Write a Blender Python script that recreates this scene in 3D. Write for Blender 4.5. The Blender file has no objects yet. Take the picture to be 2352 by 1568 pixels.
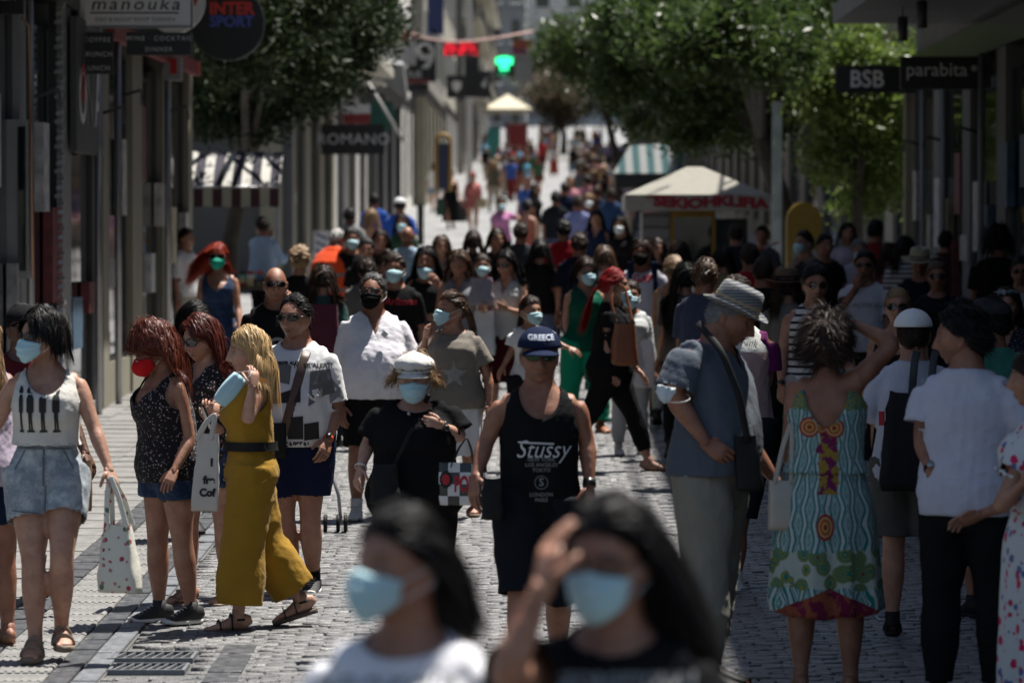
import bpy, bmesh, math, random
import numpy as np
from mathutils import Vector, Matrix
from mathutils.bvhtree import BVHTree
rng = np.random.RandomState(7)
random.seed(7)
SC = bpy.context.scene
COL = SC.collection
PI = math.pi
# ------------------------------------------------------------------ camera, sky, sun, exposure
FOC = 9800.0          # focal length in units of a 2352 px wide picture (150 mm on 36 mm)
CAMH = 2.08
cam_d = bpy.data.cameras.new('camera')
cam = bpy.data.objects.new('camera', cam_d); COL.objects.link(cam); SC.camera = cam
cam_d.sensor_width = 36.0; cam_d.lens = 150.0
cam_d.clip_start = 0.5; cam_d.clip_end = 3000.0
cam.location = (0, 0, CAMH)
cam.rotation_euler = (math.radians(90 - math.degrees(math.atan((784 - 520) / FOC))), 0, 0)
cam_d.dof.use_dof = True; cam_d.dof.focus_distance = 24.5; cam_d.dof.aperture_fstop = 3.4
cam_d.dof.aperture_blades = 9
SUN_EL, SUN_AZ = 69.0, 44.0       # azimuth measured from the view direction (+Y) towards image right (+X)
W = bpy.data.worlds.new('World'); SC.world = W; W.use_nodes = True
wn = W.node_tree; bg = wn.nodes['Background']
sky = wn.nodes.new('ShaderNodeTexSky'); sky.sky_type = 'NISHITA'; sky.sun_disc = False
sky.sun_elevation = math.radians(SUN_EL); sky.sun_rotation = math.radians(SUN_AZ)
sky.air_density = 1.0; sky.dust_density = 1.2; sky.ozone_density = 1.5
wn.links.new(sky.outputs[0], bg.inputs[0]); bg.inputs[1].default_value = 0.05
sun_d = bpy.data.lights.new('sun', 'SUN'); sun_d.energy = 5.0; sun_d.angle = math.radians(0.53)
sun_d.color = (1.0, 0.955, 0.89)
sun = bpy.data.objects.new('sun', sun_d); COL.objects.link(sun); sun.location = (20, 10, 40)
_e, _a = math.radians(SUN_EL), math.radians(SUN_AZ)
SUNV = Vector((math.cos(_e) * math.sin(_a), math.cos(_e) * math.cos(_a), math.sin(_e)))
sun.rotation_euler = SUNV.to_track_quat('Z', 'Y').to_euler()
SC.view_settings.view_transform = 'Standard'; SC.view_settings.look = 'None'
SC.view_settings.exposure = 0.98; SC.view_settings.gamma = 1.0; SC.view_settings.use_curve_mapping = False
SC.render.engine = 'CYCLES'
SC.cycles.use_denoising = True
try: SC.cycles.denoiser = 'OPENIMAGEDENOISE'
except Exception: pass
SC.cycles.max_bounces = 6; SC.cycles.diffuse_bounces = 3; SC.cycles.glossy_bounces = 3
SC.cycles.transmission_bounces = 4; SC.cycles.transparent_max_bounces = 8
SC.cycles.caustics_reflective = False; SC.cycles.caustics_refractive = False
SC.cycles.sample_clamp_indirect = 4.0

# ------------------------------------------------------------------ ground profile (the street climbs away from us)
_GD = [0, 8, 15, 20, 25, 35, 47, 60, 80, 113, 160, 228, 326, 460, 700, 1400]
_GZ = [-.16, -.12, -.08, -.04, 0, .10, .28, .55, 1.02, 1.85, 3.05, 4.9, 8.2, 13.5, 22, 45]
def gz(d):
    return float(np.interp(d, _GD, _GZ))
def pt(px, py, d):
    """the point at distance d that the photograph shows at (px, py) of a 2352x1568 picture"""
    return Vector(((px - 1176) / FOC * d, d, CAMH + (520 - py) / FOC * d))

# ------------------------------------------------------------------ object helpers
def link(o, parent=None):
    COL.objects.link(o)
    if parent is not None: o.parent = parent
    return o
def tag(o, label=None, cat=None, group=None, kind=None):
    if label: o['label'] = label
    if cat: o['category'] = cat
    if group: o['group'] = group
    if kind: o['kind'] = kind
    return o
def empty(name, loc=(0, 0, 0), label=None, cat=None, group=None, rz=0):
    o = bpy.data.objects.new(name, None); link(o); o.location = loc; o.rotation_euler = (0, 0, rz)
    o.empty_display_size = .1
    return tag(o, label, cat, group)
def mk(name, V, F, mat, parent=None, smooth=True, kind=None, loc=None):
    me = bpy.data.meshes.new(name)
    V = np.asarray(V, dtype=np.float32).reshape(-1, 3)
    if isinstance(F, np.ndarray):
        n, k = F.shape
        me.vertices.add(len(V)); me.vertices.foreach_set('co', V.ravel())
        me.loops.add(n * k); me.loops.foreach_set('vertex_index', F.astype(np.int32).ravel())
        me.polygons.add(n); me.polygons.foreach_set('loop_start', np.arange(0, n * k, k, dtype=np.int32))
        me.update(calc_edges=True)
    else:
        me.from_pydata(V.tolist(), [], [list(map(int, f)) for f in F]); me.update()
    if smooth and len(me.polygons):
        me.polygons.foreach_set('use_smooth', np.ones(len(me.polygons), dtype=bool))
    if mat is not None:
        for m in (mat if isinstance(mat, (list, tuple)) else [mat]): me.materials.append(m)
    o = bpy.data.objects.new(name, me); link(o, parent)
    if loc is not None: o.location = loc
    if kind: o['kind'] = kind
    return o
class MB:
    """collects shapes into one mesh"""
    def __init__(s): s.V = []; s.F = []; s.n = 0
    def add(s, V, F):
        V = np.asarray(V, dtype=float).reshape(-1, 3)
        s.V.append(V); s.F += [[int(i) + s.n for i in f] for f in F]; s.n += len(V); return s
    def box(s, x0, x1, y0, y1, z0, z1):
        V = [(x, y, z) for z in (z0, z1) for y in (y0, y1) for x in (x0, x1)]
        return s.add(V, [(0, 2, 3, 1), (4, 5, 7, 6), (0, 1, 5, 4), (2, 6, 7, 3), (0, 4, 6, 2), (1, 3, 7, 5)])
    def obox(s, c, ax, ay, az):
        c, ax, ay, az = [np.asarray(v, float) for v in (c, ax, ay, az)]
        V = [c + i * ax + j * ay + k * az for k in (-1, 1) for j in (-1, 1) for i in (-1, 1)]
        return s.add(V, [(0, 2, 3, 1), (4, 5, 7, 6), (0, 1, 5, 4), (2, 6, 7, 3), (0, 4, 6, 2), (1, 3, 7, 5)])
    def tube(s, pts, r, n=8, side=None):
        r = [r] * len(pts) if np.isscalar(r) else r
        return s.add(*loft(pts, r, r, side, n))
    def all(s): return (np.vstack(s.V) if s.V else np.zeros((0, 3))), s.F
    def build(s, name, mat, parent=None, smooth=False, kind=None, loc=None):
        V, F = s.all(); return mk(name, V, F, mat, parent, smooth, kind, loc)
def unit(v):
    v = np.asarray(v, float); return v / (np.linalg.norm(v) + 1e-12)
def loft(pts, ra, rb=None, side=None, n=12, power=2.0, cap=True, closed_ang=True):
    """rings along pts, half axes ra (along side) and rb; rounded closed ends"""
    P = np.asarray(pts, float); m = len(P)
    ra = np.broadcast_to(np.asarray(ra, float), (m,)); rb = ra if rb is None else np.broadcast_to(np.asarray(rb, float), (m,))
    T = np.gradient(P, axis=0) if m > 1 else np.array([[0, 0, 1.]])
    T /= (np.linalg.norm(T, axis=1, keepdims=True) + 1e-12)
    if side is None:
        a = np.array([1., 0, 0]) if abs(T[0][0]) < .8 else np.array([0, 1., 0]); S = []
        cur = a
        for t in T:
            cur = unit(cur - t * cur.dot(t)); S.append(cur)
        S = np.array(S)
    else:
        S = np.broadcast_to(np.asarray(side, float), (m, 3)).copy()
        S -= T * (S * T).sum(1, keepdims=True); S /= (np.linalg.norm(S, axis=1, keepdims=True) + 1e-12)
    B = np.cross(T, S)
    th = np.linspace(0, 2 * PI, n, endpoint=False)
    c, sn = np.cos(th), np.sin(th)
    if power != 2.0:
        c = np.sign(c) * np.abs(c) ** (2 / power); sn = np.sign(sn) * np.abs(sn) ** (2 / power)
    V = P[:, None] + S[:, None] * (ra[:, None] * c)[..., None] + B[:, None] * (rb[:, None] * sn)[..., None]
    V = V.reshape(-1, 3); F = []
    for i in range(m - 1):
        for j in range(n):
            k = (j + 1) % n
            F.append((i * n + j, i * n + k, (i + 1) * n + k, (i + 1) * n + j))
    if cap:
        F.append(tuple(range(n - 1, -1, -1))); F.append(tuple((m - 1) * n + j for j in range(n)))
    return V, F
def lathe(prof, n=24, axis=None, a0=0, a1=2 * PI):
    """prof: (r, z) pairs"""
    full = abs(a1 - a0 - 2 * PI) < 1e-6
    th = np.linspace(a0, a1, n, endpoint=not full)
    V = [(r * math.cos(t), r * math.sin(t), z) for r, z in prof for t in th]
    F = []; m = len(prof); nn = n
    for i in range(m - 1):
        for j in range(nn if full else nn - 1):
            k = (j + 1) % nn
            F.append((i * nn + j, i * nn + k, (i + 1) * nn + k, (i + 1) * nn + j))
    return np.array(V), F
def sphere(c, r, nu=12, nv=8):
    r = np.broadcast_to(np.asarray(r, float), (3,))
    prof = [(math.sin(PI * i / nv) + 1e-4, -math.cos(PI * i / nv)) for i in range(nv + 1)]
    V, F = lathe(prof, nu); return V * r + np.asarray(c), F
# ------------------------------------------------------------------ materials
_M = {}
def lin(c):
    return tuple(c) if len(c) == 4 else (c[0], c[1], c[2], 1.0)
class NT:
    def __init__(s, name):
        s.m = bpy.data.materials.new(name); s.m.use_nodes = True; s.t = s.m.node_tree
        s.b = s.t.nodes['Principled BSDF']; s.out = s.t.nodes['Material Output']
    def n(s, typ, **kw):
        nd = s.t.nodes.new('ShaderNode' + typ)
        for k, v in kw.items():
            if hasattr(nd, k): setattr(nd, k, v)
            else: nd.inputs[k.replace('_', ' ')].default_value = v
        return nd
    def l(s, a, b): s.t.links.new(a, b)
    def val(s, k, v): s.b.inputs[k].default_value = v
    def coord(s, kind='Object', scale=(1, 1, 1), rot=(0, 0, 0), loc=(0, 0, 0)):
        tc = s.n('TexCoord'); mp = s.n('Mapping')
        mp.inputs['Scale'].default_value = scale; mp.inputs['Rotation'].default_value = rot; mp.inputs['Location'].default_value = loc
        s.l(tc.outputs[kind], mp.inputs[0]); return mp.outputs[0]
    def noise(s, vec, scale=5, detail=4, rough=.55, dist=0):
        nd = s.n('TexNoise'); nd.inputs['Scale'].default_value = scale; nd.inputs['Detail'].default_value = detail
        nd.inputs['Roughness'].default_value = rough; nd.inputs['Distortion'].default_value = dist
        if vec is not None: s.l(vec, nd.inputs['Vector'])
        return nd.outputs[0]
    def ramp(s, fac, stops, interp='LINEAR'):
        r = s.n('ValToRGB'); r.color_ramp.interpolation = interp
        while len(r.color_ramp.elements) < len(stops): r.color_ramp.elements.new(.5)
        for e, (p, c) in zip(r.color_ramp.elements, stops):
            e.position = p; e.color = lin(c) if not np.isscalar(c) else (c, c, c, 1)
        s.l(fac, r.inputs[0]); return r.outputs[0]
    def math(s, op, a, b=None, c=None):
        nd = s.n('Math', operation=op)
        for i, v in enumerate((a, b, c)):
            if v is None: continue
            if np.isscalar(v): nd.inputs[i].default_value = v
            else: s.l(v, nd.inputs[i])
        return nd.outputs[0]
    def mix(s, fac, a, b, blend='MIX'):
        nd = s.n('Mix', data_type='RGBA', blend_type=blend)
        ins = [i for i in nd.inputs if i.enabled]
        for sock, v in ((nd.inputs[0], fac), (nd.inputs[6], a), (nd.inputs[7], b)):
            if isinstance(v, (tuple, list)): sock.default_value = lin(v)
            elif np.isscalar(v): sock.default_value = v
            else: s.l(v, sock)
        return nd.outputs[2]
    def sep(s, vec):
        nd = s.n('SeparateXYZ'); s.l(vec, nd.inputs[0]); return nd.outputs
    def bump(s, h, strength=.5, dist=.01, normal=None):
        nd = s.n('Bump'); nd.inputs['Strength'].default_value = strength; nd.inputs['Distance'].default_value = dist
        s.l(h, nd.inputs['Height'])
        if normal is not None: s.l(normal, nd.inputs['Normal'])
        s.l(nd.outputs[0], s.b.inputs['Normal']); return nd.outputs[0]
    def base(s, c):
        if isinstance(c, (tuple, list)): s.b.inputs['Base Color'].default_value = lin(c)
        else: s.l(c, s.b.inputs['Base Color'])
        return s
def solid(name, c, rough=.6, metal=0, spec=None, var=.12, scale=6, bump=0, bscale=60, coat=0):
    key = ('s', name, tuple(c), rough, metal, var, bump)
    if key in _M: return _M[key]
    t = NT(name); v = t.coord('Object')
    if var:
        nz = t.noise(v, scale, 5)
        t.base(t.mix(t.ramp(nz, [(.25, 0), (.75, 1)]), tuple(x * (1 - var) for x in c[:3]), tuple(min(1, x * (1 + var)) for x in c[:3])))
    else: t.base(c)
    t.val('Roughness', rough); t.val('Metallic', metal)
    if spec is not None: t.val('Specular IOR Level', spec)
    if coat: t.val('Coat Weight', coat)
    if bump: t.bump(t.noise(v, bscale, 4), .6, bump)
    _M[key] = t.m; return t.m
def fabric(c, name='cloth', rough=.85, fold=.004, weave=.0006, sheen=.1, var=.10):
    key = ('f', tuple(c), name, rough, fold)
    if key in _M: return _M[key]
    t = NT(name); v = t.coord('Object'); fabric_core(t, v, c, rough, fold, weave, sheen, var)
    _M[key] = t.m; return t.m
def fabric_core(t, v, c, rough=.85, fold=.004, weave=.0006, sheen=.1, var=.1):
    nz = t.noise(v, 9, 4)
    col = t.mix(t.ramp(nz, [(.3, 1 - var), (.7, 1 + var * .5)]), (0, 0, 0), (0, 0, 0))
    f = t.ramp(nz, [(.3, 1 - var), (.7, 1.0)])
    t.base(t.mix(1.0, c, f, 'MULTIPLY'))
    h1 = t.noise(v, 16, 3, .6, 1.2); h2 = t.noise(v, 420, 2)
    h = t.math('ADD', t.math('MULTIPLY', h1, fold / .01), t.math('MULTIPLY', h2, weave / .01))
    t.bump(h, .8, .01)
    t.val('Roughness', rough); t.val('Specular IOR Level', .15 if max(c[:3]) > .08 else .06)
    if sheen and max(c[:3]) > .08: t.val('Sheen Weight', sheen * .6)
def skin(c=(.42, .235, .16)):
    key = ('skin', tuple(c))
    if key in _M: return _M[key]
    t = NT('skin'); v = t.coord('Object')
    n1 = t.noise(v, 9, 7, .65); n2 = t.noise(v, 60, 3)
    dark = tuple(x * y for x, y in zip(c, (.70, .58, .54))); lite = tuple(min(1, x * 1.16) for x in c)
    base = t.mix(t.ramp(n1, [(.32, 0), (.66, 1)]), dark, lite)
    base = t.mix(t.math('MULTIPLY', t.ramp(n2, [(.45, 0), (.8, 1)]), .25), base, tuple(x * y for x, y in zip(c, (.9, .6, .5))))
    at = t.n('Attribute'); at.attribute_name = 'paint'
    base = t.mix(at.outputs['Alpha'], base, at.outputs['Color'])
    t.base(base); t.val('Roughness', .46); t.val('Specular IOR Level', .42)
    t.val('Subsurface Weight', .12); t.b.inputs['Subsurface Radius'].default_value = (.012, .004, .002); t.val('Subsurface Scale', 1.0)
    t.bump(t.math('ADD', t.noise(v, 300, 3), t.math('MULTIPLY', t.noise(v, 26, 3), 1.6)), .7, .0022)
    _M[key] = t.m; return t.m
def hairmat(c, rough=.50):
    key = ('hair', tuple(c))
    if key in _M: return _M[key]
    t = NT('hair'); g = t.n('NewGeometry')
    r = g.outputs['Random Per Island']
    v = t.coord('Object', (60, 60, 8))
    nz = t.noise(v, 3, 3)
    f = t.math('MULTIPLY', t.math('ADD', r, nz), .5)
    t.base(t.mix(f, tuple(x * .62 for x in c), tuple(min(1, x * 1.35) for x in c)))
    t.val('Roughness', rough); t.val('Specular IOR Level', .30 if max(c) > .05 else .16)
    _M[key] = t.m; return t.m
# ------------------------------------------------------------------ people: continuous bodies grown from a posed skeleton
U = np.array([0, 0, 1.0])
_TS = bpy.data.scenes.new('workbench')      # throw-away scene where meshes are fused; removed at the end

def bench_dg():
    with bpy.context.temp_override(scene=_TS, view_layer=_TS.view_layers[0]):
        dg = bpy.context.evaluated_depsgraph_get(); dg.update(); return dg
def remesh(V, F, voxel, smooth=2):
    me = bpy.data.meshes.new('tmp'); me.from_pydata(np.asarray(V).tolist(), [], [list(map(int, f)) for f in F]); me.update()
    o = bpy.data.objects.new('tmp', me); _TS.collection.objects.link(o)
    m = o.modifiers.new('r', 'REMESH'); m.mode = 'VOXEL'; m.voxel_size = voxel; m.adaptivity = 0
    if smooth:
        s = o.modifiers.new('s', 'SMOOTH'); s.iterations = smooth; s.factor = .5
    dg = bench_dg()
    ev = o.evaluated_get(dg); m2 = ev.to_mesh()
    n = len(m2.vertices); VV = np.empty(n * 3, np.float32); m2.vertices.foreach_get('co', VV); VV = VV.reshape(-1, 3).astype(float)
    k = len(m2.polygons); lt = np.empty(k, np.int32); m2.polygons.foreach_get('loop_total', lt)
    li = np.empty(len(m2.loops), np.int32); m2.loops.foreach_get('vertex_index', li)
    ls = np.empty(k, np.int32); m2.polygons.foreach_get('loop_start', ls)
    q = lt == 4; FF = li[ls[q][:, None] + np.arange(4)]
    ev.to_mesh_clear(); bpy.data.objects.remove(o); bpy.data.meshes.remove(me)
    return VV, FF
def vnormals(V, F):
    a, b, c, d = [V[F[:, i]] for i in range(4)]
    n = np.cross(c - a, d - b); N = np.zeros_like(V)
    for i in range(4): np.add.at(N, F[:, i], n)
    return N / (np.linalg.norm(N, axis=1, keepdims=True) + 1e-12)
def folds(P, seed, amp, k=(1, 1, 1), freq=22):
    r = np.random.RandomState(seed); Q = P * np.array(k); out = np.zeros(len(P))
    w = 0
    for i in range(5):
        d = unit(r.normal(size=3)); d2 = unit(r.normal(size=3)); f = freq * (1 + .55 * i) * r.uniform(.8, 1.2)
        ph = f * (Q @ d) + r.uniform(0, 6) + 2.2 * np.sin(f * .42 * (Q @ d2) + r.uniform(0, 6))
        a = .75 ** i; out += a * (1 - np.abs(np.sin(ph))) ** 1.6; w += a
    return amp * (out / w - .32) * 2
def trim(V, F, f, voxel):
    """keep f<0, snapping the rim onto f=0"""
    v0 = f(V); e = 1e-3; G = np.stack([(f(V + np.eye(3)[i] * e) - v0) / e for i in range(3)], 1)
    g2 = (G ** 2).sum(1); near = (np.abs(v0) < voxel * .75) & (g2 > .01)
    V = V.copy(); V[near] -= (v0[near] / g2[near])[:, None] * G[near]
    cen = V[F].mean(1); keep = f(cen) < 0
    # faces with all four snapped verts are slivers
    F = F[keep]; used = np.unique(F); mp = -np.ones(len(V), int); mp[used] = np.arange(len(used))
    return V[used], mp[F]
def segdist(P, a, b):
    ab = b - a; t = np.clip(((P - a) @ ab) / (ab @ ab + 1e-12), 0, 1)
    return np.linalg.norm(P - (a + t[:, None] * ab), axis=1), ((P - a) @ ab) / (np.linalg.norm(ab) + 1e-12)

class Fig:
    """skeleton in the person's own space: x = image right, y = away from the camera, z = up, feet at z=0"""
    def __init__(s, H=1.7, yaw=0, sex='m', girth=1.0, belly=0.0, arms=None, legs=None, lean=0, twist=0,
                 head=(0, 0, 0), px=None, side_lean=0, shoulder=1.0, hsc=1.0):
        s.H = H; s.sex = sex; s.g = girth; s.belly = belly
        y = math.radians(yaw); F = np.array([math.sin(y), -math.cos(y), 0.]); R = np.cross(F, U)
        s.F, s.R = F, R; J = s.J = {}
        fem = sex == 'f'
        hipw = (.052 if not fem else .056) * H; shw = (.099 if not fem else .089) * H * shoulder
        legs = legs or {}
        J['pel'] = np.array([0, 0, .53 * H]); low = 9
        for k, sg in (('R', 1), ('L', -1)):
            sw, kb, ab = (tuple(legs.get(k, (0, 3, 2))) + (2,))[:3]
            a, b = math.radians(sw), math.radians(sw - kb); c = math.radians(ab)
            hip = J['pel'] + R * sg * hipw - U * .015 * H
            kn = hip + .245 * H * unit(-U * math.cos(a) + F * math.sin(a) + R * sg * math.sin(c))
            an = kn + .235 * H * unit(-U * math.cos(b) + F * math.sin(b) + R * sg * math.sin(c) * .3)
            J['hip' + k], J['kn' + k], J['an' + k] = hip, kn, an
            s.__dict__['pitch' + k] = max(0, (kb - sw) - 14) * .85 if kb > 16 else 0
            low = min(low, an[2] - math.sin(math.radians(s.__dict__['pitch' + k])) * .085 * H * .9)
        dz = .042 * H - low
        for k in J: J[k] = J[k] + U * dz
        l = math.radians(lean); sl = math.radians(side_lean)
        up = unit(U * math.cos(l) + F * math.sin(l) + R * math.sin(sl))
        tw = math.radians(twist); Rs = R * math.cos(tw) + F * math.sin(tw); Fs = unit(np.cross(U, Rs))
        s.Rs = unit(Rs - up * Rs.dot(up)); s.Fs = unit(np.cross(up, s.Rs)); s.up = up
        J['waist'] = J['pel'] + unit(U * 1.2 + up * .5) * .08 * H
        J['chest'] = J['waist'] + up * .125 * H
        J['neck'] = J['chest'] + up * .107 * H
        nk = unit(up + U * .6 + F * .12)
        J['hbase'] = J['neck'] + nk * .024 * H
        hy, hp, hr = [math.radians(v) for v in head]
        hf = s.F * math.cos(hy) + s.R * math.sin(hy)
        hf = unit(hf * math.cos(hp) - U * math.sin(hp)); hu = unit(U - hf * U.dot(hf)); hrt = np.cross(hf, hu)
        hu, hrt = hu * math.cos(hr) + hrt * math.sin(hr), hrt * math.cos(hr) - hu * math.sin(hr)
        s.hf, s.hu, s.hr = hf, hu, hrt; s.hs = (H / 1.7 * .5 + .5) * 1.09 * hsc
        J['head'] = J['hbase'] + nk * .006 * H + hu * .048 * H + hf * .014 * H
        arms = arms or {}
        for k, sg in (('R', 1), ('L', -1)):
            sw, ab, eb, inw = (tuple(arms.get(k, (0, 8, 12, 0))) + (0,))[:4]
            sh = J['chest'] + up * .052 * H + s.Rs * sg * shw
            sw, ab, eb, inw = [math.radians(v) for v in (sw, ab, eb, inw)]
            ua = unit((-up * math.cos(sw) + s.Fs * math.sin(sw)) * math.cos(ab) + s.Rs * sg * math.sin(ab))
            fw = s.Fs * math.cos(inw) - s.Rs * sg * math.sin(inw) + up * 1e-3
            if abs(ua.dot(unit(fw))) > .95: fw = up * 1.0 - s.Rs * sg * math.sin(inw)
            fw = unit(fw - ua * fw.dot(ua))
            el = sh + ua * .172 * H; wr = el + (ua * math.cos(eb) + fw * math.sin(eb)) * .148 * H
            J['sh' + k], J['el' + k], J['wr' + k] = sh, el, wr
        # joints read off the photograph: px = (s, x0, {joint: (px, py, sign)}) with bone lengths kept
        if px:
            sc, x0, dd, yg = px['s'], px['x'], px['j'], px['yg']
            par = {'elR': ('shR', .172), 'elL': ('shL', .172), 'wrR': ('elR', .148), 'wrL': ('elL', .148),
                   'knR': ('hipR', .245), 'knL': ('hipL', .245), 'anR': ('knR', .235), 'anL': ('knL', .235)}
            off = px.get('dz', 0)
            for k in ('shR', 'shL', 'elR', 'elL', 'wrR', 'wrL', 'knR', 'knL', 'anR', 'anL'):
                if k not in dd: 
                    continue
                qx, qy, sgn = dd[k]; X = (qx - x0) / sc; Z = (yg - qy) / sc
                if k in par:
                    p, L = par[k]; p = J[p]; L *= H; d2 = L * L - (X - p[0]) ** 2 - (Z - p[2]) ** 2
                    Y = p[1] + sgn * math.sqrt(max(d2, 0))
                else: Y = J[k][1] + sgn
                old = J[k].copy(); J[k] = np.array([X, Y, Z]); d = J[k] - old
                kids = {'shR': ('elR', 'wrR'), 'shL': ('elL', 'wrL'), 'elR': ('wrR',), 'elL': ('wrL',), 'knR': ('anR',), 'knL': ('anL',)}.get(k, ())
                for kk in kids: J[kk] = J[kk] + d
        s.hand = {}
    # -- body surfaces; ease adds cloth room
    def torso(s, ease=None, lo=0, hi=1, n=28, skin_=True):
        H, g, J = s.H, s.g, s.J; fem = s.sex == 'f'
        # (t along pelvis->neck, a, b, forward shift)
        if fem: R_ = [(-.30, .070, .052, 0), (-.12, .098, .070, -.004), (.02, .102, .073, -.005), (.20, .084, .060, 0), (.34, .073, .054, .002), (.50, .079, .058, .004),
                      (.64, .086, .064, .008), (.76, .090, .060, .003), (.87, .080, .048, 0), (.935, .062, .040, -.003), (1.0, .042, .036, -.003), (1.06, .033, .033, -.001), (1.4, .031, .033, .0)]
        else: R_ = [(-.30, .072, .054, 0), (-.12, .092, .068, -.004), (.02, .096, .070, -.003), (.20, .088, .064, 0), (.34, .085, .062, .003), (.50, .091, .065, .004),
                    (.64, .099, .069, .004), (.76, .102, .065, .001), (.87, .090, .050, -.002), (.935, .070, .044, -.004), (1.0, .050, .041, -.004), (1.06, .040, .039, -.002), (1.4, .037, .038, .0)]
        R_ = np.array(R_); t = R_[:, 0]
        K = np.array([J['pel'] - U * .09 * H, J['pel'], J['waist'], J['chest'], J['neck'], J['hbase'], J['head'] - s.hf * .012 - s.hu * .01]); kt = [-.30, 0, .27, .66, 1.0, 1.13, 1.40]
        tt = np.linspace(-.30, 1.38, 33)
        P = np.stack([np.interp(tt, kt, K[:, i]) for i in range(3)], 1)
        P = np.vstack([P[:1], (P[:-2] + P[1:-1] * 2 + P[2:]) / 4, P[-1:]])
        gg = np.where(tt < .9, g, 1 + (g - 1) * .5)
        a = np.interp(tt, t, R_[:, 1]) * H * gg; b = np.interp(tt, t, R_[:, 2]) * H * gg; f = np.interp(tt, t, R_[:, 3]) * H
        bel = s.belly * np.exp(-((tt - .27) / .26) ** 2); b = b + bel * .55; a = a + bel * .35; f = f + bel * .5
        if fem:
            bu = np.exp(-((tt - .62) / .09) ** 2) * .012 * H * g; b = b + bu; f = f + bu
        if ease is not None:
            e = np.interp(tt, ease[0], ease[1]) * H; a = a + e; b = b + e * .9
            if len(ease) > 2 and ease[2]:      # loose cloth hangs from the chest: never narrower than above
                for arr in (a, b):
                    i0 = np.searchsorted(tt, .66); m = arr[i0]
                    arr[:i0] = np.maximum(arr[:i0], m * ease[2])
        w = np.clip((tt + .1) / .75, 0, 1)[:, None]
        S = s.R * (1 - w) + s.Rs * w; Fd = s.F * (1 - w) + s.Fs * w
        P = P + Fd * f[:, None]
        sel = (tt >= lo - 1e-6) & (tt <= hi + 1e-6) if (lo, hi) != (0, 1) else np.ones(len(tt), bool)
        s.tor = (P, a, b, S, Fd)
        return loft(P[sel], a[sel], b[sel], S[sel], n, power=2.3)
    def rho(s, V):
        P, a, b, S, Fd = s.tor; i = np.argmin(((V[:, None] - P[None]) ** 2).sum(2), 1); D = V - P[i]
        return np.sqrt(((D * S[i]).sum(1) / a[i]) ** 2 + ((D * Fd[i]).sum(1) / b[i]) ** 2)
    def limb(s, a, b, c, ra, t0=0, t1=2, n=14, ease=0, flare=0, squash=1.0, side=None):
        """a-b-c limb, ra: (t, radius) with t 0..1 first bone, 1..2 second"""
        A, B, C = [s.J[k] for k in (a, b, c)]
        ts = np.linspace(t0, t1, max(4, int(12 * (t1 - t0)) + 1))
        P = np.array([A + (B - A) * t if t <= 1 else B + (C - B) * (t - 1) for t in ts])
        Q = P.copy()
        for _ in range(2): Q[1:-1] = (Q[:-2] + Q[1:-1] * 2 + Q[2:]) / 4
        r = np.interp(ts, [x[0] for x in ra], [x[1] for x in ra]) * s.H + ease * s.H + flare * s.H * (ts - t0) / max(.1, t1 - t0)
        return loft(Q, r, r * squash, side, n)
    def arm_r(s):
        g = .6 + .4 * s.g; f = .88 if s.sex == 'f' else 1.0
        return [(-.1, .022 * f * g), (0, .030 * f * g), (.25, .0325 * f * g), (.55, .0275 * f * g), (1, .0235 * f * g), (1.22, .0258 * f * g), (1.5, .022 * f * g), (1.9, .0158 * f), (2.05, .0155 * f)]
    def leg_r(s):
        g = .5 + .5 * s.g; f = 1.03 if s.sex == 'f' else 1.0
        return [(0, .058 * g * f), (.2, .056 * g * f), (.6, .045 * g * f), (.92, .0355 * g), (1.03, .034 * g), (1.3, .0365 * g), (1.5, .033 * g), (1.85, .0215), (2.05, .021)]
    def body(s, q=0):
        vox = (.0115, .018, .03)[q]; mb = MB(); mb.add(*s.torso(n=28))
        if s.sex == 'f' and q < 2:
            for sg in (1, -1):
                c = s.J['waist'] * .16 + s.J['chest'] * .84 + s.Rs * sg * .042 * s.H + s.Fs * (.052 * s.H * s.g) - s.up * .0 * s.H
                mb.add(*sphere(c, .036 * s.H * (.5 + .5 * s.g)))
        ar, lr = s.arm_r(), s.leg_r()
        for k in 'RL':
            mb.add(*s.limb('sh' + k, 'el' + k, 'wr' + k, ar, -.06, 2.04))
            sh = s.J['sh' + k]; cst = s.J['chest'] + s.up * .050 * s.H
            mb.add(*loft([cst, cst * .45 + sh * .55, sh], [.050 * s.H, .039 * s.H, .033 * s.H], None, None, 12))
            mb.add(*s.limb('hip' + k, 'kn' + k, 'an' + k, lr, -.12, 2.0, n=16))
        V, F = remesh(*mb.all(), vox, 3)
        return V, F
    def headmesh(s, q=0, face=None):
        nu, nv = ((72, 56), (44, 32), (20, 14))[q]
        # azimuth 0 = face front, denser in front
        u = np.linspace(-1, 1, nu, endpoint=False); az = PI * (u * .62 + .38 * u ** 3 * 1.0)
        az = az * (PI / (PI)) ; v = np.linspace(0, 1, nv + 1); el = -PI / 2 + PI * v
        A, E = np.meshgrid(az, el)
        x = np.sin(A) * np.cos(E) * .075; y = np.cos(A) * np.cos(E) * .095; z = np.sin(E) * .116
        P = headshape(x, y, z, s.sex); P = P.reshape(-1, 3)
        F = np.array([(i * nu + j, i * nu + (j + 1) % nu, (i + 1) * nu + (j + 1) % nu, (i + 1) * nu + j) for i in range(nv) for j in range(nu)])
        col = np.zeros((len(P), 4))
        X, Y, Z = P.T; fr = Y > 0
        def paint(mask, c):
            m = np.clip(mask, 0, 1) * fr; col[:, :3] = col[:, :3] * (1 - m[:, None]) + np.array(c) * m[:, None]; col[:, 3] = np.maximum(col[:, 3], m)
        face = face or {}
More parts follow.
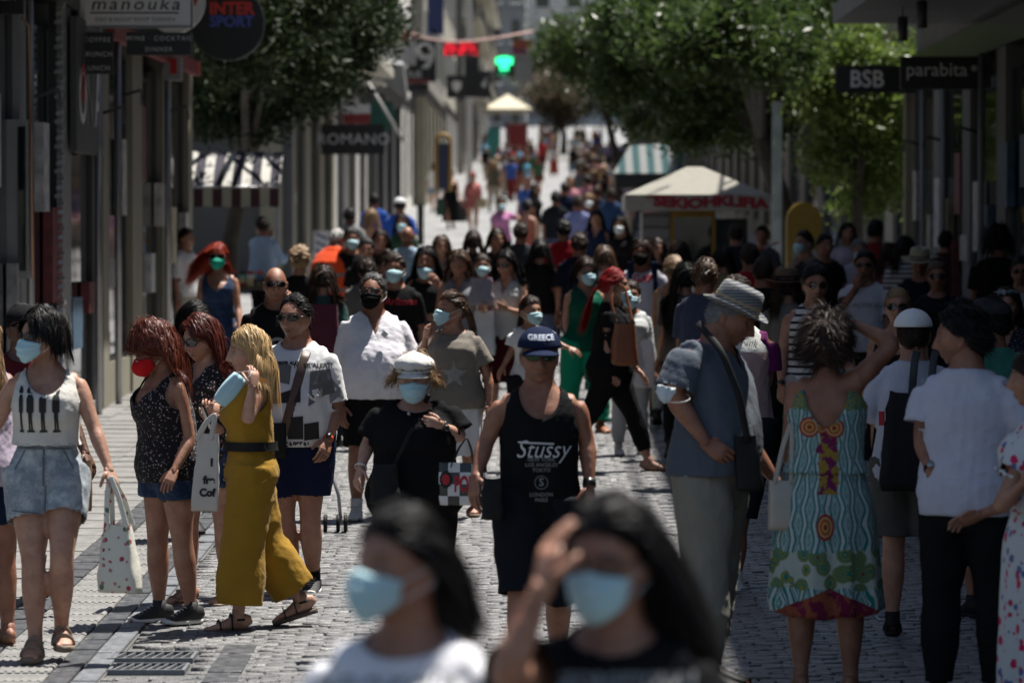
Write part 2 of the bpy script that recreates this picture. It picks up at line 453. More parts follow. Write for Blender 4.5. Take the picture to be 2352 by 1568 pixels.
        if q < 2:
            lip = np.exp(-(X / .021) ** 4) * np.exp(-((Z + .0615) / .0085) ** 4)
            paint(lip * .6, face.get('lips', (.34, .14, .115)))
            paint(np.exp(-(X / .02) ** 4) * np.exp(-((Z + .0615) / .0016) ** 2), (.08, .03, .03))
            bx = np.abs(X); bz = .031 - .10 * (bx - .02) ** 1 * (bx > .035) * 1.0 * .6
            paint(np.exp(-((bx - .031) / .018) ** 6) * np.exp(-((Z - bz) / .0038) ** 2) * .85, face.get('brow', (.05, .03, .02)))
            ex = (bx - .031) / .0135; ez = (Z - .0135) / .0052
            paint(np.clip(1.6 - (ex ** 2 + ez ** 2) * 1.1, 0, 1) * .9, (.05, .03, .025))
            paint(np.clip(1.3 - ((bx - .031) / .011) ** 2 - ((Z - .0125) / .0036) ** 2, 0, 1), (.5, .46, .43))
            paint(np.clip(1.6 - ((bx - .031) / .0048) ** 2 - ((Z - .013) / .0048) ** 2, 0, 1), (.03, .02, .015))
            if face.get('stubble'):
                st = (Z < -.03) * np.clip((-.03 - Z) / .02, 0, 1) * (1 - np.exp(-((X) / .02) ** 4) * np.exp(-((Z + .0615) / .010) ** 4))
                m = st * face['stubble'] * (Y > -.02); c = np.array((.06, .045, .04))
                col[:, :3] = np.where(m[:, None] > col[:, 3:4], c, col[:, :3]); col[:, 3] = np.maximum(col[:, 3], m)
        V = s.h2w(P)
        parts = [(V, F, col)]
        for sg in (1, -1):
            e, f = sphere((0, 0, 0), (.006, .017, .030), 10 if q else 14, 8)
            X, Y, Z = e.T; e = np.stack([X * (1 + 0 * Z), Y + Z * -.25, Z], 1)
            bowl = (np.abs(X) > 0) * 0
            a = math.radians(22) * sg; c_, s_ = math.cos(a), math.sin(a)
            e = np.stack([e[:, 0] * c_ - e[:, 1] * s_ * 1.0, e[:, 0] * s_ + e[:, 1] * c_, e[:, 2]], 1) + np.array([.0755 * sg, -.012, -.006])
            parts.append((s.h2w(e), np.array(f), np.zeros((len(e), 4))))
        return parts
    def h2w(s, P):
        P = np.asarray(P, float).reshape(-1, 3) * s.hs
        return s.J['head'] + P[:, :1] * s.hr + P[:, 1:2] * s.hf + P[:, 2:3] * s.hu
    def handmesh(s, k, q=0, curl=.5, thumb=1, spread=0, flat=False, dirv=None, palm=None, openness=None):
        """palm block and five jointed fingers; palm = direction the palm faces"""
        J = s.J; H = s.H; fs = .9 if s.sex == 'f' else 1.0; w = J['wr' + k]; d = unit(dirv if dirv is not None else w - J['el' + k])
        body_c = J['chest'] * .5 + J['pel'] * .5
        if palm is None:
            palm = (body_c - w); palm[2] = 0
            palm = unit(palm) * .9 - s.F * .5
        n = unit(np.asarray(palm, float) - d * np.dot(palm, d))
        sd = np.cross(d, n)                       # across the palm
        # thumb side: forward (the person's front)
        if sd.dot(s.F) < 0 and abs(sd.dot(s.F)) > .2 or (abs(sd.dot(s.F)) <= .2 and sd.dot(U) < 0): sd = -sd
        L = .052 * H * fs; wd = .0225 * H * fs; th = .0085 * H * fs; mb = MB()
        ts = np.array([-.25, 0, .3, .7, 1.0])
        P = [w + d * L * t + n * .002 for t in ts]
        mb.add(*loft(P, wd * np.array([.68, .76, .95, 1.05, .98]), th * np.array([1.35, 1.3, 1.25, 1.05, .85]), sd, 12 if q else 16, power=2.6))
        if q < 2:
            nf = 6 if q else 8
            for i, (o, ln, r) in enumerate(((.74, .041, .0049), (.25, .046, .0051), (-.25, .043, .0049), (-.72, .034, .0044))):
                base = w + d * L * (1.0 - .06 * abs(i - 1)) + sd * wd * o * .98
                a = 0; p = base - d * .008 * H; pts = [p, base]; dd = unit(d + sd * o * (.10 + spread * .35))
                segs = (.46, .32, .26)
                for j, sg in enumerate(segs):
                    a += curl * (.55, .75, .55)[j] * (1 + .12 * i)
                    v = dd * math.cos(a) + n * math.sin(a); p = pts[-1] + v * ln * H * fs * sg
                    pts.append((pts[-1] + p) / 2); pts.append(p)
                rr = np.array([1.05, 1.1, 1.0, 1.05, .92, .96, .85, .62])[:len(pts)] * r * H * fs
                mb.add(*loft(pts, rr, rr * .95, sd, nf))
            p0 = w + d * L * .12 + sd * wd * .62; tv = unit(d * .75 + sd * (.8 if thumb < 1.5 else .3) + n * .35 * thumb)
            p1 = p0 + tv * .020 * H * fs; tv2 = unit(d * .95 + sd * .35 * (1 if thumb < 1.5 else -.2) + n * .35 * (1 + curl)); p2 = p1 + tv2 * .018 * H * fs; p3 = p2 + unit(tv2 + n * .25 * curl - sd * .15) * .014 * H * fs
            pts = [p0, (p0 + p1) / 2, p1, (p1 + p2) / 2, p2, (p2 + p3) / 2, p3]
            rr = np.array([.0085, .0078, .0066, .0058, .0058, .0054, .0036]) * H * fs
            mb.add(*loft(pts, rr, rr, n, nf))
        else:
            mb.add(*loft([w + d * L * .9, w + d * L * 1.5 + n * .01, w + d * L * 1.8 + n * .03], [wd * .9, wd * .8, wd * .5], [th, th * .8, th * .6], sd, 8))
        return mb.all()
    def footframe(s, k, toe=None):
        J = s.J; an = J['an' + k]; p = math.radians(s.__dict__['pitch' + k])
        out = .12 * (1 if k == 'R' else -1)
        fd = unit(s.F + s.R * out) if toe is None else unit(np.array([toe[0], toe[1], 0.]))
        f = fd * math.cos(p) - U * math.sin(p); u = fd * math.sin(p) + U * math.cos(p); sd = np.cross(f, u)
        return an, f, u, sd
    def footmesh(s, k, q=0, toe=None, grow=0, toes=True):
        an, f, u, sd = s.footframe(k, toe); H = s.H; fs = .93 if s.sex == 'f' else 1.0
        h = .042 * H; mb = MB()
        ts = np.array([-.040, -.032, -.012, .02, .055, .085, .102, .112]) * H * fs
        hh = np.array([.016, .026, .030, .024, .016, .0105, .0075, .005]) * H; ww = np.array([.012, .019, .0205, .021, .0255, .027, .024, .016]) * H * fs
        P = [an + f * t + u * (-h + b + .003) for t, b in zip(ts, hh)]
        mb.add(*loft(P, ww + grow, hh + grow * .7, sd, 14 if q < 2 else 8, power=2.2))
        mb.add(*loft([an + u * .03 * H, an, an - u * .02 * H + f * .008 * H], np.array([.0205, .0215, .024]) * H + grow * .6, None, None, 12))
        if toes and q == 0 and grow == 0:
            for i, o in enumerate((-.8, -.38, .02, .40, .75)):
                big = (o == -.8); o2 = o * (1 if k == 'L' else -1) * -1
                b = an + f * (.098 - .004 * i) * H * fs + sd * o2 * .021 * H + u * (-h + .008 * H); r = (.0075 if big else .0052) * H
                mb.add(*loft([b, b + f * .012 * H, b + f * .021 * H - u * .002 * H], [r, r, r * .6], None, sd, 8))
        return mb.all()
def headshape(x, y, z, sex='m'):
    sm = lambda a, b, v: np.clip((v - a) / (b - a), 0, 1) ** 2 * (3 - 2 * np.clip((v - a) / (b - a), 0, 1))
    j = sm(-.005, -.105, z) if False else sm(0, 1, np.clip((-z - .01) / .10, 0, 1))
    jx = .30 if sex == 'f' else .20
    x = x * (1 - jx * j); back = y < 0
    y = np.where(back, y * (1 - .50 * j), y * (1 - .04 * j))
    # square off the chin, widen the crown a little behind
    x = x * (1 + .05 * np.exp(-((z - .04) / .05) ** 2) * np.clip(-y / .09, 0, 1))
    fr = np.clip(y / .05, 0, 1)
    y = y + fr * (-.010 * np.exp(-(x / .05) ** 2) * sm(.03, .11, z))
    lowf = np.clip((-z - .07) / .045, 0, 1); y = y + fr * .022 * lowf * np.exp(-(x / .035) ** 2); z = np.where(z < -.07, -.07 + (z + .07) * .86, z)
    prof = sm(.022, -.030, z) * (z > -.042) if False else np.clip((.026 - z) / .056, 0, 1) ** 1.25 * (1 - sm(0, 1, np.clip((-z - .030) / .014, 0, 1)))
    y = y + fr * .027 * prof * np.exp(-(np.abs(x) / (.0095 + .006 * prof)) ** 2.2)
    y = y + fr * .005 * np.exp(-((np.abs(x) - .014) / .006) ** 2 - ((z + .032) / .008) ** 2)
    y = y - fr * .012 * np.exp(-((np.abs(x) - .031) / .015) ** 2 - ((z - .012) / .012) ** 2)
    y = y + fr * .004 * np.exp(-((np.abs(x) - .030) / .022) ** 2 - ((z - .032) / .007) ** 2)
    y = y + fr * .005 * np.exp(-((np.abs(x) - .045) / .016) ** 2 - ((z + .016) / .016) ** 2)
    y = y - fr * .004 * np.exp(-((np.abs(x) - .040) / .014) ** 2 - ((z + .055) / .02) ** 2)
    y = y + fr * .006 * np.exp(-(x / .022) ** 2) * (np.exp(-((z + .0565) / .0045) ** 2) + 1.05 * np.exp(-((z + .067) / .0055) ** 2))
    y = y - fr * .003 * np.exp(-(x / .02) ** 2) * np.exp(-((z + .0795) / .006) ** 2)
    return np.stack([x, y, z], -1)
# ------------------------------------------------------------------ clothes, hair and things worn
VOX = (.0115, .018, .03)
def shirt(s, q=0, sleeve=.55, neck='crew', hem=-.10, loose=1.0, amp=1.0, seed=1, armhole=1.0, drop=0, sl_ease=1.0, cuff=0, hang=.9, back='same', hemcurve=0):
    H, J = s.H, s.J; vox = VOX[q]; mb = MB()
    e = ([-.3, 0, .27, .6, .8, .92, 1.1], [v * loose for v in (.016, .015, .014, .0075)] + [.0068, .0068, .005], hang * min(loose, 1.02) if hang else 0)
    mb.add(*s.torso(e, -.30, 1.06, n=30))
    if s.sex == 'f':
        for sg in (1, -1):
            c = J['waist'] * .16 + J['chest'] * .84 + s.Rs * sg * .040 * H + s.Fs * (.054 * H * s.g)
            mb.add(*sphere(c, .042 * H * (.5 + .5 * s.g)))
    if sleeve > 0:
        ar = s.arm_r()
        for k in 'RL':
            mb.add(*s.limb('sh' + k, 'el' + k, 'wr' + k, ar, -.05, min(1.98, sleeve + .14), ease=.0058, flare=(.012 if sleeve < 1 else .004) * sl_ease, n=18))
            sh = J['sh' + k]; cst = J['chest'] + s.up * .050 * H
            mb.add(*loft([cst, cst * .45 + sh * .55, sh], [.056 * H, .045 * H, .0390 * H], None, None, 12))
    V, F = remesh(*mb.all(), vox, 3 if q == 0 else 2)
    hz = J['pel'][2] + hem * (J['neck'][2] - J['pel'][2])
    N = J['neck'] - s.up * .012 * H + s.Fs * .012 * H
    cfg = {'crew': (.052, .050, .030, 0), 'wide': (.066, .055, .036, 0), 'v': (.048, .046, .022, .085), 'scoop': (.062, .058, .060, 0), 'deep': (.058, .060, .085, 0),
           'tank': (.058, .060, .082, 0), 'strap': (.066, .085, .110, 0), 'collar': (.044, .044, .012, .05)}[neck]
    rx, ry, rz, vd = [c * H for c in cfg]
    def f(P):
        D = P - N; x = D @ s.Rs; y = D @ s.Fs; z = D @ s.up
        rzz = np.where(z > 0, .2 * H, rz)
        if back != 'same': rzz = np.where((y < -.01) & (z <= 0), back * H, rzz)
        zb = np.where(y > 0, z + 0, z + rz * .35) if back == 'same' else z
        d = np.sqrt((x / rx) ** 2 + (y / (ry if neck not in ('tank', 'strap', 'deep') and back == 'same' else .3)) ** 2 + (zb / rzz) ** 2)
        a = (1 - d) * rx
        if vd:
            fv = np.minimum((z + vd) * .36 - np.abs(x), y - .01); a = np.maximum(a, fv)
        a = np.maximum(a, z - .045 * H); rh = s.rho(P) if sleeve > 0 else None
        a = np.maximum(a, hz + hemcurve * np.abs((P - J['pel']) @ s.R) - P[:, 2])
        for k, sg in (('R', 1), ('L', -1)):
            A, B, C = J['sh' + k], J['el' + k], J['wr' + k]
            if sleeve > 0:
                d1, t1 = segdist(P, A, B); d2, t2 = segdist(P, B, C)
                L = np.linalg.norm(B - A)
                if sleeve <= 1: m = (d1 < .055 * H * (.6 + .4 * s.g)) & (t1 > L * (sleeve - .3)) & (rh > 1.12); a = np.where(m, np.maximum(a, t1 - L * sleeve), a)
                else:
                    L2 = np.linalg.norm(C - B); m = (d2 < .045 * H) & (rh > 1.1) & (t2 > L2 * (sleeve - 1.3)); a = np.where(m, np.maximum(a, t2 - L2 * (sleeve - 1)), a)
            else:
                c = A + s.Rs * sg * (.050 - .012 * (armhole - 1)) * H - s.up * .012 * H; D = P - c
                x = D @ s.Rs; y = D @ s.Fs; z = D @ s.up
                r = .058 * H * armhole; a = np.maximum(a, r - np.sqrt(x ** 2 + (y * .8) ** 2 + (z / np.where(z > 0, 1.6, 1.25)) ** 2))
        return a
    V, F = trim(V, F, f, vox)
    n = vnormals(V, F)
    zz = np.clip((J['neck'][2] - V[:, 2]) / (.33 * H), 0, 1)
    V = V + n * (folds(V - J['pel'], seed, .0085 * amp, (1, 1, .55), 17) * (.35 + .65 * zz))[:, None]
    if q == 0: V = V + n * folds(V - J['pel'], seed + 9, .003 * amp, (1, 1, 1.3), 48)[:, None]
    return V, F
def trousers(s, q=0, length=1.85, ease=.008, flare=0, top=.17, amp=1.0, seed=2, cuffz=None, tight=False):
    H, J = s.H, s.J; vox = VOX[q]; mb = MB()
    e = ([-.3, 0, .27, .6], [min(ease, .009)] * 2 + [min(ease, .009) * .6] * 2)
    mb.add(*s.torso(e, -.30, top + .06, n=28))
    for k in 'RL':
        L = min(length + .12, 2.02)
        mb.add(*s.limb('hip' + k, 'kn' + k, 'an' + k, s.leg_r(), -.12, L, n=18, ease=ease, flare=flare))
    V, F = remesh(*mb.all(), vox, 2)
    tz = J['pel'][2] + top * (J['neck'][2] - J['pel'][2])
    def f(P):
        a = P[:, 2] - tz
        ds = {}
        for k in 'RL':
            d1, t1 = segdist(P, J['hip' + k], J['kn' + k]); d2, t2 = segdist(P, J['kn' + k], J['an' + k]); ds[k] = (np.minimum(d1, d2), t1, t2, d1, d2)
        for k, o in (('R', 'L'), ('L', 'R')):
            d, t1, t2, d1, d2 = ds[k]; near = d < ds[o][0]
            if length <= 1:
                L = np.linalg.norm(J['kn' + k] - J['hip' + k]); m = near & (t1 > L * .5)
                a = np.where(m, np.maximum(a, t1 - L * length), a)
            else:
                L = np.linalg.norm(J['an' + k] - J['kn' + k]); m = near & (t2 > 0) & (d2 <= d1 + 1e-4)
                a = np.where(m, np.maximum(a, t2 - L * (length - 1)), a)
        return a
    V, F = trim(V, F, f, vox); n = vnormals(V, F)
    V = V + n * (folds(V - J['pel'], seed, .008 * amp, (1, 1, .8), 16))[:, None]
    if q == 0: V = V + n * folds(V - J['pel'], seed + 5, .0018 * amp, (1, 1, 1.4), 44)[:, None]
    return V, F
def skirt(s, q=0, top=.3, zlo=.5, w0=1.0, w1=.17, d1=None, pleat=.012, npl=13, seed=3, shift=(0, 0), nz=26, amp=1.0, asym=0, power=1.0, lowoff=0):
    """open cloth tube from the waist down to zlo (fraction of H); w1, d1 half axes at the hem (fractions of H)"""
    H, J = s.H, s.J; d1 = d1 or w1 * .8; n = (84, 48, 24)[q]
    R_ = np.random.RandomState(seed)
    zt = J['pel'][2] + top * (J['neck'][2] - J['pel'][2]); zl = zlo * H
    c0 = J['pel'] + (J['waist'] - J['pel']) * min(1, top / .27); V = []; th = np.linspace(0, 2 * PI, n, endpoint=False)
    ph = R_.uniform(0, 6, 4)
    at = (.074 if s.sex == 'f' else .086) * H * s.g * w0 + .008 * H; bt = at * .80
    ah = .110 * H * s.g + .006 * H; bh = .080 * H * s.g + .008 * H
    rows = np.linspace(0, 1, nz); end = (J['anR'] + J['anL']) * .5 * .6 + (J['knR'] + J['knL']) * .5 * .4
    for r in rows:
        z = zt + (zl - zt) * r; hipr = np.clip((zt - z) / max(.05, (zt - J['pel'][2] + .03 * H)), 0, 1)
        hs = hipr * hipr * (3 - 2 * hipr)
        a = at + (ah - at) * hs; b = bt + (bh - bt) * hs
        lw = np.clip((J['pel'][2] - z) / max(.05, J['pel'][2] - zl), 0, 1) ** power
        a = a + (w1 * H - ah) * lw; b = b + (d1 * H - bh) * lw
        c = c0 + (J['pel'] - c0) * hs; c = c + (end - J['pel']) * np.array([1, 1, 0]) * lw * .6
        p = pleat * H * (.15 + .85 * lw) * (np.sin(npl * th + ph[0] + 1.1 * np.sin(2 * th + ph[1]) + .8 * r) * .7 + .5 * np.sin((npl // 2 + 1) * th + ph[2] - .9 * r))
        p += pleat * .25 * H * np.sin(3 * npl * th + ph[3]) * lw
        ca, sa = np.cos(th), np.sin(th)
        zz = z + asym * H * lw * (np.abs(ca) ** 3) * -1 + .004 * H * np.sin(npl * th) * lw
        ring = c[None, :2] + (a + p)[:, None] * ca[:, None] * s.R[None, :2] + (b + p)[:, None] * sa[:, None] * s.F[None, :2]
        ring = ring + np.array(shift)[None] * lw * H
        V.append(np.column_stack([ring, np.broadcast_to(zz, (n,))]))
    V = np.vstack(V)
    F = np.array([(i * n + j, i * n + (j + 1) % n, (i + 1) * n + (j + 1) % n, (i + 1) * n + j) for i in range(nz - 1) for j in range(n)])
    N = vnormals(V, F); V = V + N * folds(V, seed + 3, .004 * amp, (1, 1, .35), 20)[:, None]
    return V, F
def joinVF(*parts):
    V = np.vstack([p[0] for p in parts]); F = []; n = 0
    for v, f in parts:
        F.append(np.asarray(f) + n); n += len(v)
    return V, np.vstack(F)
def hairline(x, y, z, style):
    az = np.arctan2(np.abs(x), y)     # 0 front .. pi back
    fr = {'male': .078, 'recede': .092}.get(style, .074)
    return np.interp(az, [0, .55, .95, 1.25, 1.75, 2.2, PI], [fr, fr - .012, .045, .02, .006, -.045, -.068])
def hair(s, q=0, style='short', length=.06, thick=.012, mat=None, seed=5, curl=0, root=None, tie=(-.105, .02), part=.01, n=None, vol=1.0, line='f', fwd=0, blow=(0, 0, 0)):
    R_ = np.random.RandomState(seed); H = s.H; V_, F_ = [], []; nn = 0
    nu, nv = ((72, 50), (40, 28), (18, 12))[q]
    az = np.linspace(-PI, PI, nu, endpoint=False); el = np.linspace(-PI / 2, PI / 2, nv + 1); A, E = np.meshgrid(az, el)
    x = np.sin(A) * np.cos(E); y = np.cos(A) * np.cos(E); z = np.sin(E)
    P = headshape(x * .075, y * .095, z * .116, s.sex).reshape(-1, 3); Nn = np.stack([x / .075, y / .095, z / .116], -1).reshape(-1, 3); Nn /= np.linalg.norm(Nn, axis=1, keepdims=True)
    zl = hairline(P[:, 0], P[:, 1], P[:, 2], line); m = np.clip((P[:, 2] - zl) / .022, 0, 1)
    lump = .25 * np.sin(P[:, 0] * 90 + seed) * np.sin(P[:, 1] * 70) + .2 * np.sin(P[:, 2] * 110 + P[:, 0] * 60)
    P2 = P + Nn * (thick * (.25 + .75 * m ** .6) * (1 + (lump if style != 'buzz' else 0)) + .0015)[:, None] + np.array([0, -.25, .35]) * thick * (m ** 1)[:, None] * (0 if style == 'buzz' else vol)
    F = np.array([(i * nu + j, i * nu + (j + 1) % nu, (i + 1) * nu + (j + 1) % nu, (i + 1) * nu + j) for i in range(nv) for j in range(nu)])
    keep = (P[:, 2] > zl)[F].sum(1) >= 3; F = F[keep]
    V_.append(s.h2w(P2)); F_.append(F); nn += len(P2)
    if style != 'buzz' or q == 0:
        ns = n or {'short': (2400, 400, 60), 'buzz': (500, 0, 0)}.get(style, (3800, 560, 90))[q]
        ok = np.where(m > .02)[0] if style != 'buzz' else np.where(m > .05)[0]
        idx = R_.choice(ok, ns); r0 = P2[idx] + R_.normal(size=(ns, 3)) * .002; nrm = Nn[idx]
        L = length * R_.uniform(.75, 1.1, ns); step = (.016, .022, .04)[q] if length > .09 else length / 3.5
        K = int(np.clip(np.ceil(length * 1.1 / step), 2, 40))
        side0 = np.sign(r0[:, 0] - part) ; side0[side0 == 0] = 1
        W2L = lambda v: np.array([np.dot(v, s.hr), np.dot(v, s.hf), np.dot(v, s.hu)])
        grav = W2L(np.array([0, 0, -1.])); bl = W2L(np.array(blow, float))
        cr = [(W2L(s.J[a] - s.J['head']) / s.hs, W2L(s.J[b] - s.J['head']) / s.hs, r) for a, b, r in
              (('hbase', 'neck', .056), ('neck', 'shR', .066 * s.g), ('neck', 'shL', .066 * s.g), ('neck', 'chest', .125 * s.g), ('shR', 'elR', .06), ('shL', 'elL', .06))]
        if style in ('pony', 'bun'):
            T = np.array([0, tie[0], tie[1]]); D = T - r0
        elif style == 'back': D = np.tile([0, -1., -.1], (ns, 1))
        else:
            D = np.stack([side0 * (.9 if style != 'short' else .35) * np.ones(ns), (-.35 + fwd * 1.4) * np.ones(ns), -.1 * np.ones(ns)], 1)
            if style == 'short': D = D + np.array([0, (-.7 if fwd == 0 else .9 * fwd), 0])
        D = D - nrm * (D * nrm).sum(1, keepdims=True); D = D / (np.linalg.norm(D, axis=1, keepdims=True) + 1e-9) + nrm * (.10 + .5 * curl) + R_.normal(size=D.shape) * (.13 + .45 * curl)
        p = r0.copy(); pts = [p.copy()]; phase = R_.uniform(0, 6, (ns, 1)); clump = np.sin(r0 @ np.array([130, 60, 40.]) + seed)[:, None]
        seglen = (L / K)[:, None]; reach = np.zeros(ns, bool)
        for i in range(K):
            D = D / (np.linalg.norm(D, axis=1, keepdims=True) + 1e-9)
            p = p + D * seglen
            w = curl * .9 * np.stack([np.sin(i * 1.5 + phase[:, 0]), np.cos(i * 1.5 + phase[:, 0]), np.sin(i * 1.1 + phase[:, 0] * 2)], 1)
            if style in ('pony', 'bun') and i < K:
                T_ = T - p; dT = np.linalg.norm(T_, axis=1); reach |= dT < .03
                tgt = np.where(reach[:, None], (grav * (1.0 if style == 'pony' else .1) + bl + R_.normal(size=D.shape) * (.25 if style == 'pony' else 1.2) + np.array([0, -.3, 0]) + w), T_ / (dT[:, None] + 1e-6))
                D = D * .45 + tgt * .55
            else:
                gk = .30 if length > .09 else (.10 if length < .055 else .3)
                D = D * (1 - gk) + (grav + bl) * gk + w * .35 + clump * np.array([.02, .02, 0])
            if style in ('down', 'back') and length > .15:      # keep the face clear
                lim = np.where(p[:, 2] < .045, .030 - .25 * np.clip(.045 - p[:, 2], 0, .08), 9.0); bad = p[:, 1] > lim
                p[bad, 1] += np.clip(lim[bad] - p[bad, 1], -.022, 0); p[bad, 0] = np.where(p[bad, 0] >= part * .5, 1, -1) * np.maximum(np.abs(p[bad, 0]), .070)
            # collisions with skull and shoulders
            q_ = p / np.array([.078, .099, .119]) / (1 + thick * 5.0); rr = np.linalg.norm(q_, axis=1, keepdims=True)
            p = np.where(rr < 1, p / (rr + 1e-9), p)
            if length > .09:
                for a, b, r in cr:
                    ab = b - a; t = np.clip(((p - a) @ ab) / (ab @ ab), 0, 1)[:, None]; d = p - (a + t * ab); dn = np.linalg.norm(d, axis=1, keepdims=True)
                    p = np.where(dn < r, a + t * ab + d / (dn + 1e-9) * r, p)
            pts.append(p.copy())
        Q = np.stack(pts, 1)                               # ns, K+1, 3
        T = np.gradient(Q, axis=1); O = Q - np.array([0, -.01, -.02]); S = np.cross(T, O); S /= (np.linalg.norm(S, axis=2, keepdims=True) + 1e-9)
        wd = (.0016, .0048, .014)[q] * (1.0 if length > .09 else .75) * (1 if style != 'buzz' else .5) * np.interp(np.linspace(0, 1, K + 1), [0, .15, .7, 1], [.7, 1, .85, .15])[None, :, None]
        wd = wd * R_.uniform(.6, 1.5, (ns, 1, 1))
        S = S + R_.normal(size=(ns, 1, 3)) * .25
        a, b = Q - S * wd, Q + S * wd; V = np.stack([a, b], 2).reshape(-1, 3)
        base = (np.arange(ns) * (K + 1) * 2)[:, None]; k = (np.arange(K) * 2)[None]
        F = np.stack([base + k, base + k + 1, base + k + 3, base + k + 2], -1).reshape(-1, 4)
        V_.append(s.h2w(V)); F_.append(F + nn); nn += len(V)
        if style == 'bun':
            v, f = sphere((0, tie[0] - .012, tie[1]), (.030, .026, .028), 16, 10); v = v + np.random.RandomState(3).normal(size=v.shape) * .002
            V_.append(s.h2w(v)); F_.append(np.array(f) + nn); nn += len(v)
            kk = 60 if q == 0 else 24
            for i in range(kk):     # wraps of the bun
                t = R_.uniform(0, 2 * PI); ax = unit(R_.normal(size=3)); uu = unit(np.cross(ax, [0, 0, 1.])); vv = np.cross(ax, uu)
                pp = [np.array([0, tie[0] - .012, tie[1]]) + (uu * math.cos(t + g) + vv * math.sin(t + g)) * np.array([.033, .028, .031]) for g in np.linspace(0, 2.2, 6)]
                v, f = loft(pp, [.0006, .002, .0024, .0024, .002, .0006], None, None, 4, cap=False)
                V_.append(s.h2w(v)); F_.append(np.array(f) + nn); nn += len(v)
    return np.vstack(V_), np.vstack([np.asarray(f) for f in F_])
def mask_vf(s, q=0, dz=0, dy=0, ffp=False, tilt=0, puff=0):
    nu, nv = ((26, 16), (14, 9), (8, 5))[q]
    u = np.linspace(-1, 1, nu); v = np.linspace(0, 1, nv); Ug, Vg = np.meshgrid(u, v); a = Ug * math.radians(76)
    yc = np.interp(Vg, [0, .25, .5, .75, 1.0], [.110, .130, .130, .122, .098]) + (.008 * np.sin(Vg * PI) if ffp else 0)
    xs = .0735 * (1 - .17 * Vg)
    x = xs * np.sin(a); y = .028 + (yc - .028) * np.cos(a) ** (.92 if not ffp else 1.0)
    if ffp: y = y + .012 * np.exp(-(Ug / .12) ** 2) * np.sin(Vg * PI)
    zt = .000 - .020 * np.abs(Ug) ** 1.3; zb = -.108 + .046 * np.abs(Ug) ** 1.7; z = zt + (zb - zt) * Vg
    if not ffp: y = y + .0042 * np.sin(Vg * 22) * (1 - Ug ** 4)
    z = z + .004 * np.exp(-(Ug / .1) ** 2) * (1 - Vg)
    P = np.stack([x, y + dy, z + dz], -1).reshape(-1, 3)
    P = P + np.random.RandomState(4).normal(size=P.shape) * .0006
    F = [(i * nu + j, i * nu + j + 1, (i + 1) * nu + j + 1, (i + 1) * nu + j) for i in range(nv - 1) for j in range(nu - 1)]
    return s.h2w(P), np.array(F)
def earloops(s, q=0, dz=0):
    mb = MB()
    out = []
    for sg in (1, -1):
        pts = [(.0665 * sg, .046, -.022 + dz), (.0765 * sg, .02, -.008 + dz * .5), (.084 * sg, -.018, .006), (.083 * sg, -.028, -.010), (.084 * sg, -.018, -.030), (.0765 * sg, .02, -.045 + dz * .5), (.0665 * sg, .046, -.060 + dz)]
        V, F = loft(pts, .0018, None, None, 5); out.append((s.h2w(V), F))
    return out
def shades(s, q=0, w=.026, h=.019, up=0, fwd=0, rim=.0016, round_=False, wrap=0):
    lens = MB(); fr = MB(); cz = .010 + up; cy = .1005 + fwd
    n = 20 if q == 0 else 10
    for sg in (1, -1):
        t = np.linspace(0, 2 * PI, n, endpoint=False); pw = 1.0 if round_ else .72
        cx = np.sign(np.cos(t)) * np.abs(np.cos(t)) ** pw * w; sx = np.sign(np.sin(t)) * np.abs(np.sin(t)) ** pw * h
        if not round_: sx = sx * (1 - .12 * (sx < 0) * (np.cos(t) * sg < 0))
        X = sg * .0335 + cx; Z = cz + sx; Y = cy - .55 * (X ** 2) / .075 - wrap * X ** 2 * 4
        ring = np.stack([X, Y, Z], 1)
        b = ring.mean(0) + np.array([0, .002, 0]); Vt = np.vstack([ring, ring * .5 + b * .5 + np.array([0, .0015, 0]), b])
        F = [(i, (i + 1) % n, n + (i + 1) % n, n + i) for i in range(n)] + [(n + i, n + (i + 1) % n, 2 * n) for i in range(n)]
        lens.add(s.h2w(Vt), F)
        rg = np.vstack([ring, ring[:2]]); fr.add(*loft(s.h2w(rg), rim * s.hs, None, None, 5, cap=False))
        e = ring[np.argmax(X * sg)]
        pts = [e, (.0755 * sg, e[1] - .012, cz + .005), (.082 * sg, -.005, .010 + up * 1.0), (.080 * sg, -.030, -.006 + up)]
        fr.add(*loft(s.h2w(pts), rim * 1.2 * s.hs, rim * 2.0 * s.hs, None, 6))
    fr.add(*loft(s.h2w([(-.010, cy - .001, cz + .006), (0, cy + .001, cz + .008), (.010, cy - .001, cz + .006)]), rim * s.hs, None, None, 5))
    return lens.all(), fr.all()
def text_vf(txt, size=.1, bold=0, shear=0, align='CENTER', extr=0, space=1.0):
    c = bpy.data.curves.new('t', 'FONT'); c.body = txt; c.size = size; c.offset = bold; c.shear = shear; c.extrude = extr
    c.align_x = align; c.align_y = 'CENTER'; c.space_character = space; c.resolution_u = 3
    o = bpy.data.objects.new('t', c); _TS.collection.objects.link(o); dg = bench_dg()
    me = bpy.data.meshes.new_from_object(o.evaluated_get(dg)); V = np.array([v.co[:] for v in me.vertices]).reshape(-1, 3); F = [tuple(p.vertices) for p in me.polygons]
    bpy.data.objects.remove(o); bpy.data.curves.remove(c); bpy.data.meshes.remove(me)
    return V, F
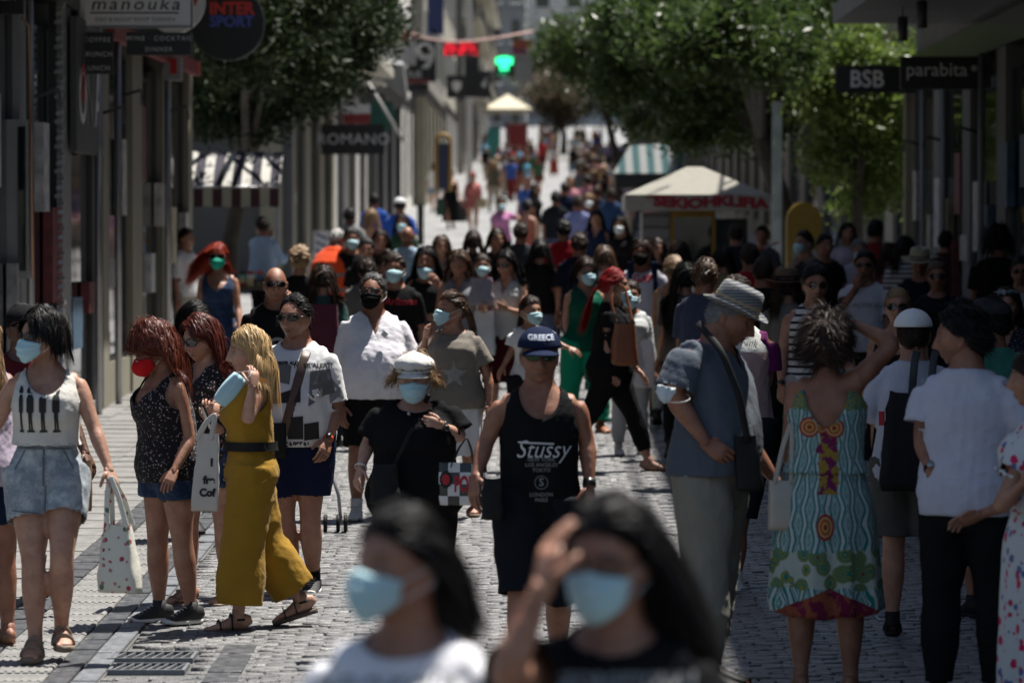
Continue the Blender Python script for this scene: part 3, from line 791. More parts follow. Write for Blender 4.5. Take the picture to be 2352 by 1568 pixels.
def subdiv(V, F, maxlen):
    bm = bmesh.new(); vs = [bm.verts.new(v) for v in V]
    for f in F:
        try: bm.faces.new([vs[i] for i in f])
        except ValueError: pass
    bmesh.ops.triangulate(bm, faces=bm.faces[:])
    for _ in range(5):
        ed = [e for e in bm.edges if e.calc_length() > maxlen]
        if not ed: break
        bmesh.ops.subdivide_edges(bm, edges=ed, cuts=1)
    bmesh.ops.triangulate(bm, faces=bm.faces[:])
    bm.verts.index_update(); V2 = np.array([v.co[:] for v in bm.verts]); F2 = [tuple(v.index for v in f.verts) for f in bm.faces]; bm.free()
    return V2, F2
def project(V2, F2, tgtV, tgtF, o, ax, az, dr, off=.0025, maxlen=.02):
    """lay flat artwork (x, y in metres) onto a surface: o + x*ax + y*az, thrown along dr"""
    V2, F2 = subdiv(V2, F2, maxlen)
    T = BVHTree.FromPolygons([Vector(v) for v in tgtV], [list(map(int, f)) for f in tgtF])
    o, ax, az, dr = [np.asarray(v, float) for v in (o, ax, az, dr)]; out = []; last = None; good = []
    for v in V2:
        p = o + ax * v[0] + az * v[1]; h = T.ray_cast(Vector(p - dr * 1.0), Vector(dr), 3)
        good.append(h[0] is not None)
        if h[0] is not None: last = np.array(h[0])
        q = last if last is not None else p
        out.append((np.array(h[0]) if h[0] is not None else p) - dr * off)
    F2 = [f for f in F2 if all(good[i] for i in f)]
    return np.array(out), F2
# shoes ---------------------------------------------------------------
def shoe(s, k, root, kind='sneaker', mat=None, sole=None, q=0, toe=None, name=None):
    an, f, u, sd = s.footframe(k, toe); H = s.H; fs = .93 if s.sex == 'f' else 1.0; base = an - u * .042 * H
    if kind in ('sneaker', 'shoe', 'boot'):
        V, F = s.footmesh(k, q, toe, grow=.007); V2, F2 = V, F
        mb = MB(); mb.add(V, F)
        if kind == 'boot': mb.add(*loft([an - u * .02 * H, an + u * .03 * H, an + u * .07 * H], [.033 * H, .031 * H, .033 * H], None, None, 14))
        o = mb.build(name or 'shoe', mat, root, True)
        sm = MB(); ts = np.array([-.044, -.036, 0, .05, .09, .112, .118]) * H * fs; ww = np.array([.012, .023, .0245, .028, .031, .024, .012]) * H
        sm.add(*loft([base + f * t + u * (.006 * H + (.004 * H if i > 4 else 0)) for i, t in enumerate(ts)], ww, .0085 * H, sd, 14, power=3.2))
        sm.build('sole', sole or mat, o, True)
        if q == 0 and kind == 'sneaker':
            lm = MB()
            for i in range(5):
                c = base + f * (.028 + .012 * i) * H + u * (.052 - .0065 * i) * H
                lm.add(*loft([c - sd * .012 * H, c + u * .004 * H, c + sd * .012 * H], .0022, None, None, 5))
            lm.build('lace', sole or mat, o, True)
        return o
    sm = MB(); ts = np.array([-.046, -.034, 0, .05, .09, .115, .124]) * H * fs; ww = np.array([.010, .023, .0235, .027, .031, .024, .010]) * H; thk = .010 * H if kind == 'sandal' else .006 * H
    sm.add(*loft([base + f * t + u * (-thk * .2) for t in ts], ww, thk, sd, 14, power=3.2))
    o = sm.build(name or ('sandal' if kind != 'flip' else 'flip_flop'), sole or mat, root, True)
    st = MB(); 
    def strap(t, w, h, tilt=0, wd=.012):
        pts = []
        for a in np.linspace(0, PI, 11):
            pts.append(base + f * (t * H + tilt * math.cos(a) * H) * fs + sd * math.cos(a) * w * H + u * (.004 * H + math.sin(a) * h * H))
        st.add(*loft(pts, .003, wd, np.tile(f, (11, 1)), 8, power=3))
    if kind == 'sandal': strap(.072, .028, .030, 0, .012 * (H / 1.7)); strap(.028, .0255, .050, 0, .012); 
    elif kind == 'thin': strap(.085, .027, .024, 0, .0045); strap(.0, .023, .052, 0, .004); st.add(*loft([base + f * .085 * H + u * .026 * H, base + f * .03 * H + u * .052 * H], .004, None, None, 6))
    else: strap(.062, .029, .032, .022, .006); strap(.062, .029, .032, -.022, .006)
    if kind == 'sandal':
        pts = [an + (sd * math.cos(a) * .024 + f * (math.sin(a) * -.026 + .0)) * H + u * -.004 * H for a in np.linspace(-.4, PI + .4, 12)]
        st.add(*loft(pts, .003, .006, None, 6))
    st.build('strap', mat, o, True)
    return o
SK = {'fair': (.43, .245, .17), 'mid': (.35, .185, .122), 'tan': (.275, .13, .08), 'brown': (.13, .065, .042), 'pale': (.48, .29, .21)}
M_sole_w = solid('white_rubber', (.62, .61, .58), .6); M_black_pl = solid('black_plastic', (.012, .012, .013), .35, var=0)
M_lens = solid('dark_lens', (.008, .008, .009), .06, spec=.8, var=0); M_maskblue = fabric((.42, .63, .69), 'mask_cloth', .75, .0015, .0004)
M_maskwhite = fabric((.62, .68, .70), 'mask_cloth', .75, .0015); M_loop = solid('white_elastic', (.6, .6, .6), .7, var=0)
M_leather = solid('brown_leather', (.16, .075, .035), .5, bump=.0006, bscale=180)
HC = {'black': (.008, .007, .007), 'dbrown': (.028, .016, .011), 'brown': (.075, .040, .022), 'auburn': (.115, .024, .012), 'red': (.30, .012, .012), 'ginger': (.36, .045, .022),
      'blonde': (.50, .33, .15), 'dblonde': (.24, .15, .075), 'grey': (.17, .165, .16), 'white': (.42, .41, .40), 'salt': (.07, .068, .066)}
def person(label, x, s, H=1.7, yaw=0, sex='m', q=0, tone='mid', top=None, bot=None, hairs=None, wear=(), group=None, pose=None, px=None, shoes=None, face=None, hands=None, yoff=0, **kw):
    """one person: an Empty at the feet with body, hair and clothes as children; x, s = place in the picture"""
    d = FOC / s - yoff; X = (x - 1176) / s; g = gz(d)
    root = empty('person', (X, d, g), label, 'person', group)
    if px: px = dict(s=s, x=x, j=px, yg=520 + s * (CAMH - g))
    fg = Fig(H, yaw, sex, px=px, **(pose or {}), **kw)
    fg.root = root; fg.q = q; fg.scale = s; fg.x = x; fg.yg = 520 + s * (CAMH - g); fg.d = d
    V, F = fg.body(q); Vs, Fs, Cs = [V], [list(map(int, f)) for f in F], [np.zeros((len(V), 4))]; n = len(V)
    hd = hands or {}
    shoes = shoes or {}
    for Vh, Fh, Ch in fg.headmesh(q, face):
        Vs.append(Vh); Fs += [[int(i) + n for i in f] for f in Fh]; Cs.append(Ch); n += len(Vh)
    for k in 'RL':
        h = dict(curl=.45); h.update(hd.get(k, {}))
        for v, f in ((fg.handmesh(k, q, **h)), (fg.footmesh(k, q, shoes.get('toe' + k), toes=True))):
            Vs.append(v); Fs += [[int(i) + n for i in t] for t in f]; Cs.append(np.zeros((len(v), 4))); n += len(v)
    VV = np.vstack(Vs); CC = np.vstack(Cs)
    body = mk('body', VV, Fs, skin(SK[tone] if isinstance(tone, str) else tone), root)
    at = body.data.attributes.new('paint', 'FLOAT_COLOR', 'POINT'); at.data.foreach_set('color', CC.astype(np.float32).ravel())
    fg.bodyVF = (VV, Fs); fg.parts = {}
    for spec in (top, bot):
        if not spec: continue
        spec = dict(spec); kind = spec.pop('k'); mat = spec.pop('mat'); nm = spec.pop('name', None)
        if kind == 'shirt': VF = shirt(fg, q, **spec); nm = nm or 'shirt'
        elif kind == 'trousers': VF = trousers(fg, q, **spec); nm = nm or 'trousers'
        elif kind == 'skirt': VF = skirt(fg, q, **spec); nm = nm or 'skirt'
        elif kind == 'dress': VF = joinVF(shirt(fg, q, **spec['up']), skirt(fg, q, **spec['low'])); nm = nm or 'dress'
        o = mk(nm, VF[0], VF[1], mat, root); fg.parts[nm] = (o, VF)
        if q < 2:
            sol = o.modifiers.new('cloth thickness', 'SOLIDIFY'); sol.thickness = .004; sol.offset = 1
    if hairs:
        hs = dict(hairs); c = hs.pop('c'); c = HC[c] if isinstance(c, str) else c
        Vh, Fh = hair(fg, q, **hs); mk('hair', Vh, Fh, hairmat(c), root)
    for w in wear:
        w, a = (w, {}) if isinstance(w, str) else (w[0], dict(w[1]))
        if w == 'mask':
            m = a.pop('mat', M_maskblue); dz = a.get('dz', 0); ffp = a.get('ffp', False)
            o = mk('face_mask', *mask_vf(fg, q, **a), m, root)
            if q < 2:
                so = o.modifiers.new('t', 'SOLIDIFY'); so.thickness = .0016
                if q == 0: mk('nose_wire', *loft(fg.h2w([(x_, .114 + a.get('dy', 0) - 4.5 * x_ * x_, -.004 - abs(x_) * .25 + dz) for x_ in (-.028, -.014, 0, .014, .028)]), .0022, None, None, 6), M_loop, o)
                [mk('ear_loop', v_, f_, M_loop, o) for v_, f_ in earloops(fg, q, dz)]
        elif w == 'shades':
            lm = a.pop('lens', M_lens); fm = a.pop('mat', M_black_pl); (lv, lf), (fv, ff) = shades(fg, q, **a)
            o = mk('sunglasses' if not a.get('clear') else 'spectacles', fv, ff, fm, root); mk('lens', lv, lf, lm, o)
        elif w == 'cap': cap(fg, **a)
        elif w == 'fedora': fedora(fg, **a)
        elif w == 'watch':
            k = a['k']; wr = fg.J['wr' + k]; el = fg.J['el' + k]; dd = unit(wr - el); c = wr - dd * .02
            mb = MB(); ang = np.linspace(0, 2 * PI, 15); u1 = unit(np.cross(dd, [0, 1, .2])); u2 = np.cross(dd, u1)
            mb.add(*loft([c + u1 * .030 * math.cos(t) + u2 * .027 * math.sin(t) for t in ang], .002, a.get('w', .009), np.tile(dd, (15, 1)) * 0 + np.cross(dd, u1), 6, cap=False))
            V, F = [], []
            mb = MB(); r = a.get('r', .0285) * H / 1.7
            t = ang; ringo = [(c + (u1 * math.cos(x_) + u2 * math.sin(x_)) * rr + dd * zz) for zz, rr in ((-a.get('w', .009), r), (a.get('w', .009), r), (a.get('w', .009), r + .003), (-a.get('w', .009), r + .003)) for x_ in t[:-1]]
            nn = 14; mb.add(ringo, [(i * nn + j, i * nn + (j + 1) % nn, ((i + 1) % 4) * nn + (j + 1) % nn, ((i + 1) % 4) * nn + j) for i in range(4) for j in range(nn)])
            o = mb.build(a.get('name', 'watch_strap'), a.get('mat', M_black_pl), root, True)
            if not a.get('bare'):
                db = MB(); fd = unit(np.array([0, -1, .1]) - dd * np.dot([0, -1, .1], dd)); fd = unit(fd + a.get('out', 0) * np.cross(dd, fd))
                db.add(*loft([c + fd * (r - .002), c + fd * (r + .009)], .017, None, None, 14)); db.build('watch_face', a.get('face', M_black_pl), o, True)
    for k in 'RL':
        if shoes.get('kind'):
            shoe(fg, k, root, shoes['kind'], shoes.get('mat', M_black_pl), shoes.get('sole'), q, shoes.get('toe' + k))
            if shoes.get('sock') is not None:
                an = fg.J['an' + k]; sd = unit(fg.J['kn' + k] - an)
                MB().tube([an - sd * .02, an + sd * .05, an + sd * .075], [.028 * H * .85, .0245 * H, .026 * H], 14).build('sock', shoes['sock'], root, True)
    return fg
def cap(fg, mat=None, kind='ball', yaw=0, text=None, brimmat=None, tmat=None):
    n = 32; V = []; F = []
    el = np.linspace(.02, PI / 2, 12); az = np.linspace(0, 2 * PI, n, endpoint=False)
    puff = 1.26 if kind == 'news' else 1.17
    for i, e in enumerate(el):
        for a in az:
            r = puff if kind != 'news' else (1.10 + .26 * math.sin(min(1, i / 4) * PI / 2) + .03 * math.sin(a * 7))
            x, y = math.sin(a) * math.cos(e) * .078 * r, math.cos(a) * math.cos(e) * .099 * r
            z = .045 + math.sin(e) * (.086 if kind == 'ball' else .082) + (.012 * math.cos(a) if kind == 'news' else 0)
            V.append((x, y, z))
    F = [(i * n + j, i * n + (j + 1) % n, (i + 1) * n + (j + 1) % n, (i + 1) * n + j) for i in range(11) for j in range(n)]
    V = np.array(V)
    if kind == 'news': V = V + np.random.RandomState(2).normal(size=V.shape) * .0018
    o = mk('cap', fg.h2w(V), np.array(F), mat, fg.root); capVF = (fg.h2w(V), F)
    m2 = o.modifiers.new('t', 'SOLIDIFY'); m2.thickness = .003
    B = []; nb = 15
    ln = .075 if kind == 'ball' else .045
    for r in np.linspace(0, 1, 6):
        for a in np.linspace(-1.15, 1.15, nb):
            k = math.cos(a * 1.25) ** .6 if abs(a * 1.25) < PI / 2 else 0
            B.append((math.sin(a) * .083 * (1 + .06 * r), math.cos(a) * .104 + r * ln * k, .048 - .022 * r * k - .020 * (a / 1.1) ** 2))
    BF = [(i * nb + j, i * nb + j + 1, (i + 1) * nb + j + 1, (i + 1) * nb + j) for i in range(5) for j in range(nb - 1)]
    b = mk('brim', fg.h2w(B), np.array(BF), brimmat or mat, o); m3 = b.modifiers.new('t', 'SOLIDIFY'); m3.thickness = .004
    if kind == 'news':
        band = MB(); band.tube([fg.h2w((math.sin(a) * .088, math.cos(a) * .110, .047))[0] for a in np.linspace(0, 2 * PI, 30)], .007, 6); band.build('band', mat, o, True)
        bt = MB(); bt.add(*sphere(fg.h2w((.062, .085, .055))[0], .012, 12, 6)); bt.build('button', solid('button_bone', (.45, .40, .30), .4), o, True)
    else:
        bt = MB(); bt.add(*sphere(fg.h2w((0, 0, .131))[0], .006, 8, 5)); bt.build('button', mat, o, True)
    if text:
        tv, tf = text_vf(text, .034, .0010)
        c = fg.h2w((0, 0, .094))[0]
        pv, pf = project(tv, tf, capVF[0], capVF[1], c, -fg.hr * 1.0, fg.hu, -fg.hf, .009, .01)
        mk('lettering', pv, pf, tmat, o, False)
    return o
def fedora(fg, mat=None, band=None, h=.10, brim=.055, r=.088, z0=.045, tilt=0):
    n = 40; prof = []
    def ring(rx, ry, z, f=0): return [(math.sin(a) * rx, math.cos(a) * ry, z + f * abs(math.sin(a)) ** 2) for a in np.linspace(0, 2 * PI, n, endpoint=False)]
    rx, ry = r, r * 1.2
    rows = [ring(rx, ry, z0), ring(rx * 1.0, ry * 1.0, z0 + h * .25), ring(rx * .96, ry * .95, z0 + h * .6), ring(rx * .88, ry * .88, z0 + h * .92), ring(rx * .80, ry * .8, z0 + h), ring(rx * .55, ry * .6, z0 + h * .93, .01), ring(.002, .002, z0 + h * .86)]
    V = np.array(sum(rows, [])); F = [(i * n + j, i * n + (j + 1) % n, (i + 1) * n + (j + 1) % n, (i + 1) * n + j) for i in range(len(rows) - 1) for j in range(n)]
    o = mk('hat', fg.h2w(V), np.array(F), mat, fg.root); o.modifiers.new('t', 'SOLIDIFY').thickness = .003
    rows = [ring(rx * .99, ry * .99, z0 + .002), ring(rx + brim * .5, ry + brim * .5, z0 - .006, .008), ring(rx + brim, ry + brim, z0 - .006, .020), ring(rx + brim * 1.02, ry + brim * 1.02, z0 - .002, .024)]
    V = np.array(sum(rows, [])); F = [(i * n + j, i * n + (j + 1) % n, (i + 1) * n + (j + 1) % n, (i + 1) * n + j) for i in range(len(rows) - 1) for j in range(n)]
    b = mk('brim', fg.h2w(V), np.array(F), mat, o); b.modifiers.new('t', 'SOLIDIFY').thickness = .003
    rows = [ring(rx * 1.03, ry * 1.03, z0 + .004), ring(rx * 1.02, ry * 1.02, z0 + h * .42)]
    V = np.array(sum(rows, [])); F = [(j, (j + 1) % n, n + (j + 1) % n, n + j) for j in range(n)]
    mk('hat_band', fg.h2w(V), np.array(F), band, o)
    return o
# ------------------------------------------------------------------ ground, street, pavements
def XL(d): return -4.5 + .0075 * d
def XR(d): return 5.0 + .0075 * d
def mat_ground(name, c1, c2, scale, rough, bump, stretch=(1, 1, 1), spec=.5, bs=40):
    t = NT(name); v = t.coord('Object', stretch); n = t.noise(v, scale, 8, .65); n2 = t.noise(v, .5, 3)
    c = t.mix(t.ramp(n, [(.28, 0), (.72, 1)]), c1, c2)
    c = t.mix(1.0, c, t.ramp(n2, [(.3, .72), (.7, 1.0)]), 'MULTIPLY'); t.base(c)
    t.l(t.ramp(n, [(.3, rough - .1), (.7, rough + .12)]), t.b.inputs['Roughness']); t.val('Specular IOR Level', spec)
    t.bump(t.math('ADD', t.noise(v, bs, 6, .7), t.noise(v, bs * .25, 3)), .9, bump); return t.m
def mat_cobble():
    t = NT('granite_sett'); v = t.coord('Object'); g = t.n('NewGeometry'); oi = t.n('ObjectInfo')
    r = t.math('FRACT', t.math('ADD', g.outputs['Random Per Island'], oi.outputs['Random']))
    n = t.noise(v, 55, 7, .7); nb = t.noise(v, .7, 4, .6)
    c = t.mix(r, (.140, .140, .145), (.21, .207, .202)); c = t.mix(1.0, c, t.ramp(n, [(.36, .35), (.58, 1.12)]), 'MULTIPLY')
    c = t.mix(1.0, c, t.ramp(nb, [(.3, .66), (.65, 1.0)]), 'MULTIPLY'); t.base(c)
    t.l(t.ramp(n, [(.3, .30), (.7, .62)]), t.b.inputs['Roughness']); t.val('Specular IOR Level', .65)
    t.bump(t.math('ADD', t.noise(v, 90, 5, .7), t.math('MULTIPLY', t.noise(v, 22, 3), 1.5)), 1.0, .006); return t.m
M_joint = mat_ground('dark_joint_mortar', (.075, .075, .073), (.14, .135, .13), 30, .8, .004)
M_cob = mat_cobble()
M_slab = mat_ground('pale_limestone_slab', (.165, .162, .155), (.265, .26, .25), 9, .5, .0015, (1, .5, 1), .5, 90)
M_marbdark = mat_ground('dark_grey_marble', (.045, .05, .057), (.11, .113, .12), 14, .36, .0015, (1, .4, 1), .6, 60)
M_kerbs = mat_ground('blue_grey_kerb_stone', (.12, .128, .142), (.22, .23, .245), 16, .42, .002, (1, .4, 1), .6, 60)
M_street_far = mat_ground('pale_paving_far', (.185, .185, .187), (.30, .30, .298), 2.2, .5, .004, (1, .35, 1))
ds = np.unique(np.concatenate([np.arange(4, 60, 1.0), np.arange(60, 340, 5.0), np.arange(340, 1401, 40.0)]))
V, F = [], []
for i, d in enumerate(ds):
    w = 300 if d > 0 else 0
    for x in (-w, w): V.append((x, d, gz(d) - .05))
for i in range(len(ds) - 1): F.append((2 * i, 2 * i + 1, 2 * i + 3, 2 * i + 2))
ground = mk('ground', V, F, M_joint, None, True, 'structure')
V, F = [], []
for d in ds:
    if d > 700: break
    for x in (XL(d) - 6, XR(d) + 6): V.append((x, d, gz(d) - .020))
for i in range(len(V) // 2 - 1): F.append((2 * i, 2 * i + 1, 2 * i + 3, 2 * i + 2))
street = mk('street', V, F, M_joint, None, True, 'structure')
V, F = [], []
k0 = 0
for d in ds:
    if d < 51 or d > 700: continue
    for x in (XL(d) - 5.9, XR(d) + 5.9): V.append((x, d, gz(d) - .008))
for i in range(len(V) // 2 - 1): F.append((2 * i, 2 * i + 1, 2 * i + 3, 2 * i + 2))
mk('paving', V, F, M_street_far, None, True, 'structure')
def stone(w, l, h, ch=.012, seed=0, jag=.004):
    """chamfered paving stone, top near z=0"""
    r = np.random.RandomState(seed); V = []
    for z, e in ((-h, 0), (-ch, 0), (0, ch)):
        for sx, sy in ((-1, -1), (1, -1), (1, 1), (-1, 1)):
            V.append((sx * (w / 2 - e) + r.normal() * jag, sy * (l / 2 - e) + r.normal() * jag, z + (r.normal() * jag * .8 if z == 0 else 0)))
    F = [(8, 9, 10, 11)]
    for a in (0, 4): F += [(a + i, a + (i + 1) % 4, a + 4 + (i + 1) % 4, a + 4 + i) for i in range(4)]
    return np.array(V), np.array(F)
CW, CL = .150, .094
protos = []
for i in range(8):
    V, F = stone(CW - .008, CL - .007, .05, .007, i, .0024); me = bpy.data.meshes.new('cobble'); me.from_pydata(V.tolist(), [], F.tolist()); me.materials.append(M_cob); protos.append((me, V, F))
RC = np.random.RandomState(11); n_ind = 0; row = 0; d = 18.9; VS, FS, nn = [], [], 0
while d < 52:
    x0, x1 = -1.93, XR(d) - .5; off = (row % 2) * CW * .5 + RC.uniform(-.01, .01)
    for i in range(int((x1 - x0) / CW)):
        x = x0 + off + (i + .5) * CW + RC.normal() * .004; y = d + RC.normal() * .004; rz = RC.normal() * .02
        if -2.05 < x < -1.50 and 20.1 < y < 21.4: continue
        z = gz(y) + RC.normal() * .0024; tx, ty = RC.normal() * .022, RC.normal() * .018; p = protos[RC.randint(8)]
        vis = abs(x) < 2.45 and n_ind < 300 and d > 19.1
        if vis:
            o = bpy.data.objects.new('cobble', p[0]); link(o, street); o.location = (x, y, z); o.rotation_euler = (tx, ty, rz); n_ind += 1
        else:
            V = p[1]; c, s_ = math.cos(rz), math.sin(rz)
            W_ = np.stack([V[:, 0] * c - V[:, 1] * s_ + x, V[:, 0] * s_ + V[:, 1] * c + y, V[:, 2] + V[:, 1] * tx - V[:, 0] * ty + z], 1)
            VS.append(W_); FS.append(p[2] + nn); nn += len(V)
    d += CL; row += 1
mk('cobble_field', np.vstack(VS), np.vstack(FS), M_cob, street, False, 'stuff')
# left pavement: dark bands, ribbed guiding strip, slabs
_d = [15, 20, 25, 35, 47, 52]
pav = mk('pavement', [(x, d, gz(d) - .013) for d in _d for x in (-7, -1.93)], [(2 * i, 2 * i + 1, 2 * i + 3, 2 * i + 2) for i in range(5)], M_joint, None, False, 'structure')
def tiles(name, x0, x1, d0, d1, L, mat, h=.0, jit=.003, W_=None, seed=0, gap=.006, ribs=0, lim=300):
    r = np.random.RandomState(seed); P = []
    W_ = W_ or (x1 - x0)
    for k in range(4):
        V, F = stone(W_ - gap, L - gap, .05, .004, seed + k, .0008)
        if ribs:
            mb = MB(); mb.add(V, F)
            for j in range(ribs):
                xx = -W_ / 2 + W_ * (j + .5) / ribs; mb.add(*loft([(xx, -L / 2 + .01, .001), (xx, L / 2 - .01, .001)], W_ / ribs * .27, .004, (1, 0, 0), 6))
            V, F = mb.all()
        me = bpy.data.meshes.new(name); me.from_pydata(np.asarray(V).tolist(), [], [list(map(int, f)) for f in F]); me.materials.append(mat); P.append(me)
    y = d0; row = 0
    while y < d1:
        nx = max(1, int(round((x1 - x0) / W_)))
        for i in range(nx):
            o = bpy.data.objects.new(name, P[r.randint(4)]); link(o, pav); o.location = (x0 + W_ * (i + .5), y, gz(y) + h + r.normal() * .0015); o.rotation_euler = (r.normal() * jit * 1.5, r.normal() * jit, 0)
        y += L; row += 1
tiles('kerb_stone', -2.06, -1.94, 19, 51, .60, M_kerbs, .004, seed=1)
tiles('dark_paver', -2.19, -2.065, 19, 51, .50, M_marbdark, .002, seed=2)
tiles('ribbed_tile', -2.54, -2.195, 19, 51, .345, M_slab, .002, seed=3, ribs=9)
tiles('dark_paver', -2.72, -2.545, 19, 51, .50, M_marbdark, .002, seed=4)
tiles('slab', -4.55, -2.725, 19.3, 50, .62, M_slab, .002, W_=.61, seed=5)
# a dark cross band in the setts, drain gratings
M_iron = solid('cast_iron', (.035, .036, .038), .45, .7, bump=.0008)
tiles('dark_paver', -1.45, -1.28, 20.0, 21.4, .42, M_marbdark, .006, seed=6)
def grate(x0, x1, d, L, label, side=1):
    g = empty('drain_grate', ((x0 + x1) / 2, d, gz(d)), label, 'drain grate', 'drain grates along the kerb')
    w = x1 - x0; fr = MB(); 
    fr.box(-w / 2, w / 2, -L / 2, -L / 2 + .018, -.03, .006); fr.box(-w / 2, w / 2, L / 2 - .018, L / 2, -.03, .006); fr.box(-w / 2, -w / 2 + .016, -L / 2 + .018, L / 2 - .018, -.03, .006); fr.box(w / 2 - .016, w / 2, -L / 2 + .018, L / 2 - .018, -.03, .006)
    fr.build('frame', M_kerbs, g)
    n = 9
    for i in range(1, n):
        x = -w / 2 + w * i / n
        b = MB(); b.obox((x, 0, -.008), (.006, .012, 0), (.03 * side * .6, L / 2 - .02, 0), (0, 0, .012)); b.build('bar', M_kerbs, g)
    pit = MB(); pit.box(-w / 2 + .002, w / 2 - .002, -L / 2 + .002, L / 2 - .002, -.0195, -.0185); pit.build('pit', solid('pit_dark', (.008, .008, .008), .9, var=0), g)
grate(-1.98, -1.56, 20.97, .34, 'far iron drain grate beside the kerb, in front of the sneakers')
grate(-2.02 + .09, -1.56, 20.46, .34, 'near iron drain grate at the bottom left of the street')
grate(1.95, 2.45, 22.8, .30, 'iron drain grate between the turquoise dress and the white shirt man')
# ------------------------------------------------------------------ buildings
def plaster(c, name='plaster', rough=.8): return solid(name, c, rough, var=.14, scale=1.4, bump=.003, bscale=25)
P_BEIGE = plaster((.22, .205, .155)); P_CREAM = plaster((.40, .38, .32), 'cream_plaster'); P_GREY = plaster((.15, .15, .148), 'grey_plaster'); P_DGREY = plaster((.055, .056, .058), 'dark_panel', .5)
P_BLACK = solid('black_panel', (.010, .010, .011), .35, var=0); P_WHITE = plaster((.70, .69, .65), 'white_plaster'); P_STEEL = solid('brushed_steel', (.30, .30, .31), .35, .7); P_RED = solid('red_paint', (.22, .022, .025), .5)
P_STONE = plaster((.26, .245, .215), 'stone'); P_LGREY = plaster((.22, .225, .23), 'light_grey_panel', .5); P_MARBLE = plaster((.58, .57, .55), 'white_marble', .4)
def mat_glass():
    t = NT('shop_glass'); t.base((.012, .014, .016)); t.val('Roughness', .05); t.val('Specular IOR Level', .9)
    v = t.coord('Object'); t.bump(t.noise(v, 1.3, 2), .3, .004); return t.m
P_GLASS = mat_glass()
P_INT = solid('dim_interior', (.06, .05, .045), .9, var=.8, scale=3)
def block(label, d0, d1, side, h, off=0, wallm=P_CREAM, depth=9, bays=None, floor_h=3.4, shop_h=4.3, over=1.2, pm=P_BEIGE, cat='building', group=None, signm=P_BLACK, wm=P_GLASS, plinth=.55, upper=True, pw=.32, glassm=None, proud=.03, balc=True, overm=None, oz=.10):
    """a street building on the left (side=-1) or right; shopfront bays with pilasters, storeys with windows and balconies"""
    s = side; dm = (d0 + d1) / 2; ax = (XL if s < 0 else XR)
    b = empty('building', (ax(dm) + s * off, dm, gz(d0) - .1), label, cat, group, rz=-.0075); L = d1 - d0
    z0 = -.6; zt = h
    w = MB()
    x_in = s * .35; x_out = s * depth
    w.box(min(x_in, x_out), max(x_in, x_out), -L / 2, L / 2, z0, shop_h)
    w.build('wall', P_DGREY if upper else wallm, b)
    up = MB(); up.box(min(s * .05, x_out), max(s * .05, x_out), -L / 2, L / 2, shop_h + .002, zt); up.build('upper_wall', wallm, b)
    rise = gz(d1) - gz(d0)
    n = bays or max(2, int(L / 2.6)); bw = L / n
    for i in range(n + 1):
        y = -L / 2 + bw * i; y0, y1 = max(-L / 2, y - pw / 2), min(L / 2, y + pw / 2)
        p = MB(); p.box(min(-s * proud, s * .345), max(-s * proud, s * .345), y0, y1, z0, shop_h - .35); p.build('pilaster', pm, b)
    for i in range(n):
        y = -L / 2 + bw * i + pw / 2; y1 = y + bw - pw; zr = rise * (i / n) + plinth
        q = MB(); q.box(min(s * .0, s * .34), max(s * .0, s * .34), y, y1, z0, zr); q.build('plinth', pm, b)
        g = MB(); g.box(min(s * .07, s * .09), max(s * .07, s * .09), y, y1, zr, shop_h - .6); f = g.build('window', glassm or wm, b)
        m = MB(); m.box(min(s * .04, s * .20), max(s * .04, s * .20), y, y + .05, zr, shop_h - .6); m.box(min(s * .04, s * .20), max(s * .04, s * .20), y1 - .05, y1, zr, shop_h - .6)
        m.box(min(s * .04, s * .20), max(s * .04, s * .20), y + .05, y1 - .05, zr, zr + .05); m.build('frame', P_DGREY, f)
    fa = MB(); fa.box(min(-s * (proud + .03), s * .345), max(-s * (proud + .03), s * .345), -L / 2, L / 2, shop_h - .35, shop_h); fa.build('fascia', signm, b)
    if over:
        o = MB(); o.box(min(-s * over, s * .04), max(-s * over, s * .04), -L / 2, L / 2, shop_h + oz, shop_h + oz + .24); o.build('canopy_or_shade_slab', overm or wallm, b)  # shop canopy; on the two nearest left buildings an added, unseen shade slab
    if upper:
        k = 0; z = shop_h + .9
        while z + 2.2 < zt:
            for i in range(n):
                y = -L / 2 + bw * (i + .5); ww = min(1.3, bw * .5)
                f = MB(); f.box(min(-s * .03, s * .045), max(-s * .03, s * .045), y - ww / 2 - .08, y + ww / 2 + .08, z - .08, z + 1.9); f = f.build('window', P_WHITE, b)
                g = MB(); g.box(min(-s * .035, -s * .045), max(-s * .035, -s * .045), y - ww / 2, y + ww / 2, z, z + 1.8); g.build('pane', wm, f)
            if balc:
                bb = MB(); bb.box(min(-s * .95, s * .04), max(-s * .95, s * .04), -L / 2 + .5, L / 2 - .5, z - .35, z - .20); bo = bb.build('balcony', P_CREAM, b)
                rl = MB(); rl.box(min(-s * .95, -s * .91), max(-s * .95, -s * .91), -L / 2 + .5, L / 2 - .5, z + .62, z + .68)
                for j in range(int(L / .35)): rl.box(min(-s * .945, -s * .915), max(-s * .945, -s * .915), -L / 2 + .52 + j * .35, -L / 2 + .55 + j * .35, z - .2, z + .62)
                rl.build('railing', P_DGREY, bo, kind='stuff')
            z += floor_h; k += 1
    return b
def at(px, py, d): return np.array(pt(px, py, d))
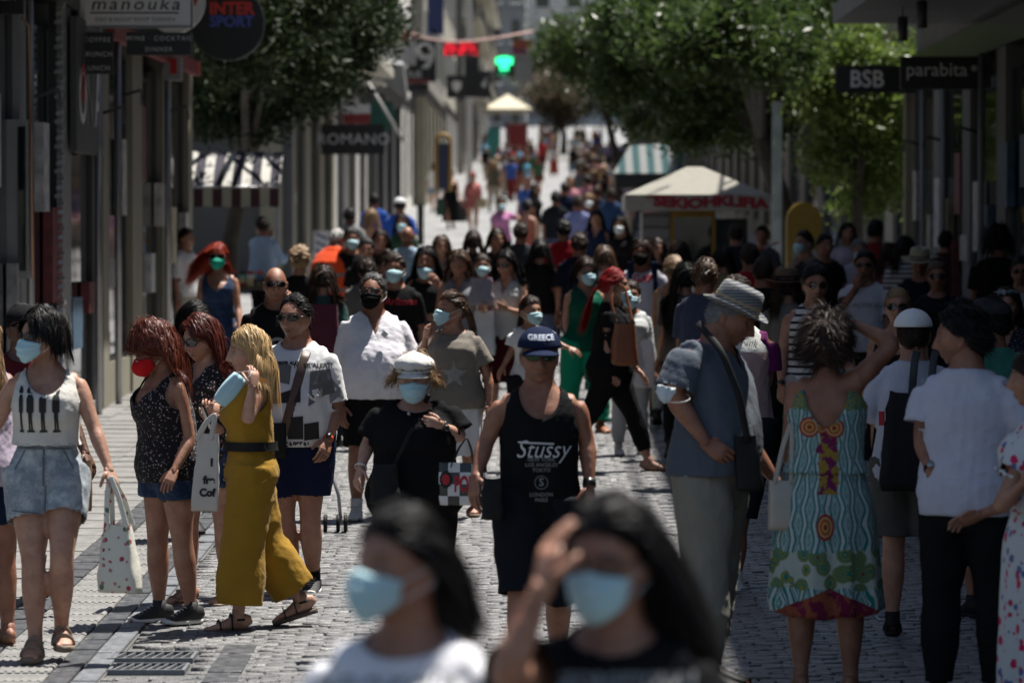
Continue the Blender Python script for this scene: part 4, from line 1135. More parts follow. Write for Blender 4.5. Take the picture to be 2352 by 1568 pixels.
# left row
A = block('beige shop building with dark windows and red fascia strip, left of the crowd', 43.3, 54.3, -1, 13, pm=P_BEIGE, wallm=P_BEIGE, bays=3, shop_h=4.35, over=1.25, pw=1.15, proud=.03, oz=1.0)  # its overhang slab is added above the frame only to keep the shopfront shaded
rs = MB(); rs.box(.062, .14, -5.4, 5.4, 3.86, 4.03); rs.build('red_strip', P_RED, A)
A1 = block('grey clad shop building at the left edge with the rolled shutter', 24, 43.28, -1, 12, pm=P_LGREY, wallm=P_GREY, bays=6, shop_h=4.6, over=1.1, pw=.75, plinth=.25, proud=.02, oz=.8)  # overhang slab here too is an unseen addition that shades the facade
B1 = block('beige corner building behind the striped awning', 76, 91, -1, 15, off=0, pm=P_BEIGE, wallm=P_CREAM, bays=3, pw=1.5, over=1.3)
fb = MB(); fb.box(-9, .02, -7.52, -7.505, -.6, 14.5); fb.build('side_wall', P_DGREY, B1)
for i in range(4):
    p = MB(); p.box(-.55 - i * 2.1, -.15 - i * 2.1, -7.62, -7.525, -.4, 4); p.build('pilaster', P_BEIGE, B1)
for i, (d0, d1, h, m, pmx, lb, off) in enumerate([(91.3, 108, 17, P_CREAM, P_MARBLE, 'cream building behind the black name board on the left', 0), (108.4, 128, 15, P_GREY, P_DGREY, 'grey building with a white marble shopfront on the left', -.2),
        (128.4, 150, 19, P_WHITE, P_WHITE, 'white building with fluted white pilasters on the left', .15), (150.5, 182, 16, P_STONE, P_BEIGE, 'stone building beyond the green pharmacy cross', -.3), (182.5, 225, 20, P_CREAM, P_MARBLE, 'cream building beside the far parasol', .1),
        (226, 280, 18, P_GREY, P_STONE, 'grey building at the far left end of the street', -.2), (281, 350, 22, P_WHITE, P_WHITE, 'farthest white building on the left', 0)]):
    block(lb, d0, d1, -1, h, off=off, wallm=m, pm=pmx, bays=max(3, int((d1 - d0) / 5)), pw=1.7, group='buildings down the left side', over=.5 if i == 0 else 0, balc=i > 4)
BLD_L, BLD_L2 = A, A1
# right row
R1 = block('dark glazed shop building along the right edge with a white canopy', 16, 58, 1, 15.2, pm=P_GREY, wallm=P_GREY, bays=11, shop_h=4.55, over=0, pw=.9, plinth=.2, proud=.02)
cn = MB(); cn.box(-1.62, .04, -14, 13.0, 4.62, 4.84); cn.build('canopy', P_LGREY, R1)
lp = MB(); lp.box(-.12, .3, 20.7, 20.98, -.5, 4.2); lp.build('corner_pilaster', P_BEIGE, R1)
for i, (d0, d1, h, m, pmx, lb, off) in enumerate([(62, 80, 6.2, P_STONE, P_STONE, 'low stone building behind the bright green tree on the right', 1.0), (80.4, 104, 14, P_CREAM, P_GREY, 'cream building behind the kiosk with the lettered roof', .6), (104.5, 135, 15, P_WHITE, P_STONE, 'white building behind the big dark tree', .6),
        (136, 175, 14, P_GREY, P_GREY, 'grey building past the big dark tree on the right', .8), (176, 240, 16, P_STONE, P_STONE, 'stone building at the far right bend', .8), (241, 330, 18, P_CREAM, P_CREAM, 'farthest cream building on the right', 1.5)]):
    block(lb, d0, d1, 1, h, off=off, wallm=m, pm=pmx, bays=max(3, int((d1 - d0) / 5)), pw=1.7, group='buildings down the right side', over=1.0 if i % 2 == 0 else 0)
# buildings that close the view at the top of the hill
def far_block(label, x0, x1, d, z0, z1, m, cols, rows, arch=False):
    b = empty('building', ((x0 + x1) / 2, d, z0), label, 'building'); w = x1 - x0; h = z1 - z0
    q = MB(); q.box(-w / 2, w / 2, 0, 14, -3, h); q.build('wall', m, b)
    for i in range(cols):
        for j in range(rows):
            cx = -w / 2 + w * (i + .5) / cols; cz = h * (j + .5) / rows; ww, hh = w / cols * .42, h / rows * .55
            g = MB(); g.box(cx - ww / 2, cx + ww / 2, -.06, .2, cz - hh / 2, cz + hh / 2); f = g.build('window', P_GLASS, b)
            s_ = MB(); s_.box(cx - ww / 2 - .2, cx + ww / 2 + .2, -.35, -.07, cz - hh / 2 - .25, cz - hh / 2 - .02); s_.build('sill', P_WHITE, f)
    for j in range(rows + 1):
        c = MB(); c.box(-w / 2 - .2, w / 2 + .2, -.3, -.002, h * j / rows - .12, h * j / rows + .12); c.build('cornice', m, b)
    return b
far_block('pale cream building closing the street at the top of the hill', 1.5, 30, 430, gz(430), 44, P_WHITE, 9, 6)
far_block('grey apartment building with dark balconies behind the pharmacy cross', -8, 1.3, 410, gz(400), 46, P_LGREY, 5, 9)
far_block('white apartment building far left above the street signs', -30, -8.3, 400, gz(400), 50, P_WHITE, 8, 9)
# cross street walls that close the gap on the left
cw = far_block('dark building down the side street behind the bookstall', -26, -13.5, 66, gz(66), 12, P_DGREY, 4, 3)
# ------------------------------------------------------------------ trees
def leafmat(c, c2, name='leaf', tl=.38):
    t = NT(name); g = t.n('NewGeometry'); v = t.coord('Object'); n = t.noise(v, 1.1, 3)
    f = t.math('ADD', t.math('MULTIPLY', g.outputs['Random Per Island'], .6), t.math('MULTIPLY', n, .4))
    t.base(t.mix(f, c, c2)); t.val('Roughness', .42 if tl > .3 else .6); t.val('Specular IOR Level', .4 if tl > .3 else .2)
    tr = t.n('BsdfTranslucent'); t.l(t.mix(f, tuple(x * 1.1 for x in c), tuple(x * 1.35 for x in c2)), tr.inputs[0])
    mx = t.n('MixShader'); mx.inputs[0].default_value = tl; t.l(t.b.outputs[0], mx.inputs[1]); t.l(tr.outputs[0], mx.inputs[2]); t.l(mx.outputs[0], t.out.inputs[0]); return t.m
BARK = solid('bark', (.05, .042, .034), .9, var=.35, scale=9, bump=.01, bscale=20)
def tree(label, x, d, h, blobs, n, lm, leaf=.085, trunk_r=.16, group=None, seed=1, dens=1.0, clump=.42):
    """blobs: (dx, dy, z, rx, ry, rz) crown lobes relative to the tree foot"""
    r = np.random.RandomState(seed); t = empty('tree', (x, d, gz(d)), label, 'tree', group)
    tb = MB(); top = np.array([np.mean([b[0] for b in blobs]) * .5, np.mean([b[1] for b in blobs]) * .5, h * .62])
    pts = [np.array([0, 0, -.2]), np.array([.05, .02, h * .2]), top * .6 + r.normal(size=3) * .05, top]
    tb.add(*loft(pts, [trunk_r * 1.3, trunk_r, trunk_r * .75, trunk_r * .45], None, None, 12)); tb.build('trunk', BARK, t, True)
    C, N = [], []
    for b in blobs:
        c = np.array(b[:3]); lb = MB(); mid = top * .55 + c * .45 + r.normal(size=3) * .15
        lb.add(*loft([pts[2], mid, c], [trunk_r * .5, trunk_r * .3, trunk_r * .12], None, None, 8)); lb.build('limb', BARK, t, True)
    vol = np.array([b[3] * b[4] * b[5] for b in blobs]) ** .75; vol /= vol.sum()
    P = []
    for b, w in zip(blobs, vol):
        m = int(n * w); ncl = max(6, int(m / 55))
        u = r.normal(size=(ncl, 3)); u /= np.linalg.norm(u, axis=1, keepdims=True); u *= (r.uniform(0, 1, (ncl, 1)) ** .38) * r.uniform(.8, 1.12, (ncl, 1))
        cc = u * np.array(b[3:6]) + np.array(b[:3]); k = r.randint(ncl, size=m); s_ = clump * (.5 + r.uniform(0, 1, ncl)) 
        P.append(cc[k] + r.normal(size=(m, 3)) * s_[k][:, None] * np.array([.5, .5, .34]))
    P = np.vstack(P); m = len(P)
    a = r.normal(size=(m, 3)); a /= np.linalg.norm(a, axis=1, keepdims=True); b_ = r.normal(size=(m, 3)) + np.array([0, 0, .0]); b_ -= a * (a * b_).sum(1, keepdims=True); b_ /= np.linalg.norm(b_, axis=1, keepdims=True)
    L = leaf * r.uniform(.6, 1.3, (m, 1)); w = L * .34; nrm = np.cross(a, b_)
    V = np.stack([P - a * L, P + b_ * w + nrm * w * .25, P + a * L, P - b_ * w + nrm * w * .25], 1).reshape(-1, 3)
    F = np.arange(m * 4).reshape(-1, 4)
    o = mk('crown', V, F, lm, t, False)
    return t
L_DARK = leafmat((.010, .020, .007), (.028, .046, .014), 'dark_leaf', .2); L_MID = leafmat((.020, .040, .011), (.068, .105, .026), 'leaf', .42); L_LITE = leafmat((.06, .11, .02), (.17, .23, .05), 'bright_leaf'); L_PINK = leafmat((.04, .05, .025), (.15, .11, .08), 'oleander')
def bl(d, lst, x):
    """lobes from picture places: (px, py, dy, rx, ry, rz)"""
    out = []
    for px, py, dy, rx, ry, rz in lst:
        p = at(px, py, d + dy); out.append((p[0] - x, dy, p[2] - gz(d), rx, ry, rz))
    return out
x = at(520, 500, 62)[0]
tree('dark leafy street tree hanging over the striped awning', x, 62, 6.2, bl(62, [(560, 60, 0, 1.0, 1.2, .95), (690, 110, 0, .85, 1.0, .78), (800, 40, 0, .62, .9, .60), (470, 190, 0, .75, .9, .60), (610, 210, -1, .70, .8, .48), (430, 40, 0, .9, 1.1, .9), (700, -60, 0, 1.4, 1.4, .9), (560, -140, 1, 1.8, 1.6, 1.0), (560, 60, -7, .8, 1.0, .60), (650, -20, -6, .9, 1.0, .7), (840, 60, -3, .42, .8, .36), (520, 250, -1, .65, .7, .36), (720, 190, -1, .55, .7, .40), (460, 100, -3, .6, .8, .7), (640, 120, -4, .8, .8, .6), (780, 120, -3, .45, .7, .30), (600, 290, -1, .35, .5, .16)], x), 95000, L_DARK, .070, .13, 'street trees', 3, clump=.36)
x = at(1800, 560, 66)[0]
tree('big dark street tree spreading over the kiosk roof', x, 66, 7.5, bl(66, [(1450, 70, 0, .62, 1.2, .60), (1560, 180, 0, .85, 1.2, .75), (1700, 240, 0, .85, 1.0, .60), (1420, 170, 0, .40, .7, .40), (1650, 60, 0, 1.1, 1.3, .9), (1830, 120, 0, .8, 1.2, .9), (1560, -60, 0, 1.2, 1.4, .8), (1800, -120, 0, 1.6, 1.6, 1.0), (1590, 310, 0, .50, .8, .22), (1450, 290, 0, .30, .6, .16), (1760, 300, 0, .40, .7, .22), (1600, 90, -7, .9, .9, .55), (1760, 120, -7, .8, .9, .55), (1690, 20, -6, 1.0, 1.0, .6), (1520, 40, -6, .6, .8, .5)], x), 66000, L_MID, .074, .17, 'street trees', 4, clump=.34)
x = at(1960, 600, 60)[0]
tree('bright green street tree in front of the black letter sign', x, 60, 5.0, bl(60, [(1960, 130, 0, .62, .8, .50), (1880, 230, 0, .40, .7, .45), (1990, 270, 0, .60, .8, .55), (1900, 360, 0, .35, .6, .35), (2040, 380, .5, .50, .7, .55), (1990, 450, .5, .40, .6, .30), (2090, 200, 0, .5, .7, .7)], x), 18000, L_LITE, .062, .10, 'street trees', 5, clump=.30)
x = at(1290, 300, 300)[0]
tree('small pale green tree on the bend at the top of the street', x, 290, 6, bl(290, [(1240, 150, 0, 1.3, 2, 1.6), (1300, 110, 0, 1.3, 2, 1.3), (1330, 170, 0, 1.6, 2, 2.0), (1250, 200, 0, 1.2, 1.5, 1.2)], x), 7000, L_MID, .20, .2, 'street trees', 6, clump=1.0)
x = at(1275, 320, 270)[0]
tree('pinkish oleander bush at the far bend of the street', x, 270, 4, bl(270, [(1260, 210, 0, 1.6, 2, 1.2), (1310, 230, 0, 1.4, 2, 1.3), (1280, 255, 0, 1.6, 1.6, .9)], x), 6000, L_PINK, .18, .15, None, 7, clump=.9)
x = at(1330, 120, 120)[0]
tree('young bright tree reaching into the gap below the cream building', at(1420, 300, 120)[0], 120, 8, bl(120, [(1290, 95, 0, .55, .8, .55), (1330, 150, 0, .6, .8, .5), (1390, 60, 0, .8, 1, .8), (1300, 160, 0, .3, .5, .5), (1420, 200, 0, .9, 1, .9)], at(1420, 300, 120)[0]), 7000, L_MID, .10, .12, 'street trees', 8, clump=.5)
# ------------------------------------------------------------------ cloth patterns
def pat(name, fn, rough=.85, fold=.004):
    t = NT(name); v = t.coord('Object'); fabric_core(t, v, (.5, .5, .5), rough, fold)
    t.base(fn(t, v)); return t.m
def m_floral(bg_, cols, scale=40, size=.33, name='floral_cloth'):
    def fn(t, v):
        out = bg_
        for i, c in enumerate(cols):
            mp = t.n('Mapping'); mp.inputs['Location'].default_value = (i * 3.3, i * 1.7, i * 2.1); t.l(v, mp.inputs[0])
            vo = t.n('TexVoronoi'); vo.inputs['Scale'].default_value = scale * (1 + .25 * i); t.l(mp.outputs[0], vo.inputs['Vector'])
            n = t.noise(mp.outputs[0], scale * 3, 2); d = t.math('ADD', vo.outputs['Distance'], t.math('MULTIPLY', n, .25))
            out = t.mix(t.math('LESS_THAN', d, size + .12), out, c)
        return out
    return pat(name, fn)
def m_stripes(c1, c2, period, duty=.5, axis=2, name='striped_cloth', rough=.85):
    def fn(t, v):
        z = t.sep(v)[axis]; f = t.math('FRACT', t.math('MULTIPLY', z, 1 / period)); return t.mix(t.math('LESS_THAN', f, duty), c1, c2)
    return pat(name, fn, rough)
def m_denim(c=(.23, .27, .31), worn=(.50, .53, .54), name='washed_denim'):
    def fn(t, v):
        n = t.noise(v, 14, 6, .7); w = t.ramp(n, [(.42, 0), (.66, 1)]); f = t.noise(v, 260, 2)
        return t.mix(1.0, t.mix(w, c, worn), t.ramp(f, [(.3, .78), (.7, 1.05)]), 'MULTIPLY')
    return pat(name, fn, .9, .005)
WHITE = (.66, .66, .66); BLACK = (.010, .010, .011); OFFW = (.60, .58, .53)
F_WHITE = fabric(WHITE, 'white_cotton', fold=.005); F_BLACK = fabric(BLACK, 'black_cotton', fold=.006); F_OFF = fabric(OFFW, 'offwhite_cotton', fold=.005)
F_NAVY = fabric((.012, .018, .045), 'navy_cotton'); F_BEIGE = fabric((.23, .215, .175), 'beige_twill'); F_TAUPE = fabric((.185, .165, .14), 'taupe_cotton')
D_LIGHT = m_denim(); D_MID = m_denim((.05, .09, .17), (.14, .2, .3), 'blue_denim'); D_DARK = m_denim((.015, .03, .07), (.05, .08, .14), 'dark_denim')
INK = solid('black_ink', (.012, .012, .012), .8, var=0); INKG = solid('grey_ink', (.12, .12, .12), .8, var=.3); INKW = solid('white_ink', (.55, .55, .55), .8, var=0); INKR = solid('red_ink', (.42, .02, .03), .8, var=0); INKM = solid('mid_ink', (.20, .20, .20), .8, var=0)
M_SAND = solid('tan_leather', (.20, .14, .095), .6); M_BLK = solid('black_leather', (.010, .010, .010), .62, spec=.2, bump=.0005, bscale=150); M_BROWN = solid('cognac_leather', (.23, .075, .03), .4, bump=.0006, bscale=120)
def lq(fg, px, py, dy=0.0):
    """picture place -> the person's own space, dy metres behind the body axis"""
    return np.array([(px - fg.x) / fg.scale, dy, (fg.yg - py) / fg.scale])
def wq(fg, px, py, dy=0.0):
    return lq(fg, px, py, dy) + np.array(fg.root.location)
def art(fg, part, V2, F2, mat, px, py, name='print', sx=1.0, back=False, yawdir=None, off=.005):
    o, VF = fg.parts[part]; c = lq(fg, px, py); c[1] = 0
    dr = np.array([0, 1., 0]) 
    pv, pf = project(V2, F2, VF[0], VF[1], c, [sx, 0, 0], [0, 0, 1], dr, off + .004, .02)
    if pf: mk(name, pv, pf, mat, o, True)
def txt(fg, part, s_, px, py, size, mat, bold=.0, sx=1, rot=0, name='lettering', space=1, shear=0):
    V, F = text_vf(s_, size, bold, shear, space=space)
    if rot:
        c, n = math.cos(rot), math.sin(rot); V = np.stack([V[:, 0] * c - V[:, 1] * n, V[:, 0] * n + V[:, 1] * c, V[:, 2]], 1)
    art(fg, part, V, F, mat, px, py, name, sx)
def polyart(fg, part, pts, mat, name='print'):
    """a flat printed shape given by picture points"""
    P = np.array([[(x - pts[0][0]) / fg.scale, -(y - pts[0][1]) / fg.scale, 0] for x, y in pts])
    art(fg, part, P, [tuple(range(len(P)))], mat, pts[0][0], pts[0][1], name)
def strap(fg, pts, name, mat, w=.015, th=.003, parent=None, world=False, out=(0, -1, 0)):
    P = np.array(pts); P2 = []
    for i in range(len(P) - 1):
        for t in np.linspace(0, 1, 6, endpoint=False): P2.append(P[i] * (1 - t) + P[i + 1] * t)
    P2.append(P[-1]); P2 = np.array(P2)
    for _ in range(2): P2[1:-1] = (P2[:-2] + 2 * P2[1:-1] + P2[2:]) / 4
    T = np.gradient(P2, axis=0); S = np.cross(T, np.array(out, float)); return mk(name, *loft(P2, w, th, S, 8, power=3), mat, parent)
def bodystrap(fg, part, a, b, name, mat, w=.018, parent=None):
    """a strap lying on the front of a garment between two picture points, then over the shoulder"""
    P = np.array([lq(fg, a[0] + (b[0] - a[0]) * t, a[1] + (b[1] - a[1]) * t) for t in np.linspace(0, 1, 14)])
    o, VF = fg.parts[part]; T = BVHTree.FromPolygons([Vector(v) for v in VF[0]], [list(map(int, f)) for f in VF[1]])
    Q = []; last = -.12
    for p in P:
        h = T.ray_cast(Vector((p[0], -2, p[2])), Vector((0, 1, 0)), 4)
        y = h[0][1] if h[0] is not None else last
        last = y; Q.append([p[0], y - .010, p[2]])
    Q = np.array(Q); Q[1:-1, 1] = (Q[:-2, 1] + Q[1:-1, 1] + Q[2:, 1]) / 3
    T_ = np.gradient(Q, axis=0); S = np.cross(T_, np.array([0, -1., 0]))
    return mk(name, *loft(Q, w, .003, S, 8, power=3), mat, parent or fg.root)
def bagbody(name, c, w, h, t, mat, label, cat, top=.85, rz=0, soft=.012, seed=1, group=None, flap=None, tilt=0):
    """soft bag: an Empty with a body; c = bottom centre"""
    e = empty(name, tuple(c), label, cat, group, rz); r = np.random.RandomState(seed)
    zs = np.linspace(0, h, 12); V = []; n = 28; th = np.linspace(0, 2 * PI, n, endpoint=False)
    for z in zs:
        k = z / h; ww = w / 2 * (1 - (1 - top) * k) * (1 - .06 * math.exp(-k * 12)); tt = t / 2 * (1 - .55 * k ** 2) * (1 - .15 * math.exp(-k * 12))
        cx = np.sign(np.cos(th)) * np.abs(np.cos(th)) ** .45 * ww; sy = np.sign(np.sin(th)) * np.abs(np.sin(th)) ** .45 * tt
        V.append(np.stack([cx + tilt * z, sy, np.full(n, z) + .25 * soft * np.cos(th * 2) * k], 1))
    V = np.vstack(V); F = [(i * n + j, i * n + (j + 1) % n, (i + 1) * n + (j + 1) % n, (i + 1) * n + j) for i in range(11) for j in range(n)]
    F2 = np.array(F); N = vnormals(V, F2); V = V + N * folds(V, seed, soft, (1, 1, 1), 24)[:, None]; F.append(tuple(range(n - 1, -1, -1)))
    b = mk('bag_body', V, F, mat, e); e['_h'] = h
    return e, (V, F), b
# ------------------------------------------------------------------ the people nearest to us
SUNG = ('shades', {})
# tank top woman
g = person('dark haired woman in a cream tank top, pale denim shorts, blue mask and sunglasses', 106, 470, 1.71, 4, 'f', 0, 'fair',
    top=dict(k='shirt', mat=F_OFF, sleeve=0, neck='tank', hem=.27, loose=1.5, armhole=1.05, seed=11, name='tank_top'),
    bot=dict(k='trousers', mat=D_LIGHT, length=.42, ease=.009, flare=.006, top=.40, name='denim_shorts'),
    hairs=dict(c='black', style='down', length=.12, thick=.018, curl=.10, fwd=.25, seed=3), wear=['mask', SUNG],
    pose=dict(legs={'R': (12, 4, 2), 'L': (-6, 14, 3)}, arms={'R': (-12, 26, 12, 0), 'L': (6, 22, 10, 0)}, head=(52, 3, 0)),
    px={'elL': (219, 985, -.4), 'wrL': (258, 1078, -.8), 'knR': (82, 1285, -1), 'anR': (86, 1468, 0), 'knL': (150, 1272, -1), 'anL': (141, 1446, 1)}, shoes=dict(kind='sandal', mat=M_SAND, sole=M_SAND),
    hands={'L': dict(curl=1.3), 'R': dict(curl=.5)})
for i, cx in enumerate((55, 77, 106, 136)):     # four plain dark suited shapes printed on the top
    k = 1.0 if i else .6; y0 = 893
    def off(l): return [(cx + a * k * .92, y0 + b * 1.0) for a, b in l]
    polyart(g, 'tank_top', off([(-9, 0), (-5, -9), (4, -9), (9, -2), (8, 7), (-8, 7)]), INK)
    polyart(g, 'tank_top', off([(-5, 10), (5, 10), (9, 18), (9, 50), (5, 52), (5, 92), (1, 92), (0, 60), (-1, 92), (-5, 92), (-5, 52), (-9, 50), (-9, 18)]), INK)
    polyart(g, 'tank_top', off([(-9, 92), (9, 92), (10, 97), (-10, 97)]), INK)
DK = solid('dark_stitching', (.10, .12, .14), .9, var=.3)
for l_ in ([(103, 1014), (108, 1014), (108, 1112), (103, 1112)], [(46, 1024), (165, 1026), (165, 1030), (46, 1028)], [(60, 1030), (63, 1031), (40, 1075), (37, 1073)], [(148, 1031), (151, 1030), (174, 1073), (171, 1075)], [(108, 1112), (111, 1112), (112, 1170), (107, 1170)], [(28, 1166), (98, 1172), (98, 1175), (28, 1169)], [(116, 1172), (190, 1166), (190, 1169), (116, 1175)]):
    polyart(g, 'denim_shorts', l_, DK, 'stitching')
for y_ in (1024, 1045, 1068, 1090): MB().add(*sphere(lq(g, 112, y_, -.17), .006, 8, 5)).build('button', P_STEEL, g.root, True)
MB().add(*sphere(g.h2w((-.082, -.01, -.045))[0], .007, 8, 6)).build('earring', P_STEEL, g.root, True)
MB().add(*sphere(g.h2w((.082, -.01, -.045))[0], .007, 8, 6)).build('earring', P_STEEL, g.root, True)
M_FB = m_floral((.60, .58, .50), [(.10, .17, .13), (.34, .05, .07), (.40, .18, .16)], 13, .20, 'floral_canvas')
def straps2(e, mat, w, h, top, dx=.0, hw=.018, dy=.03, nm='handle'):
    for sy in (-1, 1):
        pts = [(-w * .28, sy * dy, h * .92), (-w * .16 + dx * .5, sy * dy * .8, h + top * .55), (dx, sy * .008, h + top), (w * .16 + dx * .5, sy * dy * .8, h + top * .55), (w * .28, sy * dy, h * .92)]
        strap(None, pts, nm, mat, hw, .002, e)
e, VF, b = bagbody('handbag', wq(g, 284, 1352, -.22), .225, .33, .13, M_FB, 'white canvas bag with red roses hanging from the hand of the tank top woman', 'bag', .62, rz=-.35, soft=.007, seed=4, tilt=-.04)
straps2(e, M_FB, .20, .33, .235, -.05, .014, .035)
# half hidden woman on the far left edge and the person behind
person('woman with light brown ponytail and lilac shirt cut by the left edge', -38, 458, 1.66, -150, 'f', 0, 'tan', top=dict(k='shirt', mat=fabric((.42, .36, .45), 'lilac_cotton'), sleeve=.0, neck='crew', hem=-.15, loose=1.4),
    bot=dict(k='trousers', mat=F_NAVY, length=.6, ease=.02), hairs=dict(c='dblonde', style='pony', length=.36, tie=(-.12, .04), thick=.012), pose=dict(arms={'L': (10, 14, 35), 'R': (5, 10, 20)}, legs={'R': (0, 5), 'L': (5, 5)}),
    px={'elR': (14, 1045, 0)}, shoes=dict(kind='sandal', mat=M_SAND))
person('person in a black cap and black clothes walking behind the tank top woman', 50, 415, 1.66, 12, 'm', 0, 'brown', top=dict(k='shirt', mat=fabric((.09, .008, .012), 'dark_red_cotton'), sleeve=.6, hem=-.15, loose=1.4),
    bot=dict(k='trousers', mat=F_BLACK, length=.95, ease=.02), hairs=dict(c='black', style='short', length=.03), wear=[('cap', dict(mat=F_BLACK))], pose=dict(legs={'R': (14, 4), 'L': (-14, 22)}, head=(-10, 0, 0), arms={'R': (-10, 8, 10), 'L': (10, 20, 20)}),
    shoes=dict(kind='boot', mat=M_BLK))
PAPER = solid('kraft_paper', (.25, .155, .085), .8, bump=.001)
gg = type('o', (), {})
e, VF, b = bagbody('paper_bag', (-2.36, 23.0, gz(23) + .56), .19, .27, .09, PAPER, 'brown paper carrier bag between the tank top woman and the floral bag', 'paper bag', 1.0, rz=.5, soft=.003, seed=2)
# red mask woman
M_F1 = m_floral((.014, .012, .014), [(.42, .30, .28), (.30, .29, .28)], 46, .20, 'dark_ditsy_cloth')
g = person('auburn haired woman in a red mask and dark floral top, hand on her mask', 386, 434, 1.585, -58, 'f', 0, 'mid', girth=1.1,
    top=dict(k='shirt', mat=M_F1, sleeve=0, neck='strap', hem=-.20, loose=2.0, armhole=1.0, seed=5, hang=1.02, name='floral_top'), bot=dict(k='trousers', mat=D_DARK, length=.30, ease=.014, name='denim_shorts'),
    hairs=dict(c='auburn', style='down', length=.30, thick=.022, curl=.34, seed=8, part=.02), pose=dict(lean=4, head=(4, 26, 0), legs={'R': (2, 4, 2), 'L': (-4, 4, 2)}, arms={'R': (60, 10, 110, 20), 'L': (8, 10, 22, 0)}),
    px={'elR': (312, 968, .25), 'wrR': (346, 890, -.6), 'elL': (440, 1005, -.6), 'wrL': (406, 1078, -.8)}, wear=[('mask', dict(mat=fabric((.50, .008, .012), 'red_mask_cloth', .7, .001), ffp=True))],
    shoes=dict(kind='sneaker', mat=solid('black_mesh', (.015, .015, .016), .7, bump=.001, bscale=300), sole=M_sole_w), hands={'R': dict(curl=.55, dirv=(.25, -.25, .9), palm=(.6, .2, -.2)), 'L': dict(curl=.75)})
e, VF, b = bagbody('clutch_bag', wq(g, 424, 1150, -.10), .24, .125, .05, fabric((.09, .10, .07), 'olive_cloth'), 'olive cloth clutch held against the hip of the red mask woman', 'bag', .95, rz=.1, soft=.008, seed=9)
# dark red hair and sunglasses
M_F2 = m_floral((.02, .02, .02), [(.52, .50, .50), (.40, .20, .20)], 42, .22, 'black_white_cloth')
g3 = person('woman with long dark red hair and black sunglasses looking down at a phone', 474, 414, 1.585, -32, 'f', 0, 'fair', top=dict(k='shirt', mat=M_F2, sleeve=.18, neck='v', hem=-.15, loose=1.7, seed=6), bot=dict(k='trousers', mat=D_DARK, length=.32, ease=.015, name='denim_shorts'),
    hairs=dict(c=(.095, .018, .012), style='down', length=.36, thick=.018, curl=.05, seed=9), pose=dict(head=(16, 14, 0), arms={'R': (30, 10, 80, 20), 'L': (35, 10, 100, 40)}, legs={'R': (4, 4), 'L': (-2, 6)}),
    px={'elL': (512, 1000, -.2), 'wrL': (486, 958, -.8)}, wear=[('shades', dict(w=.028, h=.022))], shoes=dict(kind='thin', mat=M_SAND, sole=M_SAND), hands={'L': dict(curl=1.0, dirv=(-.1, -.2, .9))})
ph = empty('mobile_phone', wq(g3, 487, 950, -.42), 'black mobile phone in the hand of the red haired woman with sunglasses', 'phone'); MB().obox((0, 0, 0), (.012, -.03, 0), (.004, .002, 0), (-.03, 0, .07)).build('case', M_black_pl, ph)
MB().obox((-.004, -.005, 0), (.011, -.028, 0), (.002, .001, 0), (-.028, 0, .066)).build('screen', P_GLASS, ph)
# mustard dress
MUST = fabric((.31, .175, .018), 'mustard_linen', .85, .005)
g = person('blonde woman in a mustard jumpsuit with wide legs taking off her blue mask', 574, 440, 1.565, -78, 'f', 0, 'pale', girth=1.08,
    top=dict(k='shirt', mat=MUST, name='jumpsuit_top', sleeve=0, neck='strap', hem=.22, loose=1.2, armhole=.95, seed=7, hang=.92), bot=dict(k='trousers', mat=MUST, length=1.80, ease=.013, flare=.042, top=.28, amp=1.1, seed=4, name='wide_trousers'),
    hairs=dict(c='blonde', style='down', length=.31, thick=.014, seed=12, part=.0), face=dict(lips=(.38, .07, .06), brow=(.16, .10, .06)),
    pose=dict(head=(2, 4, 0), lean=-3, legs={'L': (8, 4, 1), 'R': (-12, 22, 1)}, arms={'L': (70, 20, 120), 'R': (50, 5, 60)}),
    px={'elL': (574, 962, -.5), 'wrL': (587, 880, -.3), 'elR': (540, 985, .5), 'wrR': (508, 950, -.6)}, shoes=dict(kind='sandal', mat=M_BLK, sole=solid('brown_sole', (.09, .06, .045), .7)),
    hands={'L': dict(curl=.9, dirv=(.1, .25, .95), palm=(-.5, .8, 0)), 'R': dict(curl=1.0, dirv=(-.5, -.3, .3))})
zb = lq(g, 560, 1029)[2]
Vb, Fb = skirt(g, 0, top=.30, zlo=(zb - .010) / g.H, nz=3, pleat=0, amp=0); Nb = Vb - Vb.mean(0); Nb[:, 2] = 0; Vb = Vb + Nb / (np.linalg.norm(Nb, axis=1, keepdims=True) + 1e-9) * .030; mk('belt', Vb, Fb, M_BLK, g.root)
for i, y in enumerate((925, 960, 992, 1030, 1065, 1100)):
    p = lq(g, 524 - (8 if y > 1040 else 0), y, -.05); MB().add(*sphere(p, .008, 8, 6)).build('button', M_LEATH if False else M_SAND, g.root, True)
fm = empty('face_mask', wq(g, 548, 890, -.32), 'pale blue face mask dangling between the ear and hand of the blonde woman', 'face mask')
u = (np.array([564, 505]) - 548) / 440.; A0 = lq(g, 560, 860) - lq(g, 548, 890); A1 = lq(g, 513, 918) - lq(g, 548, 890); ax = (A1 - A0); sd = unit(np.cross(ax, [0, 1, 0])) * .038
Vm, nn_ = [], 10
for i in range(nn_):
    for j in range(7):
        t, w = i / (nn_ - 1), j / 6 - .5; p = A0 + ax * t + sd * 2 * w; p = p + sd * .45 * w * math.sin(PI * t) + ax * .10 * math.cos(w * 3) * (t - .5) + np.array([0, -.012 * math.sin(PI * (w + .5)) - .012 * math.sin(PI * t) + .005 * math.sin(w * 24), 0]); Vm.append(p)
